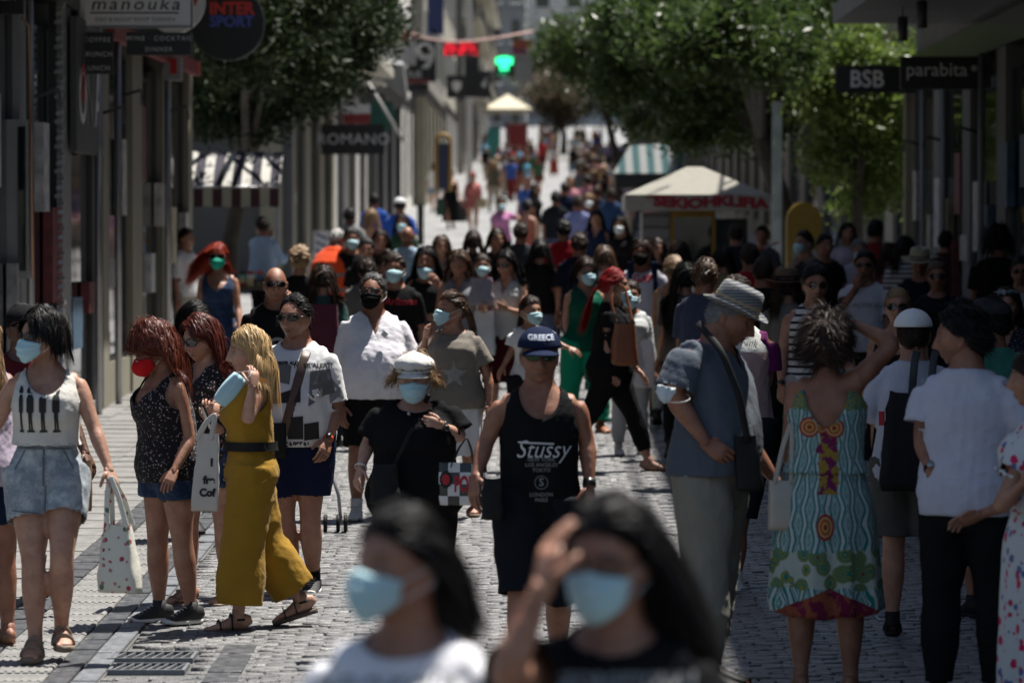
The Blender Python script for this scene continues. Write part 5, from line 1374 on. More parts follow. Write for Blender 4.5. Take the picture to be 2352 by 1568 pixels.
o = mk('mask_cloth', Vm, [(i * 7 + j, i * 7 + j + 1, i * 7 + j + 8, i * 7 + j + 7) for i in range(nn_ - 1) for j in range(6)], M_maskblue, fm); o.modifiers.new('t', 'SOLIDIFY').thickness = .002
for a, b_ in ((A0 - sd * .9, lq(g, 590, 846) - lq(g, 548, 890)), (A0 + sd * .9, lq(g, 590, 848) - lq(g, 548, 890)), (A1 - sd * .9, lq(g, 500, 944) - lq(g, 548, 890)), (A1 + sd * .9, lq(g, 502, 948) - lq(g, 548, 890))):
    MB().tube([a, (a + b_) / 2 + np.array([0, -.02, 0]), b_], .0014, 5).build('ear_loop', M_loop, fm)
hs_ = shades(g, 0, up=.075, fwd=-.03); sg = mk('sunglasses', hs_[1][0], hs_[1][1], solid('tortoise', (.10, .06, .02), .3), g.root); mk('lens', hs_[0][0], hs_[0][1], solid('amber_lens', (.35, .24, .03), .15, var=0), sg)
e, VF, b = bagbody('tote_bag', wq(g, 478, 1165, -.30), .155, .40, .03, fabric((.50, .49, .45), 'canvas'), 'white canvas tote bag with black lettering in front of the mustard jumpsuit', 'tote bag', .72, rz=-.25, soft=.006, seed=12, tilt=.06)
for s_, z, x_ in (('I', .25, .045), ('fre', .16, .03), ('Cof', .095, .02)):
    tv, tf = text_vf(s_, .055, .003); pv, pf = project(tv, tf, VF[0], VF[1], [x_, 0, z], [1, 0, 0], [0, 0, 1], [0, 1, 0], .004, .02); mk('lettering', pv, pf, INK, b, False)
straps2(e, fabric((.50, .49, .45), 'canvas'), .14, .40, .10, .06, .012, .012)
# patterned t-shirt man
SH5 = dict(kind='sneaker', mat=solid('dark_knit', (.03, .03, .032), .8, bump=.002, bscale=260), sole=M_sole_w, sock=F_BLACK)
g = person('man with dark glasses in a white and black printed t-shirt and navy shorts', 683, 404, 1.69, -14, 'm', 0, 'mid', girth=1.10, belly=.045,
    top=dict(k='shirt', mat=F_WHITE, sleeve=.80, neck='crew', hem=-.12, loose=1.5, seed=21, sl_ease=1.5, hang=1.0), bot=dict(k='trousers', mat=F_NAVY, length=.70, ease=.020, flare=.004, name='shorts'),
    hairs=dict(c='black', style='short', length=.028, thick=.010, line='recede', seed=4), wear=[('shades', dict(w=.027, h=.017, lens=solid('mirror_lens', (.05, .055, .05), .06, .7, var=0))), ('watch', dict(k='L', mat=solid('orange_band', (.60, .08, .02), .5, var=0)))],
    face=dict(stubble=.22, brow=(.03, .02, .015)), pose=dict(head=(12, 2, 0), legs={'R': (6, 5, 4), 'L': (-2, 5, 3)}, arms={'R': (0, 14, 20), 'L': (4, 16, 22)}),
    px={'elL': (771, 948, .1), 'wrL': (754, 1010, -.6), 'knR': (652, 1195, -1), 'anR': (672, 1335, 1), 'knL': (712, 1190, -1), 'anL': (717, 1338, 1)}, shoes=SH5, hands={'L': dict(curl=.8)})
for pts in ([(622, 822), (672, 838), (668, 880), (624, 872)], [(632, 905), (694, 885), (694, 920), (628, 924)], [(668, 955), (700, 952), (700, 1005), (664, 1005)], [(702, 970), (735, 965), (736, 1004), (702, 1008)]):
    polyart(g, 'shirt', pts, INKG if pts[0][0] in (622,) else INK)
polyart(g, 'shirt', [(715, 850), (760, 845), (772, 900), (748, 905), (712, 930)], INKG); polyart(g, 'shirt', [(752, 850), (790, 900), (792, 920), (760, 925)], INKM)
txt(g, 'shirt', 'NGER ALERT!', 722, 838, .036, INK, .001); txt(g, 'shirt', 'DANGER ALERT', 660, 832, .026, INK, .0015); txt(g, 'shirt', 'GER CAPITAL', 668, 1018, .040, INK, .0015)
bs = bodystrap(g, 'shirt', (706, 806), (650, 1010), 'bag_strap', M_LEATH if False else solid('brown_strap', (.075, .04, .025), .5), .026)
e, VF, b = bagbody('shoulder_bag', wq(g, 636, 1048, -.19), .13, .20, .06, M_BLK, 'small black shoulder bag at the hip of the man in the printed t-shirt', 'bag', .95, soft=.004)
# white tee, black mask
g = person('heavy man in a white t-shirt with a black mask and glasses', 858, 330, 1.70, 6, 'm', 0, 'tan', girth=1.14, belly=.115, top=dict(k='shirt', mat=fabric((.70, .69, .74), 'white_jersey', fold=.004), sleeve=.84, neck='v', hem=-.13, loose=1.6, seed=31, sl_ease=1.7, hang=1.0),
    bot=dict(k='trousers', mat=F_BLACK, length=.92, ease=.022, name='shorts'), hairs=dict(c='salt', style='short', length=.025, thick=.009, line='recede'), wear=[('mask', dict(mat=fabric((.006, .006, .007), 'black_mask', .8, .001))), ('shades', dict(w=.026, h=.016, lens=solid('clear_lens', (.10, .06, .045), .12, var=0), rim=.0022))],
    pose=dict(head=(18, -2, 0), legs={'R': (8, 6, 4), 'L': (-10, 14, 4)}, arms={'R': (0, 18, 18), 'L': (0, 18, 20)}), px={'elR': (783, 885, .2), 'wrR': (786, 935, -.5)},
    shoes=dict(kind='sneaker', mat=M_sole_w, sole=M_sole_w, sock=fabric((.6, .6, .6), 'white_sock')))
MB().obox(lq(g, 886, 765, -.22), (.014, 0, -.012), (.003, .008, 0), (.012, 0, .016)).build('clip_microphone', M_sole_w, g.root)
# newsboy cap lady
g = person('short woman in a white cap, blue mask and loose black t-shirt', 952, 468, 1.475, 4, 'f', 0, 'pale', girth=1.30, belly=.05, top=dict(k='shirt', mat=F_BLACK, sleeve=.80, neck='scoop', hem=-.28, loose=2.0, seed=41, sl_ease=2.0, hang=1.06),
    bot=dict(k='trousers', mat=F_BLACK, length=1.2, ease=.02), hairs=dict(c='dblonde', style='down', length=.10, thick=.006, seed=2, curl=.3), wear=['mask', ('cap', dict(mat=fabric((.58, .57, .55), 'white_canvas', fold=.006), kind='news')), ('watch', dict(k='L')), ('watch', dict(k='R', mat=P_WHITE, w=.004, bare=1, name='bracelet', r=.033))],
    pose=dict(head=(6, 6, 0), arms={'R': (10, 25, 20), 'L': (30, 20, 100)}), px={'shR': (880, 948, 0), 'shL': (1026, 944, 0), 'elR': (845, 1018, .1), 'wrR': (828, 1078, -.6), 'elL': (1058, 1004, -.1), 'wrL': (1012, 972, -.8)},
    shoes=dict(kind='shoe', mat=M_BLK), hands={'L': dict(curl=1.5, dirv=(-.85, -.3, .2)), 'R': dict(curl=.7)})
bodystrap(g, 'shirt', (986, 905), (905, 1070), 'bag_strap', M_BLK, .012)
mp = MB().add(*sphere(lq(g, 941, 946, -.16), .011, 10, 6)).build('pendant', P_STEEL, g.root, True)
e, VF, b = bagbody('shoulder_bag', wq(g, 888, 1150, -.24), .17, .20, .10, M_BLK, 'black shoulder bag against the side of the woman in the white cap', 'bag', .72, soft=.018)
def mat_checker():
    t = NT('checker_print'); v = t.coord('Object'); c = t.n('TexChecker'); c.inputs['Scale'].default_value = 17.5
    mp = t.n('Mapping'); mp.inputs['Location'].default_value = (.011, .5, .012); mp.inputs['Scale'].default_value = (1, 0.0001, 1); t.l(v, mp.inputs[0]); t.l(mp.outputs[0], c.inputs[0])
    c.inputs['Color1'].default_value = (.012, .012, .012, 1); c.inputs['Color2'].default_value = (.62, .61, .60, 1); t.base(c.outputs[0]); t.val('Roughness', .3); t.val('Coat Weight', .4); t.bump(t.noise(v, 14, 3), .6, .006); return t.m
e, VF, b = bagbody('carrier_bag', wq(g, 1064, 1152, -.25), .235, .205, .08, mat_checker(), 'black and white checkered carrier bag with red letters', 'carrier bag', 1.0, rz=-.12, soft=.004, seed=7)
tv, tf = text_vf('POP-', .085, .003); tv[:, 1] *= 1.25; pv, pf = project(tv, tf, VF[0], VF[1], [0.02, 0, .10], [.62, 0, 0], [0, 0, 1], [0, 1, 0], .004, .02); mk('lettering', pv, pf, INKR, b, False)
t_ = np.linspace(0, 2 * PI, 24, endpoint=False); disc = np.array([[.030 * math.cos(a) * (1 + .1 * (i % 2)), .040 * math.sin(a) * (1 + .1 * (i % 2)), 0] for i, a in enumerate(t_)])
pv, pf = project(disc, [tuple(range(24))], VF[0], VF[1], [-.078, 0, .125], [1, 0, 0], [0, 0, 1], [0, 1, 0], .004, .02); mk('emblem', pv, pf, INK, b, False)
pv, pf = project(disc * .62, [tuple(range(24))], VF[0], VF[1], [-.078, 0, .125], [1, 0, 0], [0, 0, 1], [0, 1, 0], .006, .02); mk('emblem_centre', pv, pf, INKR, b, False)
straps2(e, M_BLK, .2, .20, .13, .02, .003, .03)
# Greece cap man
g = person('lean man in a navy cap and a black tank top with white lettering', 1238, 500, 1.68, 2, 'm', 0, 'tan', girth=.98, top=dict(k='shirt', mat=F_BLACK, sleeve=0, neck='tank', hem=-.22, loose=1.25, seed=51, armhole=1.12, name='tank_top', hang=.98),
    bot=dict(k='trousers', mat=fabric((.012, .013, .018), 'black_shorts_cloth'), length=1.02, ease=.022, name='shorts'), hairs=dict(c='grey', style='buzz', thick=.003), face=dict(stubble=.15),
    wear=[('shades', dict(w=.029, h=.015, lens=solid('green_mirror_lens', (.03, .05, .02), .08, .5, var=.8, scale=60), wrap=.15)), ('cap', dict(mat=F_NAVY, text='GREECE', tmat=solid('pale_thread', (.40, .43, .52), .8, var=0))), ('watch', dict(k='L', w=.016))],
    pose=dict(head=(-2, 4, 0), legs={'R': (20, 8, 1), 'L': (-6, 30, 1)}, arms={'R': (0, 20, 20), 'L': (0, 14, 14)}), px={'elR': (1115, 1018, 0), 'wrR': (1093, 1095, -.6), 'elL': (1349, 1018, .1), 'wrL': (1354, 1118, -.5)}, shoes=dict(kind='sandal', mat=M_BLK),
    hands={'R': dict(curl=.5, dirv=(-.1, -.4, -1)), 'L': dict(curl=.9)})
txt(g, 'tank_top', 'Stussy', 1245, 1030, .115, INKW, -.0005, shear=.35, sx=.85); polyart(g, 'tank_top', [(1190, 1010), (1272, 1014), (1272, 1018), (1190, 1014)], INKW)
for s_, y in (('NEW YORK', 1052), ('LOS ANGELES', 1064), ('TOKYO', 1076), ('LONDON', 1132), ('PARIS', 1144)): txt(g, 'tank_top', s_, 1243, y, .024, INKM, .0003)
txt(g, 'tank_top', 'S', 1243, 1104, .050, INKM, .001)
ring = np.array([[.031 * math.cos(a), .031 * math.sin(a), 0] for a in t_] + [[.028 * math.cos(a), .028 * math.sin(a), 0] for a in t_]); art(g, 'tank_top', ring, [(i, (i + 1) % 24, 24 + (i + 1) % 24, 24 + i) for i in range(24)], INKM, 1243, 1104)
e, VF, b = bagbody('shoulder_bag', wq(g, 1132, 1186, -.20), .12, .19, .09, M_BLK, 'black pouch hanging at the hip of the man in the navy cap', 'bag', .72, soft=.018)
# two women close to the camera
F_W2 = fabric((.74, .74, .78), 'white_jersey2', fold=.006)
g = person('out of focus woman in a white t-shirt and blue mask, bottom left of centre', 936, 1150, 1.645, -12, 'f', 0, 'mid', top=dict(k='shirt', mat=F_W2, sleeve=.7, neck='crew', hem=-.1, loose=1.7, seed=61, sl_ease=1.6), bot=dict(k='trousers', mat=D_MID, length=1.9, ease=.008),
    hairs=dict(c='black', style='back', length=.21, thick=.012, n=5000, blow=(.30, .35, .1)), wear=['mask'], hsc=.90, pose=dict(head=(34, 0, 0), arms={'R': (0, 14, 20), 'L': (0, 12, 20)}, legs={'R': (10, 4), 'L': (-10, 16)}), shoes=dict(kind='sneaker', mat=M_sole_w, sole=M_sole_w))
txt(g, 'shirt', 'Georgia', 860, 1560, .10, INKM, .0, shear=.3, sx=1)
g = person('out of focus woman in a black t-shirt and blue mask, hand on her forehead', 1414, 1160, 1.665, -8, 'f', 0, 'mid', top=dict(k='shirt', mat=F_BLACK, sleeve=.62, neck='crew', hem=-.1, loose=1.7, seed=62, sl_ease=1.5), bot=dict(k='trousers', mat=D_DARK, length=1.9, ease=.008),
    hairs=dict(c='black', style='back', length=.33, thick=.012, n=7000, blow=(.50, .30, .0), curl=.25), hsc=.90, wear=['mask', ('shades', dict(lens=solid('clear_lens2', (.14, .08, .06), .2, var=0)))], pose=dict(head=(16, 6, 0), arms={'R': (70, 40, 120), 'L': (0, 12, 20)}, legs={'R': (-8, 14), 'L': (10, 4)}),
    px={'elR': (1160, 1530, -.8), 'wrR': (1245, 1325, .1)}, hands={'R': dict(curl=.35, dirv=(.22, .3, .95), palm=(.8, .6, 0))}, shoes=dict(kind='sneaker', mat=M_BLK))
txt(g, 'shirt', 'GEORGETOWN', 1430, 1552, .040, INKM, .002)
# ------------------------------------------------------------------ second group: centre and right
def TS(c, **k):
    d = dict(k='shirt', mat=fabric(c) if isinstance(c, tuple) else c, sleeve=.65, loose=1.4); d.update(k); return d
def PT(c, **k):
    d = dict(k='trousers', mat=fabric(c) if isinstance(c, tuple) else c, length=1.9, ease=.009); d.update(k); return d
WALK = dict(legs={'R': (14, 4), 'L': (-14, 20)}, arms={'R': (-10, 10, 14), 'L': (14, 10, 22)}); WALK2 = dict(legs={'L': (14, 4), 'R': (-14, 20)}, arms={'L': (-10, 10, 14), 'R': (14, 10, 22)})
STAND = dict(legs={'R': (0, 3), 'L': (3, 6)}, arms={'R': (0, 8, 12), 'L': (4, 8, 18)})
def P_(base, **k): d = {a: (dict(b) if isinstance(b, dict) else b) for a, b in base.items()}; d.update(k); return d
g = person('woman in a taupe t-shirt with a silver star, blue mask, hair tied back', 1042, 330, 1.575, -14, 'f', 0, 'mid', girth=1.12, belly=.02, top=TS(F_TAUPE, sleeve=.66, neck='wide', hem=-.14, loose=2.0, sl_ease=2.0, seed=71, hang=1.04),
    bot=dict(k='skirt', mat=fabric((.60, .60, .62), 'white_cotton_skirt'), top=.1, zlo=.28, w1=.125, d1=.095, pleat=.012, name='skirt'), hairs=dict(c='brown', style='pony', length=.22, tie=(-.11, .03), thick=.012), wear=['mask'],
    pose=dict(head=(42, -2, 0), legs={'R': (10, 4), 'L': (-8, 14)}, arms={'R': (50, 10, 120, 10), 'L': (4, 10, 14)}), px={'elR': (968, 832, -.1), 'wrR': (978, 775, -.6), 'elL': (1122, 868, .1), 'wrL': (1124, 930, -.4)}, shoes=dict(kind='flip', mat=solid('red_rubber', (.30, .05, .03), .6), sole=M_SAND),
    hands={'R': dict(curl=.8, dirv=(.2, -.2, .95)), 'L': dict(curl=.8)})
st = []
for i in range(10):
    a = PI / 2 + i * PI / 5; r = .105 if i % 2 == 0 else .042; st.append((r * math.cos(a), r * math.sin(a), 0))
t = NT('sequins'); v = t.coord('Object'); vo = t.n('TexVoronoi'); vo.inputs['Scale'].default_value = 240; t.l(v, vo.inputs['Vector']); t.base(t.mix(vo.outputs['Distance'], (.5, .5, .5), (.25, .25, .25))); t.val('Metallic', .6); t.val('Roughness', .25); t.bump(vo.outputs['Distance'], 1, .006)
art(g, 'shirt', np.array(st), [tuple(range(10))], t.m, 1043, 858, 'star_print')
g = person('girl in a white top with a blue mask, walking behind the navy cap man', 1216, 283, 1.41, 8, 'f', 0, 'mid', girth=.9, top=TS(F_WHITE, sleeve=.7, neck='crew', hem=.0, seed=72, sl_ease=2), bot=PT((.014, .014, .016), length=.6, ease=.02), hairs=dict(c='dbrown', style='pony', length=.2, thick=.012), wear=['mask'],
    pose=P_(WALK, head=(-22, 0, 0)), px={'elR': (1178, 800, .1), 'wrR': (1155, 842, -.3), 'elL': (1270, 785, 0), 'wrL': (1308, 800, -.2)}, shoes=dict(kind='sneaker', mat=M_sole_w, sole=M_sole_w))
GREEN = fabric((.005, .075, .045), 'dark_green_satin', .4); EMER = fabric((.005, .23, .13), 'emerald_cloth')
g = person('woman in a dark green top and bright green trousers with a blue mask', 1342, 247, 1.62, 16, 'f', 0, 'fair', girth=1.05, top=TS(GREEN, sleeve=0, neck='v', hem=-.2, seed=73), bot=PT(EMER, ease=.02, flare=.01, name='trousers'), hairs=dict(c='dbrown', style='down', length=.16, thick=.016), wear=['mask', SUNG],
    pose=P_(WALK2, head=(-8, 4, 0)), px={'elR': (1298, 738, .1), 'wrR': (1312, 792, -.5)}, shoes=dict(kind='shoe', mat=M_BROWN))
g = person('woman with bright red hair in black clothes striding right with a brown shoulder bag', 1403, 284, 1.69, 84, 'f', 0, 'fair', girth=1.12, top=TS(F_BLACK, sleeve=.45, neck='crew', hem=-.35, loose=2.3, seed=74, hang=1.05), bot=PT((.012, .012, .013), length=1.72, ease=.005, name='trousers'),
    hairs=dict(c='red', style='pony', length=.40, tie=(-.125, -.03), thick=.012, curl=.2, seed=3), wear=[('mask', dict(dz=-.03))], pose=dict(head=(-6, 2, 0), legs={'R': (-24, 22, 0), 'L': (26, 8, 0)}, arms={'R': (4, 6, 10), 'L': (10, 8, 30)}), px={'elR': (1392, 792, -.1), 'wrR': (1408, 846, -.3)},
    shoes=dict(kind='flip', mat=M_BLK, sole=M_BLK), hands={'R': dict(curl=.5)}, face=dict(lips=(.4, .06, .06)))
e, VF, b = bagbody('shoulder_bag', wq(g, 1432, 838, -.19), .24, .34, .10, M_BROWN, 'tan leather shoulder bag under the arm of the bright red haired woman', 'bag', .72, rz=.15, soft=.008, seed=5)
strap(None, [(-.06, 0, .33), (-.10, .05, .52), (-.04, .11, .66), (.03, .10, .62), (.07, 0, .33)], 'strap', M_BROWN, .012, .003, e)
person('girl in a pale jacket with a blue mask beside the bright red haired woman', 1448, 268, 1.47, 10, 'f', 0, 'mid', top=TS((.50, .52, .52), sleeve=1.8, neck='crew', hem=-.1, loose=2), bot=PT((.40, .41, .42), length=1.85), hairs=dict(c='dbrown', style='pony', length=.25, thick=.012), wear=['mask'], pose=P_(STAND, head=(10, 0, 0)), shoes=dict(kind='sneaker', mat=M_sole_w, sole=M_sole_w))
e, VF, b = bagbody('carrier_bag', pt(1482, 890, 36.5) + Vector((0, 0, 0)), .20, .42, .10, solid('white_plastic', (.55, .56, .58), .35, bump=.004, bscale=20), 'white plastic carrier bag hanging in front of the girl in the pale jacket', 'carrier bag', .7, soft=.012, seed=8)
# hat man
F_GB = fabric((.085, .10, .125), 'blue_grey_linen', .85, .005)
HATM = m_stripes((.05, .062, .09), (.19, .19, .175), .014, .58, 2, 'striped_straw', .8)
g = person('stooping man in a striped straw hat, grey blue shirt and beige trousers', 1632, 500, 1.86, 66, 'm', 0, 'tan', girth=1.10, belly=.05, top=TS(F_GB, sleeve=.86, neck='collar', hem=-.02, loose=1.7, seed=81, sl_ease=1.9, hang=.98),
    bot=PT(F_BEIGE, ease=.017, top=.06, amp=1.3, name='trousers'), hairs=dict(c='grey', style='short', length=.03, thick=.006, line='male'), wear=[('fedora', dict(mat=HATM, band=fabric((.30, .23, .13), 'raffia_band'), r=.081, brim=.042, h=.092))], face=dict(stubble=.1),
    pose=dict(head=(-8, 24, 0), lean=4, legs={'R': (4, 4, 3), 'L': (-2, 6, 3)}, arms={'R': (-30, 20, 60), 'L': (10, 10, 30)}), px={'shR': (1575, 812, 0), 'elR': (1542, 905, -.2), 'wrR': (1618, 1012, -.3)}, shoes=dict(kind='shoe', mat=M_BLK), hands={'R': dict(curl=.9, dirv=(.8, -.1, -.5))})
zb = g.J['pel'][2] + .03 * g.H
Vb, Fb = skirt(g, 0, top=.10, zlo=(zb - .022) / g.H, nz=3, pleat=0, amp=0, w0=1.14); Vb = Vb + vnormals(Vb, Fb) * .014; mk('belt', Vb, Fb, M_BLK, g.root)
mm = MB(); c = lq(g, 1545, 892, -.28)
mq = empty('face_mask', tuple(c + np.array(g.root.location)), 'white mask worn round the elbow of the man in the striped hat', 'face mask')
ang = np.linspace(-.2, 2.6, 10); RM = np.random.RandomState(3); Vm = [(.062 * math.cos(PI - a * .8) - .022 + RM.normal() * .003, .062 * -math.sin(a) + RM.normal() * .003, z * math.sin(.25 + a * 1.05) + .012 * math.cos(a * 2) + RM.normal() * .0015) for z in (-.042, -.015, .012, .036) for a in ang]
mk('mask_cloth', Vm, [(i * 10 + j, i * 10 + j + 1, i * 10 + j + 11, i * 10 + j + 10) for i in range(3) for j in range(9)], M_maskwhite, mq).modifiers.new('t', 'SOLIDIFY').thickness = .002
MB().tube([(.07 * math.cos(a), .07 * math.sin(a), -.03 + .02 * math.sin(a)) for a in np.linspace(0, 2 * PI, 16)], .002, 5).build('ear_loop', M_loop, mq)
strap(g, [lq(g, 1600, 740, -.12), lq(g, 1650, 800, -.27), lq(g, 1690, 900, -.30), lq(g, 1712, 1010, -.26)], 'bag_strap', M_BLK, .016, .004, g.root)
e, VF, b = bagbody('shoulder_bag', wq(g, 1718, 1120, -.22), .13, .25, .09, M_BLK, 'black shoulder bag at the front of the man in the striped straw hat', 'bag', .8, soft=.006, tilt=-.1)
PINKT = pat('colour_block_cotton', lambda t, v: t.mix(t.math('GREATER_THAN', t.sep(v)[2], 1.36), (.36, .24, .24), (.50, .50, .47)))
g = person('young man in a pink and white t-shirt with purple sleeves, partly behind the hat man', 1693, 398, 1.80, -6, 'm', 0, 'tan', top=TS(PINKT, sleeve=0, hem=-.16, seed=82, armhole=.8, loose=1.6, name='shirt'), bot=PT((.02, .022, .028), length=.85, ease=.02), hairs=dict(c='dbrown', style='short', length=.04), wear=[('watch', dict(k='L'))],
    pose=P_(WALK, head=(4, 0, 0)), px={'elL': (1762, 862, .1), 'wrL': (1742, 918, -.4), 'anL': (1690, 1330, 0), 'knL': (1692, 1220, 0), 'anR': (1670, 1335, 0), 'knR': (1672, 1220, 0)}, shoes=dict(kind='sneaker', mat=M_sole_w, sole=M_sole_w))
sl_ = TS((.12, .008, .085), sleeve=.80, neck='crew', hem=.2, sl_ease=1.8, loose=.9, seed=83); sl_.pop('k'); m_ = sl_.pop('mat'); VFs = shirt(g, 0, **sl_)
o_ = mk('sleeves', VFs[0], VFs[1], m_, g.root)
txt(g, 'shirt', 'Frank', 1712, 786, .055, INK, -.0008, shear=.4)
g = person('back of a man in a black t-shirt and white shorts behind the purple sleeve man', 1752, 272, 1.70, 165, 'm', 0, 'tan', top=TS(F_BLACK, seed=84, sleeve=.8), bot=PT((.55, .55, .60), length=.9, ease=.02, name='shorts'), hairs=dict(c='dbrown', style='short', length=.022, thick=.007), pose=STAND, shoes=dict(kind='sneaker', mat=M_BLK, sole=M_sole_w, sock=F_WHITE))
# striped sleeveless man
STR = m_stripes((.008, .010, .018), (.50, .50, .50), .052, .62, 2, 'breton_cloth')
g = person('young man in a black and white striped sleeveless shirt and sunglasses', 1872, 322, 1.755, 4, 'm', 0, 'mid', top=TS(STR, sleeve=0, neck='crew', hem=-.12, seed=85, loose=1.6, armhole=.78), bot=PT((.30, .30, .29), length=.9, ease=.02, name='shorts'), hairs=dict(c='black', style='short', length=.035, thick=.018), wear=[('shades', dict(round_=True, w=.024, h=.022)), ('watch', dict(k='R'))],
    face=dict(stubble=.5), pose=P_(WALK, head=(0, 5, 0)), px={'elR': (1797, 815, .1), 'wrR': (1794, 885, -.4)}, shoes=dict(kind='shoe', mat=M_BLK), hands={'R': dict(curl=.8)})
g = person('man in a white lettered t-shirt and sunglasses with a hand at his mouth', 1988, 262, 1.72, -20, 'm', 0, 'tan', top=TS(fabric((.48, .47, .52), 'white_tee'), seed=86, hem=-.14, loose=1.6), bot=PT((.02, .02, .022)), hairs=dict(c='black', style='short', length=.03), wear=[SUNG], pose=P_(STAND, head=(-8, 0, 0)), px={'elR': (1942, 702, -.3), 'wrR': (1964, 658, -.5)}, hands={'R': dict(curl=1.0, dirv=(.1, -.2, 1))}, shoes=dict(kind='shoe', mat=M_BLK))
txt(g, 'shirt', 'CALVIN KLEIN', 1996, 700, .060, INKM, .0005)
g = person('fair haired woman in a dark strappy top and sunglasses, left of the curly haired man', 2062, 345, 1.64, -6, 'f', 0, 'mid', top=TS((.014, .012, .012), sleeve=0, neck='strap', hem=-.2, seed=87), bot=dict(k='skirt', mat=F_BLACK, top=.15, zlo=.3, w1=.14), hairs=dict(c='dblonde', style='pony', length=.2, thick=.008), wear=[('shades', dict(w=.028, h=.021))], pose=P_(WALK, head=(0, 0, 0)), shoes=dict(kind='flip', mat=M_BLK, sole=M_BLK))
g = person('woman with curly hair tied up and round sunglasses in a dark top', 2152, 268, 1.64, -4, 'f', 0, 'tan', top=TS((.012, .012, .016), seed=88), bot=PT((.02, .02, .03)), hairs=dict(c='brown', style='bun', length=.12, tie=(-.05, .105), thick=.014), wear=[('shades', dict(round_=True, w=.027, h=.025))], pose=STAND, shoes=dict(kind='shoe', mat=M_BLK))
g = person('person in a straw hat and dark shirt behind the round sunglasses woman', 2113, 240, 1.66, -8, 'm', 0, 'tan', top=TS((.012, .013, .02), sleeve=.9), bot=PT((.02, .02, .03)), hairs=dict(c='dbrown', style='short', length=.03), wear=[('fedora', dict(mat=fabric((.38, .34, .24), 'straw', fold=.001), band=fabric((.10, .09, .07), 'hat_ribbon'), brim=.075))], pose=P_(STAND, head=(0, 10, 0)), shoes=dict(kind='shoe', mat=M_BLK))
# turquoise dress
def dress_fn(t, v):
    x, y, z = t.sep(v)[:3]
    az = t.math('MULTIPLY', t.math('ARCTAN2', x, y), 3.2)      # round the body
    zz = t.math('MULTIPLY', z, 7.0)
    def tri(a): return t.math('ABSOLUTE', t.math('SUBTRACT', t.math('FRACT', a), .5))
    off = t.math('MULTIPLY', t.math('FLOOR', az), .5)
    n = t.noise(v, 22, 3); wob = t.math('MULTIPLY', t.math('SUBTRACT', n, .5), .16)
    a = t.math('ADD', tri(t.math('ADD', az, wob)), t.math('MULTIPLY', tri(t.math('ADD', zz, off)), .62))
    band = t.math('LESS_THAN', t.math('ABSOLUTE', t.math('SUBTRACT', a, .46)), .085); ins = t.math('LESS_THAN', a, .17); mid = t.math('LESS_THAN', t.math('ABSOLUTE', t.math('SUBTRACT', a, .29)), .035); core = t.math('LESS_THAN', a, .08)
    c = t.mix(band, (.40, .43, .42), (.010, .15, .14)); c = t.mix(ins, c, (.02, .20, .18)); c = t.mix(mid, c, (.03, .15, .18)); c = t.mix(core, c, (.30, .34, .32))
    vo = t.n('TexVoronoi'); vo.inputs['Scale'].default_value = 13; t.l(v, vo.inputs['Vector'])
    rg = t.math('FRACT', t.math('MULTIPLY', vo.outputs['Distance'], 6.5)); cc = t.mix(t.math('LESS_THAN', rg, .5), (.015, .14, .13), (.20, .19, .03)); cc = t.mix(t.math('LESS_THAN', vo.outputs['Distance'], .10), cc, (.22, .03, .03)); cc = t.mix(t.math('GREATER_THAN', vo.outputs['Distance'], .56), cc, (.34, .38, .34))
    m = t.math('LESS_THAN', t.math('ABSOLUTE', t.math('SUBTRACT', t.math('ADD', z, t.math('MULTIPLY', wob, .5)), .58)), .085); c = t.mix(m, c, cc)
    yk = t.math('GREATER_THAN', t.math('ADD', z, t.math('MULTIPLY', wob, .3)), 1.30); c = t.mix(yk, c, t.mix(t.math('LESS_THAN', t.math('FRACT', t.math('MULTIPLY', n, 9)), .5), (.26, .20, .03), (.02, .16, .15)))
    stripe = t.math('MULTIPLY', t.math('LESS_THAN', t.math('ABSOLUTE', t.math('ADD', x, t.math('MULTIPLY', wob, .5))), .045), t.math('LESS_THAN', t.math('ABSOLUTE', t.math('SUBTRACT', z, 1.08)), .16))
    c = t.mix(stripe, c, t.mix(t.math('LESS_THAN', n, .5), (.14, .015, .07), (.26, .17, .03)))
    hem = t.math('LESS_THAN', t.math('ADD', z, t.math('MULTIPLY', t.math('ABSOLUTE', x), .45)), .50)
    return t.mix(hem, c, t.mix(t.math('LESS_THAN', n, .5), (.13, .01, .035), (.22, .06, .03)))
DRS = pat('turquoise_printed_cloth', dress_fn)
g = person('woman in a turquoise patterned dress, back turned, one hand on her dark bobbed hair', 1898, 507, 1.69, 176, 'f', 0, 'tan', girth=1.12, top=dict(k='dress', mat=DRS, up=dict(sleeve=0, neck='scoop', hem=.20, loose=1.5, armhole=1.0, back=.125, seed=91), low=dict(top=.26, zlo=.215, w1=.155, d1=.12, pleat=.014, npl=9, w0=1.14, asym=-.02, seed=6)),
    hairs=dict(c='dbrown', style='down', length=.075, thick=.034, curl=.6, seed=6), pose=dict(head=(14, 0, 0), legs={'R': (0, 3, 2), 'L': (4, 8, 2)}, arms={'R': (70, 60, 130), 'L': (10, 12, 60)}),
    px={'shR': (1974, 868, 0), 'elR': (2058, 790, .3), 'wrR': (1958, 742, .2), 'shL': (1830, 885, 0), 'elL': (1814, 1045, -.1), 'wrL': (1835, 1080, .8)}, shoes=dict(kind='thin', mat=M_SAND, sole=M_sole_w), hands={'R': dict(curl=.5, dirv=(-.9, .1, -.25), palm=(0, 0, -1))})
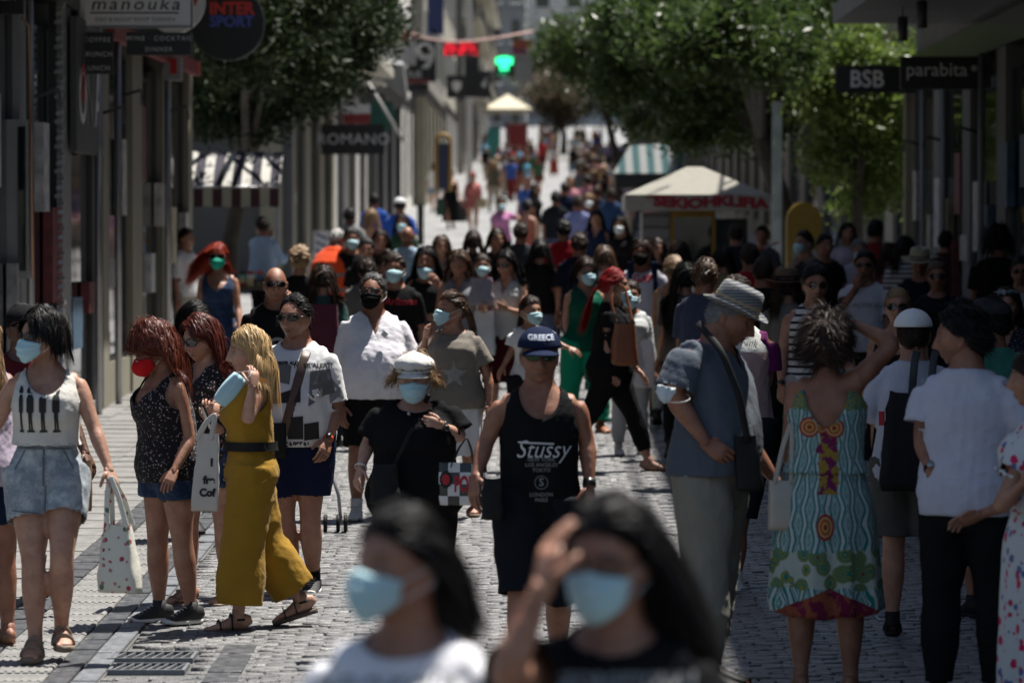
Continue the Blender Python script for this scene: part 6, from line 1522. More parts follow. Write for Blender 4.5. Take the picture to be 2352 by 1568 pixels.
for px_, py_, r_ in ((1856, 978, .046), (1912, 980, .046), (1884, 978, .028), (1890, 1205, .040)):
    for k_, (f_, c_) in enumerate(((1.0, (.26, .015, .012)), (.80, (.40, .26, .12)), (.62, (.34, .05, .01)), (.42, (.38, .24, .06)), (.22, (.25, .01, .01)))):
        dv = np.array([[r_ * f_ * math.cos(a), r_ * f_ * math.sin(a) * (1.5 if py_ > 1100 else 1), 0] for a in np.linspace(0, 2 * PI, 20, endpoint=False)]); art(g, 'dress', dv, [tuple(range(20))], solid('dye', c_, .85, var=0), px_, py_, 'rosette', off=.002 + .0015 * k_)
e, VF, b = bagbody('handbag', wq(g, 1797, 1215, -.05), .135, .225, .12, solid('cream_leather', (.36, .33, .28), .45, bump=.0006, bscale=120), 'cream leather handbag left of the turquoise dress', 'bag', .92, soft=.005, seed=6)
straps2(e, solid('cream_leather', (.36, .33, .28), .45), .13, .225, .27, .04, .010, .03)
# backpack person and curly haired man
F_WS = fabric((.42, .43, .50), 'white_linen', .9, .008)
g = person('person in a loose white shirt, white cap and grey shorts, back turned', 2098, 446, 1.66, 168, 'm', 0, 'mid', top=TS(F_WS, sleeve=1.25, neck='collar', hem=-.2, loose=2.0, sl_ease=2.4, seed=92, amp=1.5), bot=PT((.075, .075, .068), length=.86, ease=.024, name='shorts'), hairs=dict(c='dbrown', style='short', length=.03, thick=.003, vol=.3), wear=[('cap', dict(mat=F_WHITE))],
    pose=P_(STAND, head=(-10, 0, 0)), px={'elL': (2004, 940, .0), 'wrL': (2040, 1000, .5)}, shoes=dict(kind='shoe', mat=M_BLK))
e, VF, b = bagbody('backpack', wq(g, 2066, 1118, -.27), .27, .50, .21, fabric((.016, .016, .018), 'black_nylon', .6, .008), 'black backpack on the person in the loose white shirt', 'backpack', .62, rz=-.15, soft=.020, seed=7, tilt=.03)
for dx, nm in ((.035, 'strap'), (.13, 'strap')): strap(None, [(dx, .03, .44), (dx + .01, .02, .58), (dx + .015, .08, .66), (dx + .02, .18, .70)], nm, fabric((.05, .055, .06), 'strap_webbing'), .020, .005, e)
MB().box(-.125, -.10, -.05, .03, .33, .40).build('tag', INKR, e)
F_WC = fabric((.50, .50, .58), 'white_cotton_tee', .9, .007)
g = person('curly dark haired man in a white t-shirt and black trousers, hand on his hip', 2222, 520, 1.765, 158, 'm', 0, 'tan', girth=1.06, belly=.02, top=TS(F_WC, sleeve=.66, neck='crew', hem=-.16, loose=1.55, seed=93, sl_ease=1.8, amp=1.2), bot=PT((.010, .010, .011), ease=.012, name='trousers'), hairs=dict(c='black', style='short', length=.06, thick=.022, curl=.5, seed=8), wear=[('watch', dict(k='L', mat=M_BLK, face=P_STEEL))],
    pose=dict(head=(-98, 4, 0), legs={'R': (4, 6, 4), 'L': (0, 3, 3)}, arms={'L': (-10, 20, 40), 'R': (-10, 40, 60)}), px={'elL': (2122, 1010, -.1), 'wrL': (2138, 1082, -.5), 'elR': (2372, 1010, -.1)}, shoes=dict(kind='shoe', mat=M_BLK), hands={'L': dict(curl=.3, dirv=(.9, -.3, .1), palm=(0, 1, 0))}, face=dict(stubble=.3))
g = person('person in a green t-shirt and dark cap behind the curly haired man', 2282, 428, 1.70, 190, 'm', 0, 'tan', top=TS((.05, .20, .15), seed=94, sleeve=.8), bot=PT((.05, .05, .055), length=.9, ease=.02), hairs=dict(c='black', style='short', length=.05), wear=[('cap', dict(mat=fabric((.035, .035, .038), 'charcoal_cloth'))), ('mask', dict(dz=-.03))], pose=P_(STAND, head=(-60, 0, 0)), shoes=dict(kind='sneaker', mat=M_BLK, sole=M_BLK))
strap(g, [lq(g, 2236, 900, -.16), lq(g, 2240, 800, -.19), lq(g, 2252, 770, -.1), lq(g, 2256, 765, .05)], 'bag_strap', fabric((.10, .012, .02), 'maroon_cloth'), .03, .006, g.root)
person('woman with blue sunglasses pushed up on her hair at the right edge', 2312, 335, 1.60, -6, 'f', 0, 'mid', top=TS(m_floral((.02, .02, .03), [(.35, .34, .36)], 50, .2, 'dark_print'), seed=95, sleeve=.5, neck='v'), bot=PT((.02, .02, .03)), hairs=dict(c='dbrown', style='down', length=.38, thick=.012), wear=[('shades', dict(up=.088, fwd=-.03, lens=solid('blue_lens', (.12, .18, .26), .1, var=0), mat=P_STEEL))], pose=STAND, face=dict(lips=(.4, .12, .12)), shoes=dict(kind='flip', mat=M_BLK, sole=M_BLK))
FLR = m_floral((.50, .52, .52), [(.50, .02, .09), (.10, .13, .28), (.40, .03, .08)], 13, .26, 'pink_floral_cloth')
person('woman in a white dress with pink and blue flowers at the right edge', 2395, 560, 1.63, -100, 'f', 0, 'mid', girth=1.1, top=dict(k='dress', mat=FLR, up=dict(sleeve=.5, neck='v', hem=.2, loose=1.6, seed=96, sl_ease=2.5), low=dict(top=.26, zlo=.12, w1=.13, pleat=.012)), hairs=dict(c='dbrown', style='down', length=.35), pose=P_(STAND, arms={'L': (20, 10, 80), 'R': (10, 10, 60)}), px={'elL': (2285, 1165, -.2), 'wrL': (2338, 1100, -.5)}, shoes=dict(kind='sandal', mat=M_SAND))
person('tall dark haired person in black, back turned, by the right shopfront', 2290, 236, 1.86, 178, 'm', 1, 'tan', top=TS(F_BLACK), bot=PT((.012, .012, .014)), hairs=dict(c='black', style='down', length=.14, thick=.03, curl=.5), pose=STAND, shoes=dict(kind='shoe', mat=M_BLK))
# ------------------------------------------------------------------ left middle ground
g = person('red haired woman in a blue denim dress with a bright green mask and sunglasses', 502, 233, 1.71, -4, 'f', 0, 'mid', top=dict(k='dress', mat=m_denim((.018, .035, .085), (.04, .07, .14), 'blue_chambray'), up=dict(sleeve=0, neck='strap', hem=.22, loose=1.2, seed=97), low=dict(top=.28, zlo=.2, w1=.15, pleat=.012)),
    hairs=dict(c='ginger', style='down', length=.34, thick=.014, blow=(-.7, 0, .25), seed=5), wear=[('mask', dict(mat=fabric((.02, .42, .28), 'green_mask', .7, .001), ffp=True)), SUNG], pose=WALK, shoes=dict(kind='sandal', mat=M_BLK))
g = person('bald man in sunglasses and a black printed t-shirt talking on a phone', 632, 318, 1.745, 10, 'm', 0, 'tan', girth=1.15, belly=.03, top=TS(F_BLACK, sleeve=.8, seed=98, loose=1.6), bot=PT((.02, .025, .04), length=.95, ease=.02), hairs=None, wear=[('shades', dict(w=.029, h=.018))], pose=P_(WALK, head=(4, 2, 0)), px={'elR': (574, 818, -.3), 'wrR': (640, 762, -.5), 'elL': (695, 770, 0), 'wrL': (668, 700, -.1)}, hands={'R': dict(curl=1.2, dirv=(.9, -.1, .3)), 'L': dict(curl=1.0, dirv=(-.2, -.2, .9))}, shoes=dict(kind='sneaker', mat=M_sole_w, sole=M_sole_w))
ring2 = np.array([[.085 * math.cos(a), .085 * math.sin(a), 0] for a in t_] + [[.062 * math.cos(a), .062 * math.sin(a), 0] for a in t_]); art(g, 'shirt', ring2, [(i, (i + 1) % 24, 24 + (i + 1) % 24, 24 + i) for i in range(24)], INKM, 640, 800, 'emblem'); txt(g, 'shirt', 'K', 640, 800, .10, INKM, .003)
person('black haired woman with a pale mask looking down behind the auburn woman', 436, 350, 1.565, 22, 'f', 0, 'mid', top=TS((.02, .02, .02)), bot=PT((.03, .03, .04)), hairs=dict(c='black', style='down', length=.34, thick=.014), wear=[('mask', dict(mat=M_maskwhite))], pose=P_(WALK, head=(-22, 16, 0)), shoes=dict(kind='shoe', mat=M_BLK))
g = person('long haired woman in a teal t-shirt with a maroon backpack, walking away', 742, 262, 1.61, 176, 'f', 1, 'mid', top=TS((.03, .085, .08)), bot=PT((.02, .03, .05)), hairs=dict(c='dbrown', style='down', length=.36, thick=.008, curl=.12), pose=WALK, shoes=dict(kind='sneaker', mat=M_BLK))
e, VF, b = bagbody('backpack', wq(g, 748, 812, -.24), .28, .44, .16, fabric((.085, .018, .035), 'maroon_nylon', .7, .006), 'maroon backpack on the long haired woman in the teal t-shirt', 'backpack', .8, soft=.01)
bt_ = empty('water_bottle', wq(g, 777, 800, -.26), 'blue water bottle in the side of the maroon backpack', 'bottle'); MB().add(*lathe([(.001, 0), (.032, 0), (.032, .15), (.012, .19), (.012, .22), (.001, .22)], 12)).build('flask', solid('blue_bottle', (.10, .30, .5), .2), bt_, True)
person('woman with curly blonde hair in black, back turned, beside the bald man', 688, 236, 1.68, 172, 'f', 1, 'fair', top=TS(F_BLACK), bot=PT((.02, .02, .03)), hairs=dict(c='dblonde', style='bun', length=.2, thick=.02, curl=.5, tie=(-.09, .06)), pose=WALK, shoes=dict(kind='shoe', mat=M_BLK))
VEST = pat('orange_vest_cloth', lambda t, v: t.mix(t.math('LESS_THAN', t.math('ABSOLUTE', t.math('SUBTRACT', t.sep(v)[2], 1.14)), .022), t.mix(t.math('LESS_THAN', t.math('ABSOLUTE', t.math('SUBTRACT', t.sep(v)[2], .96)), .022), (.80, .085, .02), (.25, .20, .19)), (.25, .20, .19)))
g = person('grey haired street worker in an orange reflective vest and red shirt, back turned', 760, 192, 1.72, 160, 'm', 1, 'tan', girth=1.22, top=TS((.42, .012, .02), sleeve=.8), bot=PT((.012, .012, .014), ease=.02), hairs=dict(c='white', style='short', length=.03), pose=P_(STAND, lean=16, head=(0, 30, 0)), shoes=dict(kind='boot', mat=M_BLK))
vv = shirt(g, 1, sleeve=0, neck='v', hem=-.18, loose=2.4, armhole=.7, hang=1.1); mk('vest', vv[0] + vnormals(*vv) * .012, vv[1], VEST, g.root)
person('man in a pale blue shirt and mask looking at books under the striped awning', 604, 168, 1.68, 150, 'm', 1, 'tan', top=TS((.30, .40, .55), sleeve=1.5, loose=2), bot=PT((.015, .015, .02)), hairs=dict(c='dbrown', style='short', length=.04), wear=['mask'], pose=P_(STAND, head=(-50, 12, 0), arms={'R': (30, 10, 90), 'L': (60, 14, 110)}), shoes=dict(kind='shoe', mat=M_BLK))
person('person in a white shirt half hidden by the left building corner', 424, 188, 1.66, 60, 'm', 1, 'mid', top=TS(F_WHITE, sleeve=.9), bot=PT((.35, .33, .28)), hairs=dict(c='dbrown', style='short'), pose=STAND, shoes=dict(kind='shoe', mat=M_BLK))
# ------------------------------------------------------------------ the crowd up the street
def mp_(label, x, s, H, yaw, sex, tone, tc, bc, hc, hst='down', hl=.3, wear=(), pose=WALK, sl=.65, neck='crew', q=1, blen=1.9, skirt_=None, **k):
    bot = dict(k='skirt', mat=fabric(bc), top=.2, zlo=skirt_, w1=.15, pleat=.012) if skirt_ else PT(bc, length=blen, ease=.018 if blen < 1.2 else .009)
    return person(label, x, s, H, yaw, sex, q, tone, top=TS(tc, sleeve=sl, neck=neck, **k), bot=bot, hairs=dict(c=hc, style=hst, length=hl) if hc else None, wear=list(wear), pose=pose, shoes=dict(kind='sneaker' if x % 2 else 'shoe', mat=M_BLK, sole=M_sole_w if x % 2 else M_BLK))
BLK = (.012, .012, .013); WH = (.60, .60, .60); NV = (.012, .02, .05); GY = (.13, .13, .135)
mp_('boy in profile with a blue mask and dark t-shirt behind the heavy man', 884, 226, 1.62, 80, 'm', 'mid', (.03, .035, .04), BLK, 'dbrown', 'short', .06, ['mask'], WALK)
g = mp_('young man in a black t-shirt with red lettering and a pale blue mask', 908, 262, 1.71, -6, 'm', 'mid', BLK, BLK, 'dbrown', 'short', .05, [('mask', {})], WALK2, .85)
txt(g, 'shirt', 'Arizona', 920, 692, .09, INKR, .001, shear=.3)
g = mp_('laughing young woman in a black crop top and jeans with a mask under her chin', 980, 240, 1.70, -8, 'f', 'mid', BLK, (.02, .045, .11), 'black', 'down', .42, [('mask', dict(dz=-.05))], P_(WALK, arms={'R': (10, 10, 20), 'L': (40, 25, 130)}), .0, 'scoop', hem=.32)
mp_('woman with long brown hair in a black top behind the laughing young woman', 1014, 194, 1.62, 6, 'f', 'fair', BLK, BLK, 'brown', 'down', .42, [], WALK2, .0, 'v')
g = mp_('woman with wavy brown hair in a grey sleeveless top carrying a white shopping bag', 1055, 243, 1.69, -6, 'f', 'mid', (.20, .20, .22), BLK, 'brown', 'down', .30, [], P_(WALK2, head=(0, 14, 0)), .0, 'v')
e, VF, b = bagbody('shopping_bag', wq(g, 1108, 815, -.05), .26, .42, .12, solid('white_plastic', (.55, .56, .58), .35, bump=.004, bscale=20), 'big white shopping bag beside the woman in the grey sleeveless top', 'shopping bag', .85, soft=.012)
straps2(e, solid('white_plastic', (.55, .56, .58), .35), .2, .42, .12, -.03, .006, .03)
mp_('girl in a magenta t-shirt with a mask and a white tote on her front', 1108, 214, 1.50, 2, 'f', 'mid', (.42, .02, .14), (.30, .01, .02), 'dbrown', 'bun', .15, ['mask'], STAND, .8)
bagbody('tote_bag', wq(g, 1106, 700, -.22), .24, .26, .08, fabric((.27, .245, .29), 'lilac_canvas'), 'white tote bag with thin straps on the girl in the magenta t-shirt', 'tote bag', .80, soft=.02)
g = mp_('dark haired woman in a white top and long maroon skirt reading a phone', 1166, 242, 1.68, -16, 'f', 'fair', (.45, .45, .44), (.05, .008, .012), 'black', 'down', .34, [SUNG], P_(WALK, head=(10, 10, 0), arms={'R': (30, 8, 75, 10), 'L': (30, 8, 80, 20)}), .0, 'v', skirt_=.25)
mp_('woman back turned in a white top with brown hair', 1387, 216, 1.62, 178, 'f', 'fair', WH, (.10, .14, .2), 'brown', 'down', .18, [], WALK, .6)
g = mp_('man in a white t-shirt with a black mask and backpack straps', 1475, 235, 1.76, -10, 'm', 'tan', (.52, .51, .58), (.42, .42, .42), 'dbrown', 'down', .14, [('mask', dict(mat=fabric((.006, .006, .007), 'black_mask', .8, .001)))], WALK2, .75, blen=.9)
for x_ in (1448, 1502): bodystrap(g, 'shirt', (x_, 600), (x_ + 2, 700), 'backpack_strap', F_NAVY, .03)
txt(g, 'shirt', 'GAP', 1476, 640, .10, INKR, .004)
mp_('woman with hair in a bun in a sleeveless tan top, back turned', 1546, 242, 1.62, 170, 'f', 'mid', (.30, .24, .18), (.35, .33, .28), 'dblonde', 'bun', .15, [], WALK, 0, 'strap')
mp_('woman with very long straight black hair, back turned', 1574, 272, 1.66, 176, 'f', 'mid', (.10, .08, .07), BLK, 'black', 'down', .55, [], WALK, .6)
mp_('woman in a white t-shirt behind the long black hair', 1560, 214, 1.66, 176, 'f', 'fair', WH, BLK, 'dbrown', 'down', .34, [], WALK, .7)
mp_('man in a grey blue shirt with sunglasses just behind the striped straw hat', 1618, 300, 1.75, 150, 'm', 'tan', (.04, .05, .09), (.1, .1, .1), 'brown', 'short', .04, [SUNG], STAND, .8)
mp_('man in a red t-shirt, back turned, in the middle of the street', 1295, 186, 1.78, 178, 'm', 'tan', (.24, .005, .012), BLK, 'black', 'short', .04, [], WALK, .8)
mp_('broad man in navy, back turned, in front of the red t-shirt man', 1330, 208, 1.72, 176, 'm', 'tan', (.008, .011, .022), NV, 'dbrown', 'short', .04, [], STAND, .8, girth=1.0) if False else mp_('broad man in navy, back turned, in front of the red t-shirt man', 1330, 208, 1.72, 176, 'm', 'tan', (.008, .011, .022), NV, 'dbrown', 'short', .04, [], STAND, .8)
mp_('man in a charcoal t-shirt, back turned, left of the red t-shirt man', 1196, 186, 1.74, 174, 'm', 'mid', (.035, .04, .047), BLK, 'dbrown', 'short', .04, [], WALK2, .8)
mp_('man in black with a grey print and a mask, behind the street worker', 806, 192, 1.70, 10, 'm', 'tan', BLK, BLK, 'black', 'short', .05, ['mask'], WALK, .8)
mp_('dark haired woman in dark clothes right of the street worker', 874, 186, 1.64, 6, 'f', 'mid', (.02, .015, .02), BLK, 'dbrown', 'down', .3, [], WALK, .6)
mp_('bald man in a pale blue shirt, back turned', 936, 184, 1.66, 175, 'm', 'tan', (.30, .42, .52), (.15, .16, .2), None, pose=STAND, sl=.9)
mp_('man in a blue t-shirt and white cap walking away on the left', 919, 140, 1.78, 176, 'm', 'tan', (.015, .07, .33), NV, 'dbrown', 'short', .03, [('cap', dict(mat=F_WHITE))], WALK, .8)
mp_('man in a blue t-shirt beside the fluted white shopfront', 860, 128, 1.74, 174, 'm', 'tan', (.015, .07, .33), NV, 'black', 'short', .03, [], WALK2, .8)
mp_('woman with bare shoulders and light curly hair walking away', 852, 150, 1.68, 176, 'f', 'fair', m_floral((.30, .22, .25), [(.10, .05, .10), (.5, .4, .45)], 20, .3, 'violet_floral'), (.30, .22, .25), 'dblonde', 'down', .2, [], WALK, 0, 'strap', skirt_=.25)
mp_('man in a grey shirt walking away close to the left shopfronts', 803, 152, 1.72, 172, 'm', 'brown', (.20, .20, .20), (.10, .10, .1), 'black', 'short', .03, [], WALK, .9)
mp_('woman with a mask in dark green in front of the blue t-shirt man', 924, 158, 1.66, -4, 'f', 'mid', (.04, .08, .05), BLK, 'dbrown', 'down', .2, ['mask'], WALK2, .6)
mp_('man in a black t-shirt, back turned, right of the open paving', 1276, 124, 1.74, 174, 'm', 'tan', (.014, .017, .02), (.05, .06, .1), 'black', 'short', .04, [], WALK, .8)
mp_('man in a lilac blue shirt in the crowd right of the open paving', 1328, 134, 1.76, 168, 'm', 'tan', (.17, .19, .36), (.1, .1, .15), 'dbrown', 'short', .04, [], WALK2, .9)
mp_('woman in a navy top with long dark hair on the right of the crowd', 1370, 152, 1.66, -12, 'f', 'mid', NV, NV, 'black', 'down', .34, [], WALK, .0, 'v')
mp_('woman in black with a white mask left of the kiosk', 1424, 162, 1.66, -10, 'f', 'mid', BLK, (.1, .09, .08), 'black', 'down', .3, [('mask', dict(mat=M_maskwhite))], WALK2, .6)
mp_('woman with a dark bun in a coral top on the open paving', 1210, 132, 1.66, 150, 'f', 'mid', (.45, .12, .08), BLK, 'black', 'bun', .1, [], WALK, 0, 'strap')
mp_('girl in a pink top and blue mask waving an arm', 1152, 122, 1.60, 4, 'f', 'mid', (.50, .20, .38), BLK, 'dbrown', 'bun', .1, ['mask'], P_(WALK, arms={'L': (60, 60, 10), 'R': (0, 8, 10)}), .5)
mp_('woman with long dark hair and shades of brown in front of the pink girl', 1140, 190, 1.68, 20, 'f', 'mid', (.03, .02, .02), BLK, 'dbrown', 'down', .36, [], WALK, .6)
g = mp_('woman in a long black dress with a green bag on the open paving', 1036, 82, 1.66, 10, 'f', 'fair', BLK, BLK, 'dbrown', 'pony', .2, [], WALK, 0, 'strap', skirt_=.12, q=1)
bagbody('shoulder_bag', wq(g, 1012, 496, -.1), .26, .5, .12, fabric((.05, .09, .07), 'green_cloth'), 'dark green bag on the shoulder of the woman in the long black dress', 'bag', .8)
g = mp_('woman in a loose pink dress walking up the open paving', 1086, 86, 1.66, -10, 'f', 'fair', (.46, .15, .14), (.40, .13, .12), 'ginger', 'pony', .2, [], WALK2, .9, 'v', skirt_=.42)
bagbody('straw_bag', wq(g, 1106, 478, -.2), .34, .26, .14, fabric((.42, .34, .22), 'straw_weave'), 'round straw bag beside the woman in the pink dress', 'bag', .8)
mp_('woman in a brown top and beige trousers with a white bag, up the street', 1134, 70, 1.70, 178, 'f', 'mid', (.09, .08, .06), (.28, .23, .18), 'dblonde', 'down', .3, [], WALK, .5)
mp_('woman in a puffy white top and denim shorts near the yellow arch', 998, 70, 1.62, 170, 'f', 'fair', WH, (.16, .24, .32), 'black', 'bun', .1, [], WALK2, .8, blen=.5)
mp_('woman in a white top and long red skirt far up the street', 1272, 45, 1.66, -5, 'f', 'mid', (.5, .48, .5), (.30, .03, .02), 'dblonde', 'down', .3, [], WALK, .5, skirt_=.08, q=2)
mp_('person in black with bare legs far up the middle of the street', 1221, 46, 1.68, 170, 'f', 'tan', BLK, BLK, 'dbrown', 'down', .2, [], WALK, .5, blen=.5, q=2)
mp_('person in a black top and jeans far up the street beside the tree shade', 1318, 48, 1.74, 170, 'm', 'tan', BLK, (.08, .14, .2), 'dbrown', 'short', .04, [], WALK, .6, q=2)
mp_('person in grey striding far up the left side with black trousers', 1166, 56, 1.76, 170, 'm', 'tan', (.22, .22, .24), BLK, 'dbrown', 'short', .04, [], WALK2, .8, q=2)
# right shade crowd
for lb, x, s, H, yaw, sex, tc, bc, hc, hst, wr, ps in [
    ('person with a blue mask looking left at the yellow kiosk', 1850, 205, 1.72, -50, 'm', (.16, .12, .09), BLK, 'black', 'short', ['mask'], STAND), ('dark haired person in black right of the yellow kiosk', 1893, 208, 1.70, 20, 'm', BLK, BLK, 'black', 'short', [], STAND),
    ('grey haired man with a blue mask in a white shirt in the shade', 1972, 205, 1.64, 6, 'm', (.36, .36, .42), BLK, 'grey', 'short', ['mask'], WALK), ('man in a dark red t-shirt in the shade of the right shops', 2010, 188, 1.76, 140, 'm', (.16, .01, .012), BLK, 'black', 'short', [], STAND),
    ('woman in a pink top in the shade of the right shops', 2042, 206, 1.60, 170, 'f', (.26, .10, .13), BLK, 'dbrown', 'down', [], WALK), ('woman in a striped black and white top in the shade', 2078, 210, 1.68, 175, 'f', STR, BLK, 'black', 'down', [], STAND),
    ('woman in a wide brown hat in front of the kiosk people', 1808, 280, 1.60, 178, 'f', (.20, .18, .16), BLK, 'dbrown', 'down', [('fedora', dict(mat=fabric((.13, .09, .06), 'brown_felt'), band=F_BLACK, brim=.08))], STAND), ('woman with black hair between the brown hat and striped man', 1846, 262, 1.60, 178, 'f', (.02, .02, .02), BLK, 'black', 'down', [], STAND),
    ('man in a red shirt with a shaved head left of the brown hat', 1722, 236, 1.70, 178, 'm', (.28, .01, .02), BLK, 'dbrown', 'short', [], STAND), ('woman in tan in front of the kiosk window', 1660, 224, 1.62, 170, 'f', (.20, .16, .08), (.1, .1, .1), 'black', 'down', [], STAND),
    ('person in dark clothes under the lettered kiosk roof', 1690, 186, 1.70, 170, 'm', (.02, .02, .03), BLK, 'dbrown', 'short', [], STAND), ('person in grey under the right edge of the kiosk roof', 1752, 178, 1.62, -20, 'm', (.06, .06, .07), (.04, .05, .08), 'black', 'short', [], STAND),
    ('tall person in a lilac white top behind the grey haired man', 1945, 178, 1.66, 10, 'f', (.35, .33, .40), BLK, 'black', 'down', [], STAND), ('person in maroon far right behind the straw hat', 2170, 188, 1.62, 160, 'm', (.05, .02, .03), BLK, 'black', 'short', [], STAND),
    ('man with sunglasses at the right edge behind the blue sunglasses woman', 2346, 262, 1.66, -10, 'm', (.30, .30, .34), BLK, 'black', 'short', [SUNG], STAND), ('dark clothed woman right of the white t-shirt man with black mask', 1510, 196, 1.60, 10, 'f', BLK, BLK, 'dbrown', 'down', [], WALK),
    ('person in a dark blue shirt left of the kiosk', 1404, 118, 1.72, 170, 'm', (.02, .05, .12), (.03, .05, .1), 'dbrown', 'short', [], STAND), ('blonde person with a white mask behind the lilac blue shirt', 1352, 128, 1.72, 0, 'f', (.10, .08, .1), BLK, 'dblonde', 'down', [('mask', dict(mat=M_maskwhite))], STAND),
    ('person in black far left of the black t-shirt man', 1240, 206, 1.64, 178, 'f', BLK, (.10, .14, .22), 'black', 'down', [], WALK), ('woman in black behind the taupe t-shirt woman', 1086, 186, 1.62, 176, 'f', (.02, .02, .02), BLK, 'dbrown', 'down', [], WALK2),
    ('grey topped child with dark hair in front of the black crowd', 842, 232, 1.56, 174, 'm', (.12, .12, .12), BLK, 'dbrown', 'short', [], WALK), ('man in black behind the young man with red lettering', 842, 206, 1.66, 0, 'm', BLK, BLK, 'black', 'short', [], WALK)]:
    mp_(lb, x, s, H, yaw, sex, 'mid' if x % 3 else 'tan', tc, bc, hc, hst, .3 if hst == 'down' else .045, wr, ps, .65)
# distant crowd: a few figures, copied and re-dressed
TPL = []
for i, (sex, yaw, ps, b) in enumerate([('m', 175, WALK, 1.9), ('f', 178, WALK2, 1.9), ('m', 4, WALK, .8), ('f', 0, WALK2, .45), ('f', 90, STAND, 1.9), ('m', 178, STAND, 1.9)]):
    TPL.append(mp_('far pedestrian', 1100, 34, 1.72 if sex == 'm' else 1.64, yaw, sex, 'mid', WH, BLK, 'dbrown', 'short' if sex == 'm' else 'down', .04 if sex == 'm' else .25, [], ps, .6, q=2, blen=b).root)
CN = {'white': (.55, .55, .55), 'black': BLK, 'red': (.40, .03, .03), 'orange': (.55, .16, .06), 'blue': (.04, .10, .35), 'sky blue': (.12, .40, .60), 'grey': (.17, .17, .18), 'pink': (.45, .20, .25), 'navy': NV, 'beige': (.35, .30, .23), 'green': (.04, .12, .06), 'lilac': (.25, .22, .38)}
BN = {'dark': BLK, 'denim': (.07, .12, .2), 'beige': (.3, .26, .2), 'dark red': (.15, .02, .02)}
RF = np.random.RandomState(23); used = []
def far_person(x, s, where, names, jit=1):
    i = RF.randint(len(TPL)); r0 = TPL[i]; first = not r0.get('done')
    r = r0 if first else r0.copy()
    if not first:
        link(r)
        for c in r0.children:
            cc = c.copy(); link(cc, r)
            for g_ in c.children: gg_ = g_.copy(); link(gg_, cc)
    r0['done'] = 1
    for _ in range(14):
        tn = names[RF.randint(len(names))]; bn = list(BN)[RF.randint(4)]
        if (i, tn, bn, where) not in used: break
    used.append((i, tn, bn, where))
    d = FOC / s; r.location = ((x - 1176) / s, d, gz(d)); r.rotation_euler = (0, 0, RF.uniform(-.5, .5)); k = RF.uniform(.93, 1.05); r.scale = (k, k, k)
    r['label'] = 'distant %s in %s and %s %s, %s' % ('man' if i in (0, 2, 5) else 'woman', tn, bn, 'shorts' if i in (2, 3) else 'trousers', where); r['category'] = 'person'; r['group'] = 'distant people ' + where
    for c in r.children:
        st = c.name.split('.')[0]; m = None
        if st == 'shirt': m = fabric(CN[tn])
        elif st == 'trousers': m = fabric(BN[bn])
        elif st == 'hair': m = hairmat(HC[['black', 'dbrown', 'brown', 'dblonde'][RF.randint(4)]])
        if m: c.material_slots[0].link = 'OBJECT'; c.material_slots[0].material = m
ALLC = list(CN)
for k in range(34): far_person(RF.uniform(1112, 1240), RF.uniform(33, 62), 'in the crowd by the cream parasol', ALLC)
for k in range(26): far_person(RF.uniform(1240, 1400), RF.uniform(30, 46), 'far up the middle of the street', ALLC)
for k in range(26): far_person(1330 + RF.uniform(0, 60), RF.uniform(50, 84), 'at the edge of the tree shade', ['black', 'black', 'grey', 'navy', 'white', 'pink'])
for k in range(30):
    s = RF.uniform(52, 96); far_person(1400 + RF.uniform(0, 150), s, 'in the dark shade under the big tree', ['white', 'black', 'lilac', 'black', 'grey', 'pink'])
for k in range(10): far_person(1210 + RF.uniform(0, 150), RF.uniform(92, 112), 'at the upper rim of the crowd', ['black', 'navy', 'blue', 'white', 'pink']) if k % 2 else far_person(RF.uniform(1340, 1420), RF.uniform(92, 116), 'at the upper rim of the crowd', ['black', 'navy', 'grey', 'white'])
for r0 in TPL:
    if 'done' in r0: del r0['done']
# ------------------------------------------------------------------ signs, awnings, kiosk, parasol and street clutter
def panel(e, x0, y0, x1, y1, d, t, mat, name='panel', off=0):
    """board facing us given by picture corners, at distance d, t thick; geometry relative to Empty e"""
    a = at(x0, y1, d) - np.array(e.location); b = at(x1, y0, d) - np.array(e.location)
    return MB().box(a[0], b[0], off, off + t, a[2], b[2]).build(name, mat, e)
def lettering(parent, e, s_, px, py, d, size, mat, off=-.004, bold=0, sx=1, space=1, shear=0, name='lettering', sy=1):
    V, F = text_vf(s_, size, bold, shear, space=space); c = at(px, py, d) - np.array(e.location)
    V = np.stack([V[:, 0] * sx + c[0], np.full(len(V), off), V[:, 1] * sy + c[2]], 1); return mk(name, V, F, mat, parent, False)
def sign(label, px, py, d, cat='sign', name='shop_sign', group=None):
    return empty(name, tuple(at(px, py, d)), label, cat, group)
M_RIM = solid('sign_rim', (.10, .11, .11), .4, .3); L_GREY = solid('grey_letter', (.50, .50, .50), .6, var=0); L_DIM = solid('dim_white_letter', (.72, .72, .72), .6, var=0); SIGNW = solid('sign_white', (.66, .655, .65), .5, var=.06)
D1 = 41.0
e = sign('white hanging sign reading manouka, day & night roof garden, top left', 311, 15, D1); p = panel(e, 183, -45, 440, 62, D1, .12, SIGNW); fr = MB()
for x0, y0, x1, y1 in ((181, 62, 442, 65), (179, -45, 183, 65), (440, -45, 444, 65)):
    a = at(x0, y1, D1) - np.array(e.location); b = at(x1, y0, D1) - np.array(e.location); fr.box(a[0], b[0], -.01, .13, a[2], b[2])
fr.build('frame', M_RIM, e); lettering(p, e, 'manouka', 312, 12, D1, .165, INK, space=1.25, shear=.2, sx=1.18); lettering(p, e, 'DAY & NIGHT ROOF GARDEN', 312, 47, D1, .054, INKG, space=1.05)
a = at(208, 33, D1) - np.array(e.location); b = at(412, 30, D1) - np.array(e.location); MB().box(a[0], b[0], -.006, -.002, a[2], b[2]).build('rule', INKG, p)
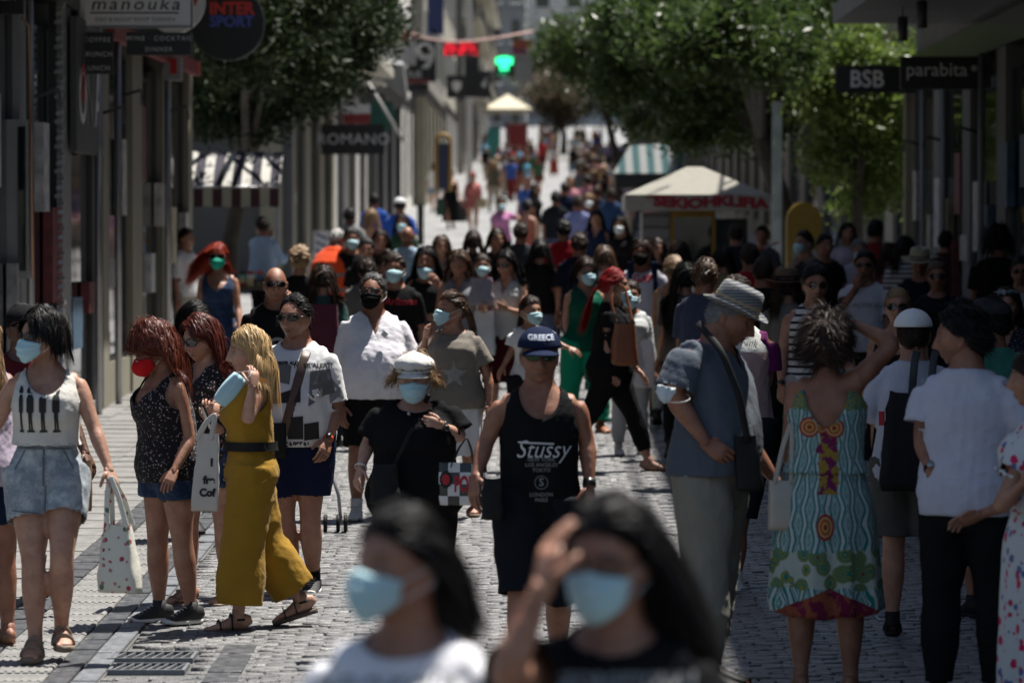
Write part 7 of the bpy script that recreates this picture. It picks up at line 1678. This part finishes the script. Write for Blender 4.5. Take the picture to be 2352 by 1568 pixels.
hb = MB(); hb.tube([at(150, -60, D1) - np.array(e.location), at(440, -60, D1) - np.array(e.location)], .02, 8).build('bracket', P_STEEL, e)
e = sign('small black sign reading coffee brunch lunch', 222, 122, D1); p = panel(e, 183, 75, 262, 171, D1, .05, P_BLACK)
for s_, y in (('COFFEE', 93), ('BRUNCH', 126), ('LUNCH', 158)): lettering(p, e, s_, 224, y, D1, .066, L_GREY, space=1.2)
e = sign('black sign reading wine cocktail dinner', 366, 102, D1); p = panel(e, 292, 76, 440, 128, D1, .05, P_BLACK)
lettering(p, e, 'WINE · COCKTAIL', 366, 90, D1, .064, L_GREY, space=1.25); lettering(p, e, 'DINNER', 366, 115, D1, .062, L_GREY, space=1.25)
def disc(name, e, c, r, t, mat, parent=None, n=40, off=0):
    V = [(c[0] + r * math.cos(a), off + y, c[2] + r * math.sin(a)) for y in (0, t) for a in np.linspace(0, 2 * PI, n, endpoint=False)]
    F = [(i, (i + 1) % n, n + (i + 1) % n, n + i) for i in range(n)] + [tuple(range(n - 1, -1, -1)), tuple(range(n, 2 * n))]; return mk(name, V, F, mat, parent or e, False)
e = sign('round dark sign with red and blue letters, top left', 523, 55, 50)
o = disc('disc', e, (0, 0, 0), .425, .12, solid('dark_green_black', (.016, .022, .022), .5)); disc('rim', e, (0, 0, 0), .44, .06, M_RIM, off=.03)
lettering(o, e, 'INTER', 533, 22, 50, .20, solid('bright_red', (.75, .06, .05), .6, var=0), bold=.008, sx=.95); lettering(o, e, 'SPORT', 533, 52, 50, .18, solid('bright_blue', (.10, .14, .50), .7, var=0), bold=.006, sx=.95)
e = sign('round white and red sign behind the white hanging sign', 400, 5, 46); o = disc('disc', e, (0, 0, 0), .34, .10, SIGNW); disc('red_centre', e, (.05, 0, .08), .22, .004, INKR, o, off=-.006)
e = sign('black sign with white letters cut by the top left corner', 25, 5, 36.0); p = panel(e, -30, -60, 62, 37, 36.2, .08, P_BLACK); lettering(p, e, 'CITY', 28, 0, 36.2, .07, L_DIM)
e = sign('black name board reading ROMANO over the left shops', 810, 320, 84); p = panel(e, 738, 286, 884, 355, 84, .10, P_BLACK); lettering(p, e, 'ROMANO', 812, 321, 84, .30, L_GREY, space=1.05, sx=1.05); panel(e, 728, 300, 738, 340, 84, .05, P_STEEL, 'bracket', .02)
e = sign('black sign reading BSB on the right', 1994, 182, 57.5); p = panel(e, 1919, 152, 2100, 214, 57.5, .14, P_BLACK); lettering(p, e, 'BSB', 1990, 184, 57.5, .32, L_DIM, bold=.004, sx=.92)
e = sign('black sign reading parabita on the right', 2168, 165, 48); p = panel(e, 2068, 131, 2276, 206, 48, .14, P_BLACK); lettering(p, e, 'parabita', 2150, 162, 48, .215, L_DIM, bold=.001, sx=1.0); disc('mark', e, tuple(at(2236, 158, 48) - np.array(e.location)), .035, .004, L_GREY, p, 16, off=-.006)
# facade lettering on the left shop panel, facing the street
e = empty('shop_sign', (XL(41.6) + .10, 41.6, 3.3), 'dark panel with big red and white letters on the left shop', 'sign'); p = MB().box(-.06, 0, -1.5, 1.1, -.52, .75).build('panel', P_DGREY, e)
for ch, y, mt in (('O', -.95, P_WHITE), ('N', -.25, P_STEEL), ('A', .55, P_WHITE)):
    V, F = text_vf(ch, .78, .012); V = np.stack([np.full(len(V), .006), V[:, 0] * 1.2 + y, V[:, 1]], 1); mk('letter', V, F, mt, p, False)
V, F = text_vf('O', .5, .02); V = np.stack([np.full(len(V), .010), V[:, 0] * 1.0 - .95, V[:, 1] + .12], 1); mk('letter', V, F, INKR, p, False)
MB().box(.004, .012, .66, .86, -.30, -.02).build('letter', INKR, p)
# rolled shutter edge: short slats stacked up a post
e = empty('shutter', (XL(39.3) + .05, 39.3, gz(39)), 'column of pale shutter slats at the left edge', 'shutter'); MB().box(-.10, -.03, -.05, .1, 0, 5.2).build('post', P_BLACK, e)
SLM = solid('galvanised', (.42, .42, .41), .4, .5); mb = MB(); mb.obox((0, 0, 0), (.035, 0, .006), (0, .03, 0), (0, .006, .018)); V, F = mb.all(); sm_ = bpy.data.meshes.new('slat'); sm_.from_pydata(V.tolist(), [], F); sm_.materials.append(SLM)
for i in range(66): o = bpy.data.objects.new('slat', sm_); link(o, e); o.location = (.012 * ((i * 7) % 3 - 1) + .0, -.05, .15 + i * .076); o.rotation_euler = (0, 0, .25 * math.sin(i * 2.1))
e = empty('display_case', tuple(at(36, 460, 36.3)), 'white framed wall display case at the left edge', 'display case'); p = panel(e, 12, 275, 64, 640, 36.3, .08, P_LGREY); panel(e, 42, 292, 60, 622, 36.3, .01, P_GLASS, 'glass', -.012); panel(e, 20, 645, 50, 790, 36.3, .05, P_LGREY, 'notice_board'); 
V, F = text_vf('INFO', .10, .001); c = at(34, 715, 36.3) - np.array(e.location); V = np.stack([-V[:, 1] + c[0], np.full(len(V), -.004), V[:, 0] * 1.3 + c[2]], 1)
cp_ = MB(); cp_.tube([at(52, 42, 36.2), at(68, 62, 36.3), at(72, 300, 36.4), at(74, 640, 36.5)], .012, 8).build('pipe', solid('copper', (.30, .17, .10), .4, .6), None, True); tag(bpy.data.objects['pipe'], 'copper coloured pipe running down the left shopfront', 'pipe')
e = empty('fire_hydrant', (-4.28, 44.8, gz(44.8)), 'red and white standpipe at the foot of the beige shopfront', 'hydrant'); MB().add(*lathe([(.001, 0), (.07, 0), (.07, .08), (.05, .1), (.05, .34), (.07, .36), (.07, .46), (.001, .5)], 14)).build('base', P_WHITE, e, True); MB().add(*lathe([(.001, .5), (.06, .5), (.06, .72), (.03, .76), (.03, .86), (.001, .88)], 14)).build('head', P_RED, e, True)
e = empty('wall_speaker', tuple(at(398, 160, 50)), 'grey white box unit fixed under the round sign', 'wall box'); MB().box(-.115, .10, -.15, .25, -.13, .14).build('housing', P_LGREY, e); MB().box(-.02, .06, -.156, -.151, -.06, .12).build('red_plate', INKR, e)
# striped awning and bookstall
def mat_str(c1, c2, per, ax=0, name='striped_canvas'): return m_stripes(c1, c2, per, .5, ax, name, .8)
e = empty('awning', tuple(at(532, 430, 59)), 'grey and white striped awning on the left', 'awning'); W_, s_ = (640 - 418) / 166., 166.
cz = MB(); n = 24; V, F = [], []
for j, (y, z) in enumerate(((1.1, .50), (.7, .40), (.3, .20), (0, 0))):
    for i in range(n + 1): V.append((-W_ / 2 + W_ * i / n, y, z + .01 * math.sin(i * 1.1)))
F = [(j * (n + 1) + i, j * (n + 1) + i + 1, (j + 1) * (n + 1) + i + 1, (j + 1) * (n + 1) + i) for j in range(3) for i in range(n)]
AWM = mat_str((.42, .41, .38), (.035, .032, .045), .262); cl = mk('canvas', V, F, AWM, e); V = [(-W_ / 2 + W_ * i / n, -.006 + .012 * math.sin(i * 1.7) * j, -.005 - .26 * j - .015 * j * abs(math.sin(i * PI / 2))) for j in (0, 1) for i in range(n + 1)]
mk('valance', V, [(i, i + 1, n + 2 + i, n + 1 + i) for i in range(n)], mat_str((.30, .29, .25), (.05, .025, .03), .262), e)
MB().tube([(-W_ / 2, 0, 0), (W_ / 2, 0, 0)], .018, 8).build('front_bar', P_STEEL, e, True)
for x_ in (W_ / 2 - .03, -W_ / 2 + .03): MB().tube([(x_, .03, 0), (x_, .03, -2.0)], .022, 8).build('post', P_STEEL, e, True)
e = empty('bookstall', (at(535, 660, 58)[0], 57.6, gz(58)), 'book tables piled with coloured books under the striped awning', 'bookstall'); MB().box(-.72, .70, -.35, .4, .72, .76).build('table_top', BARK, e)
for x_ in (-.68, .66): MB().box(x_ - .03, x_ + .03, -.3, .3, 0, .718).build('leg', BARK, e)
RB = np.random.RandomState(5); BC = [(.35, .28, .16), (.30, .05, .04), (.05, .12, .20), (.42, .42, .40), (.10, .20, .18), (.40, .33, .10), (.03, .03, .04)]
for i in range(46):
    x_ = -.68 + (i % 12) * .115; k = i // 12; w = RB.uniform(.07, .10); MB().box(x_, x_ + w, -.33 + RB.uniform(0, .1), -.05, .762 + k * .055, .762 + k * .055 + .05).build('book', solid('book_cover', BC[RB.randint(7)], .6), e)
e = empty('crate', (at(446, 660, 56)[0], 56.5, gz(56)), 'tan cardboard box standing left of the bookstall', 'box'); MB().box(-.15, .15, -.15, .15, 0, .62).build('carton', PAPER, e)
e = empty('poster_stand', (at(744, 520, 80)[0], 79, gz(79)), 'white poster board with diagonal stripes beside the left shops', 'poster board'); MB().box(-.15, .15, 0, .04, .1, 1.0).build('board', SIGNW, e); [MB().obox((0, -.006, .3 + i * .15), (.11, 0, -.05), (0, .002, 0), (0, 0, .02)).build('stripe', solid('blue_ink', (.02, .03, .16), .7), e) for i in range(5)]
# kiosk with the lettered roof
KX, KD = (at(1602, 500, 55)[0]), 55.0; KS = FOC / 55.; e = empty('kiosk', (KX, KD + .9, gz(55)), 'street kiosk with an off white square roof and red lettering', 'kiosk'); RW = 330 / KS / 2; zb_, zt_, za_ = [(at(0, v, 55)[2] - gz(55)) for v in (484, 447, 381)]
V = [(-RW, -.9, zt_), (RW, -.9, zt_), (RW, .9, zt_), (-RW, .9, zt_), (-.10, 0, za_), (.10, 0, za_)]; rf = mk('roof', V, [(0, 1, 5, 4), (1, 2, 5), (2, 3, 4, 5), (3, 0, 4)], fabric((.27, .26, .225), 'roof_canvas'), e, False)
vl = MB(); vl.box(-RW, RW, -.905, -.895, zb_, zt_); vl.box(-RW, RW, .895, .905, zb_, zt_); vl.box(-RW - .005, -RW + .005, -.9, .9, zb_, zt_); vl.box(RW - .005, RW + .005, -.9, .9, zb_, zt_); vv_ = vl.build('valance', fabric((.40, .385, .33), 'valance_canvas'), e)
V, F = text_vf('*SEKIOHKLIFIA', .185, .010, space=.95); w_ = V[:, 0].max() - V[:, 0].min(); V = np.stack([(V[:, 0] + 0) * (1.60 / w_) + .12, np.full(len(V), -.912), V[:, 1] + (zb_ + zt_) / 2 + .018 * np.sin(V[:, 0] * 9)], 1); mk('lettering', V, F, solid('red_spray', (.30, .02, .03), .7), vv_, False)
kb = MB(); kb.box(-.70, -.35, -.55, .6, 0, zb_ - .02); kb.build('shutter', P_LGREY, e)
for k in range(12): MB().box(-.70, -.35, -.566, -.552, .1 + k * .15, .13 + k * .15).build('shutter_slat', P_GREY, e)
yf = solid('yellow_paint', (.27, .15, .012), .5); fr = MB(); fr.box(-.34, -.29, -.56, .6, 0, zb_); fr.box(.20, .25, -.56, .6, 0, zb_); fr.box(-.29, .20, -.56, -.50, zb_ - .08, zb_); fr.box(-.29, .20, -.56, -.50, .7, .78); fr.build('frame', yf, e)
MB().box(-.29, .20, -.53, -.51, .78, zb_ - .08).build('window', P_GLASS, e); MB().box(-.29, .20, -.55, -.50, 0, .7).build('counter', P_LGREY, e); MB().box(.25, .70, .1, .6, 0, zb_ - .1).build('side_wall', P_BLACK, e)
for i in range(14): MB().box(-.27 + (i % 7) * .066, -.22 + (i % 7) * .066, -.50, -.45, .80 + (i // 7) * .35, 1.02 + (i // 7) * .35).build('packet', solid('packet', [(.5, .5, .48), (.4, .05, .05), (.1, .25, .4), (.45, .35, .1)][i % 4], .5), e)
e = empty('phone_kiosk', (at(1848, 560, 58)[0], 58, gz(58)), 'yellow round topped booth right of the kiosk', 'booth'); V = []; n = 18; hw, zz = .24, (at(0, 510, 58)[2] - gz(58))
prof = [(-hw, 0)] + [(-hw * math.cos(a), zz + .27 * math.sin(a)) for a in np.linspace(0, PI, n)] + [(hw, 0)]; m_ = len(prof); V = [(x_, y_, z_) for y_ in (0, .35) for x_, z_ in prof]
mk('shell', V, [tuple(range(m_)), tuple(range(2 * m_ - 1, m_ - 1, -1))] + [(i, m_ + i, m_ + (i + 1) % m_, (i + 1) % m_) for i in range(m_)], solid('mustard_paint', (.24, .15, .015), .5), e, False); MB().box(-.17, .17, -.012, -.004, .5, 1.25).build('panel', P_LGREY, e)
e = empty('lamp_post', (at(1784, 500, 63)[0], 63, gz(63)), 'square pale grey post right of the kiosk roof', 'post'); MB().box(-.07, .07, -.07, .07, 0, 3.3).build('shaft', solid('weathered_paint', (.26, .30, .32), .7, var=.4, scale=4), e)
tp_ = [at(1500, 640, 54), at(1580, 618, 54), at(1650, 606, 54), at(1720, 582, 54), at(1790, 556, 54)]; mk('barrier_tape', *loft(tp_, .012, .002, (0, 0, 1), 6), m_stripes((.5, .5, .5), (.45, .03, .03), .22, .5, 0, 'tape'), None); tag(bpy.data.objects['barrier_tape'], 'red and white barrier tape strung in front of the kiosk', 'tape')
# green and white awning further up on the right
e = empty('awning', tuple(at(1488, 398, 88)), 'green and white striped awning beyond the kiosk roof', 'awning'); w_ = 1.35 
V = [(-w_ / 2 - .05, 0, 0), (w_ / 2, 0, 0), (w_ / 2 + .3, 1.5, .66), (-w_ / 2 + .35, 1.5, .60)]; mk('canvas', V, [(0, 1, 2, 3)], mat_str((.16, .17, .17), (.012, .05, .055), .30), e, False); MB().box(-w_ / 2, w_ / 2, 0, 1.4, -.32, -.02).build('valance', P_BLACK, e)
for x_ in (-.6, .6): MB().tube([(x_, .1, -.3), (x_, .1, -2.2)], .025, 8).build('post', P_DGREY, e, True)
# cream parasol at the end
def parasol(x, y_top, y_edge, wpx, d, label, mat):
    e = empty('parasol', (at(x, y_edge, d)[0], d, gz(d)), label, 'parasol'); w = wpx / (FOC / d) / 2; z1 = at(0, y_edge, d)[2] - gz(d); z0 = at(0, y_top, d)[2] - gz(d)
    V = [(w * a, w * b, z1) for a, b in ((-1, -1), (1, -1), (1, 1), (-1, 1))] + [(0, 0, z0)]; V += [(v[0], v[1], v[2] - .22) for v in V[:4]]
    mk('canopy', V, [(0, 1, 4), (1, 2, 4), (2, 3, 4), (3, 0, 4)], mat, e, False); mk('valance', V[:4] + V[5:], [(0, 1, 5, 4), (1, 2, 6, 5), (2, 3, 7, 6), (3, 0, 4, 7)], mat, e, False)
    MB().tube([(0, 0, 0), (0, 0, z0)], .04, 8).build('pole', P_STEEL, e, True); return e
parasol(1166, 217, 252, 112, 262, 'cream square parasol far up the street', fabric((.62, .57, .44), 'cream_canvas'))
e = empty('market_stall', (at(1168, 275, 266)[0], 266, gz(266)), 'red fronted stall with a teal panel under the far parasol', 'stall'); MB().box(-.2, 1.2, 0, .8, 0, 2.3).build('red_front', P_RED, e); MB().box(-1.3, -.5, 0, .6, 0, 2.0).build('teal_panel', solid('teal_paint', (.05, .30, .27), .5), e)
# left signs further up
DG = solid('bottle_green', (.01, .085, .065), .5)
e = sign('round dark green sign below the white awning', 872, 268, 104); disc('disc', e, (0, 0, 0), .40, .08, DG)
e = sign('red and white shop board above the ROMANO sign', 815, 275, 96); panel(e, 788, 262, 850, 285, 96, .08, P_RED); panel(e, 790, 240, 850, 261, 96, .08, SIGNW, 'white_board')
e = empty('awning', tuple(at(880, 200, 97)), 'folding shop awning with a long white arm on the left', 'awning'); MB().tube([at(820, 148, 97) - np.array(e.location), at(932, 332, 97) - np.array(e.location)], .035, 8).build('arm', P_MARBLE, e, True)
q = [at(784, 172, 96), at(812, 236, 96), at(862, 306, 96), at(915, 385, 96), at(915, 385, 101), at(862, 306, 101), at(812, 236, 101), at(784, 172, 101)]; mk('canvas', [v - np.array(e.location) for v in q], [(0, 1, 6, 7), (1, 2, 5, 6), (2, 3, 4, 5)], fabric((.06, .055, .05), 'dark_canvas'), e, False)
q = [at(835, 135, 99), at(925, 150, 99), at(937, 236, 99), at(905, 205, 99), at(840, 170, 99)]; V = [v - np.array(e.location) for v in q]; V += [v + np.array([0, .9, .1]) for v in V]; mk('hood', V, [(0, 1, 2, 3, 4), (9, 8, 7, 6, 5)] + [(i, (i + 1) % 5, 5 + (i + 1) % 5, 5 + i) for i in range(5)], P_LGREY, e, False)
e = sign('yellow round topped frame standing by the left shops', 1018, 365, 112); w_ = .17
MB().tube([(-.19, 0, -.85)] + [(-.19 * math.cos(a), 0, .42 + .22 * math.sin(a)) for a in np.linspace(0, PI, 10)] + [(.19, 0, -.85)], .05, 8).build('arch', yf, e, True); MB().box(-.14, .14, .05, .1, -.8, .4).build('panel', solid('dark_blue', (.02, .03, .07), .5), e)
DB = 126
e = sign('cluster board with a white box and a big white 9 on black', 955, 130, DB); panel(e, 904, 95, 955, 152, DB, .3, P_MARBLE, 'white_box', -.4); p = panel(e, 938, 92, 1002, 190, DB + .4, .15, P_BLACK, 'black_board'); lettering(p, e, '9', 978, 138, DB + .4, 1.25, P_MARBLE, off=-.01, bold=.02)
panel(e, 905, 74, 958, 94, DB, .2, P_RED, 'red_board')
e = sign('black board ending in the white letters OUS with a red strip', 940, 178, DB - 2); p = panel(e, 893, 158, 985, 183, DB - 2, .15, P_BLACK); lettering(p, e, 'NOUS', 940, 172, DB - 2, .26, P_WHITE, bold=.004); panel(e, 905, 184, 985, 191, DB - 2, .15, P_RED, 'red_strip'); panel(e, 918, 192, 985, 212, DB - 2, .15, P_BLACK, 'lower_board')
def emis(name, c, st, dots=None):
    t = NT(name); t.base((.01, .01, .01)); t.b.inputs['Emission Color'].default_value = lin(c)
    if dots:
        vo = t.n('TexVoronoi'); vo.inputs['Scale'].default_value = dots; t.l(t.coord('Object'), vo.inputs['Vector']); n = t.noise(t.coord('Object', (3, 1, 1)), 3, 2)
        t.l(t.math('MULTIPLY', t.math('MULTIPLY', t.math('LESS_THAN', vo.outputs['Distance'], .42), t.math('GREATER_THAN', n, .46)), st), t.b.inputs['Emission Strength'])
    else: t.val('Emission Strength', st)
    return t.m
e = sign('red glowing letter sign high over the street', 1058, 113, 140); panel(e, 1018, 97, 1101, 130, 140, .2, P_BLACK); panel(e, 1021, 99, 1098, 128, 140, .01, emis('red_led', (.9, .01, .03), 1.3, 18), 'led_face', -.02)
e = sign('black sign with a white shield mark', 1049, 200, 158); p = panel(e, 1026, 174, 1068, 226, 158, .2, P_BLACK); V = [(0.0, -.22), (.16, -.05), (.18, .17), (0, .22), (-.18, .17), (-.16, -.05)]; c = at(1049, 200, 158) - np.array(e.location); mk('shield', [(c[0] + a, -.006, c[2] + b) for a, b in V], [tuple(range(6))], P_WHITE, p, False)
e = sign('tall blank black sign between the shield and the flash signs', 1085, 178, 162); panel(e, 1068, 130, 1100, 224, 162, .2, P_BLACK)
e = sign('black sign with a white flash mark', 1112, 195, 160); p = panel(e, 1098, 164, 1126, 226, 160, .2, P_BLACK); c = at(1112, 190, 160) - np.array(e.location); mk('flash', [(c[0] - .10, -.006, c[2] - .1), (c[0] + .12, -.006, c[2] + .22), (c[0] + .02, -.006, c[2] - .22)], [(0, 1, 2)], P_WHITE, p, False)
e = sign('glowing green pharmacy cross', 1158, 148, 170, 'pharmacy cross'); GM = emis('green_led', (.03, .9, .32), 1.5)
lb_ = MB(); 
for cx, cz, w, h in ((0, .12, .35, .13), (0, .02, .16, .22), (-.2, .16, .13, .17), (.2, .16, .13, .17)): lb_.box(cx - w, cx + w, -.1, .05, cz - h, cz + h)
o = MB().box(-.38, .38, .06, .2, -.5, .32).build('housing', P_BLACK, e)
MB().box(-.34, .34, -.03, .05, -.02, .26).build('cross_bar', GM, e); MB().box(-.17, .17, -.045, -.031, -.25, .30).build('cross_stem', GM, e); MB().box(-.24, .24, -.02, .05, -.48, -.28).build('lower_light', emis('green_led_dim', (.01, .5, .2), .8, 14), e)
e = sign('tall dark blue hanging banner', 1000, 35, 135, 'banner', 'banner'); panel(e, 982, -60, 1019, 80, 135, .03, F_NAVY if False else solid('banner_blue', (.015, .025, .10), .7), 'cloth')
e = sign('board with an orange and purple head and grey lines below it', 1200, 142, 190); panel(e, 1178, 92, 1222, 112, 190, .2, solid('rust', (.26, .07, .03), .6), 'orange_head'); panel(e, 1178, 112, 1210, 126, 190, .2, solid('plum', (.17, .03, .08), .6), 'plum_band'); p = panel(e, 1184, 127, 1222, 190, 190, .2, P_LGREY)
for y in (138, 148, 158, 170): lettering(p, e, 'FINAL SALE' if y == 138 else '- - - - -', 1203, y, 190, .22, INKG)
e = empty('street_lamp', (at(1078, 100, 166)[0], 166, gz(166)), 'pale lamp column above the red glowing sign', 'street lamp'); MB().box(-.12, .12, -.1, .1, 0, 12).build('column', P_WHITE, e); MB().box(-.2, .9, -.1, .1, 9.2, 9.4).build('arm', P_WHITE, e)
cpts = [at(894, 48, 120), at(925, 72, 122), at(975, 90, 124), at(1030, 98, 126), at(1090, 96, 128), at(1150, 88, 130), at(1222, 74, 132)]; mk('festoon_cable', *loft(cpts, .045, None, None, 6), solid('pinkish_cord', (.36, .24, .22), .7), None); tag(bpy.data.objects['festoon_cable'], 'thick pinkish festoon cable slung across the street', 'cable')
e = empty('planter', (at(1052, 400, 128)[0], 128, gz(128)), 'dark box planter by the left shopfronts', 'planter'); MB().box(-.28, .28, -.2, .2, 0, .62).build('trough', P_BLACK, e)
e = empty('litter_bin', (at(966, 420, 104)[0], 104, gz(104)), 'slim black bin at the foot of the left shops', 'bin'); MB().box(-.08, .08, -.1, .1, 0, .95).build('bin_body', P_BLACK, e); MB().box(-.09, .09, -.11, .11, .95, 1.0).build('lid', P_DGREY, e)
for i, (x_, y0, y1, lb) in enumerate(((2072, 40, 96, 'dark tube lamp hanging from the right canopy, left one'), (2116, 4, 66, 'dark tube lamp hanging from the right canopy, right one'))):
    d_ = 46 - i * 1.5; e = empty('pendant_lamp', tuple(at(x_, y0, d_)), lb, 'pendant lamp', 'tube lamps under the right canopy'); hh = (y1 - y0) / (FOC / d_); MB().add(*lathe([(.001, 0), (.055, 0), (.055, -hh), (.045, -hh), (.045, -hh + .05), (.001, -hh + .05)], 16)).build('lamp_tube', P_DGREY, e, True); MB().tube([(0, 0, 0), (0, 0, 4.62 - at(x_, y0, d_)[2] - .001 + gz(d_) * 0)], .008, 6).build('rod', P_DGREY, e, True)
# pram behind the printed t-shirt man
e = empty('pushchair', tuple((at(776, 1050, 28.5)[0], 28.5, gz(28.5))), 'pushchair showing only its front wheel behind the printed t-shirt man', 'pushchair')
for x_ in (-.085, .0, .05):
    V, F = lathe([(.055, -.012), (.062, 0), (.055, .012), (.03, .012), (.03, -.012), (.055, -.012)], 18); V = V[:, [2, 0, 1]] + np.array([x_, 0, .062]); MB().add(V, F).build('wheel', M_BLK, e, True)
MB().tube([(.02, 0, .062), (.0, .05, .25), (-.06, .1, .42), (-.35, .15, .50)], .012, 8).build('frame', P_STEEL, e, True); MB().box(-.6, -.3, .1, .4, .3, .6).build('seat', F_BLACK, e)
# posters, stickers, lamps and downpipes on the shopfronts near us
RP = np.random.RandomState(17)
for b_, side, d0, d1, n_ in ((BLD_L, -1, 43.6, 54, 7), (BLD_L2, -1, 33, 43, 7), (R1, 1, 44, 57.5, 14)):
    for i in range(n_):
        d_ = d0 + (d1 - d0) * (i + RP.uniform(.2, .8)) / n_; dm_ = b_.location[1]; L_ = RP.uniform(.35, .9); z_ = RP.uniform(.9, 2.6); h_ = RP.uniform(.25, .9)
        xx = -side * .035; c_ = [(.38, .37, .34), (.12, .02, .025), (.05, .10, .16), (.40, .36, .25), (.30, .30, .31), (.42, .42, .43)][RP.randint(6)]
        MB().box(min(xx, xx + side * .09), max(xx, xx + side * .09), d_ - dm_ - L_ / 2, d_ - dm_ + L_ / 2, z_ + .1, z_ + .1 + h_).build('poster', solid('printed_paper', c_, .6, var=.5, scale=7), b_)
for b_, side, ys in ((BLD_L, -1, (-4.6, 1.2)), (BLD_L2, -1, (3.0, 8.6)), (R1, 1, (11.0, 15.5, 18.4))):
    for y_ in ys:
        MB().tube([(-side * .09, y_, .1), (-side * .09, y_, 4.2)], .035, 8).build('downpipe', P_STEEL if side < 0 else P_LGREY, b_, True)
        MB().tube([(-side * .02, y_ + .5, 3.3), (-side * .28, y_ + .5, 3.38), (-side * .30, y_ + .5, 3.22)], .018, 8).build('wall_lamp', P_DGREY, b_, True)
bpy.data.scenes.remove(_TS)
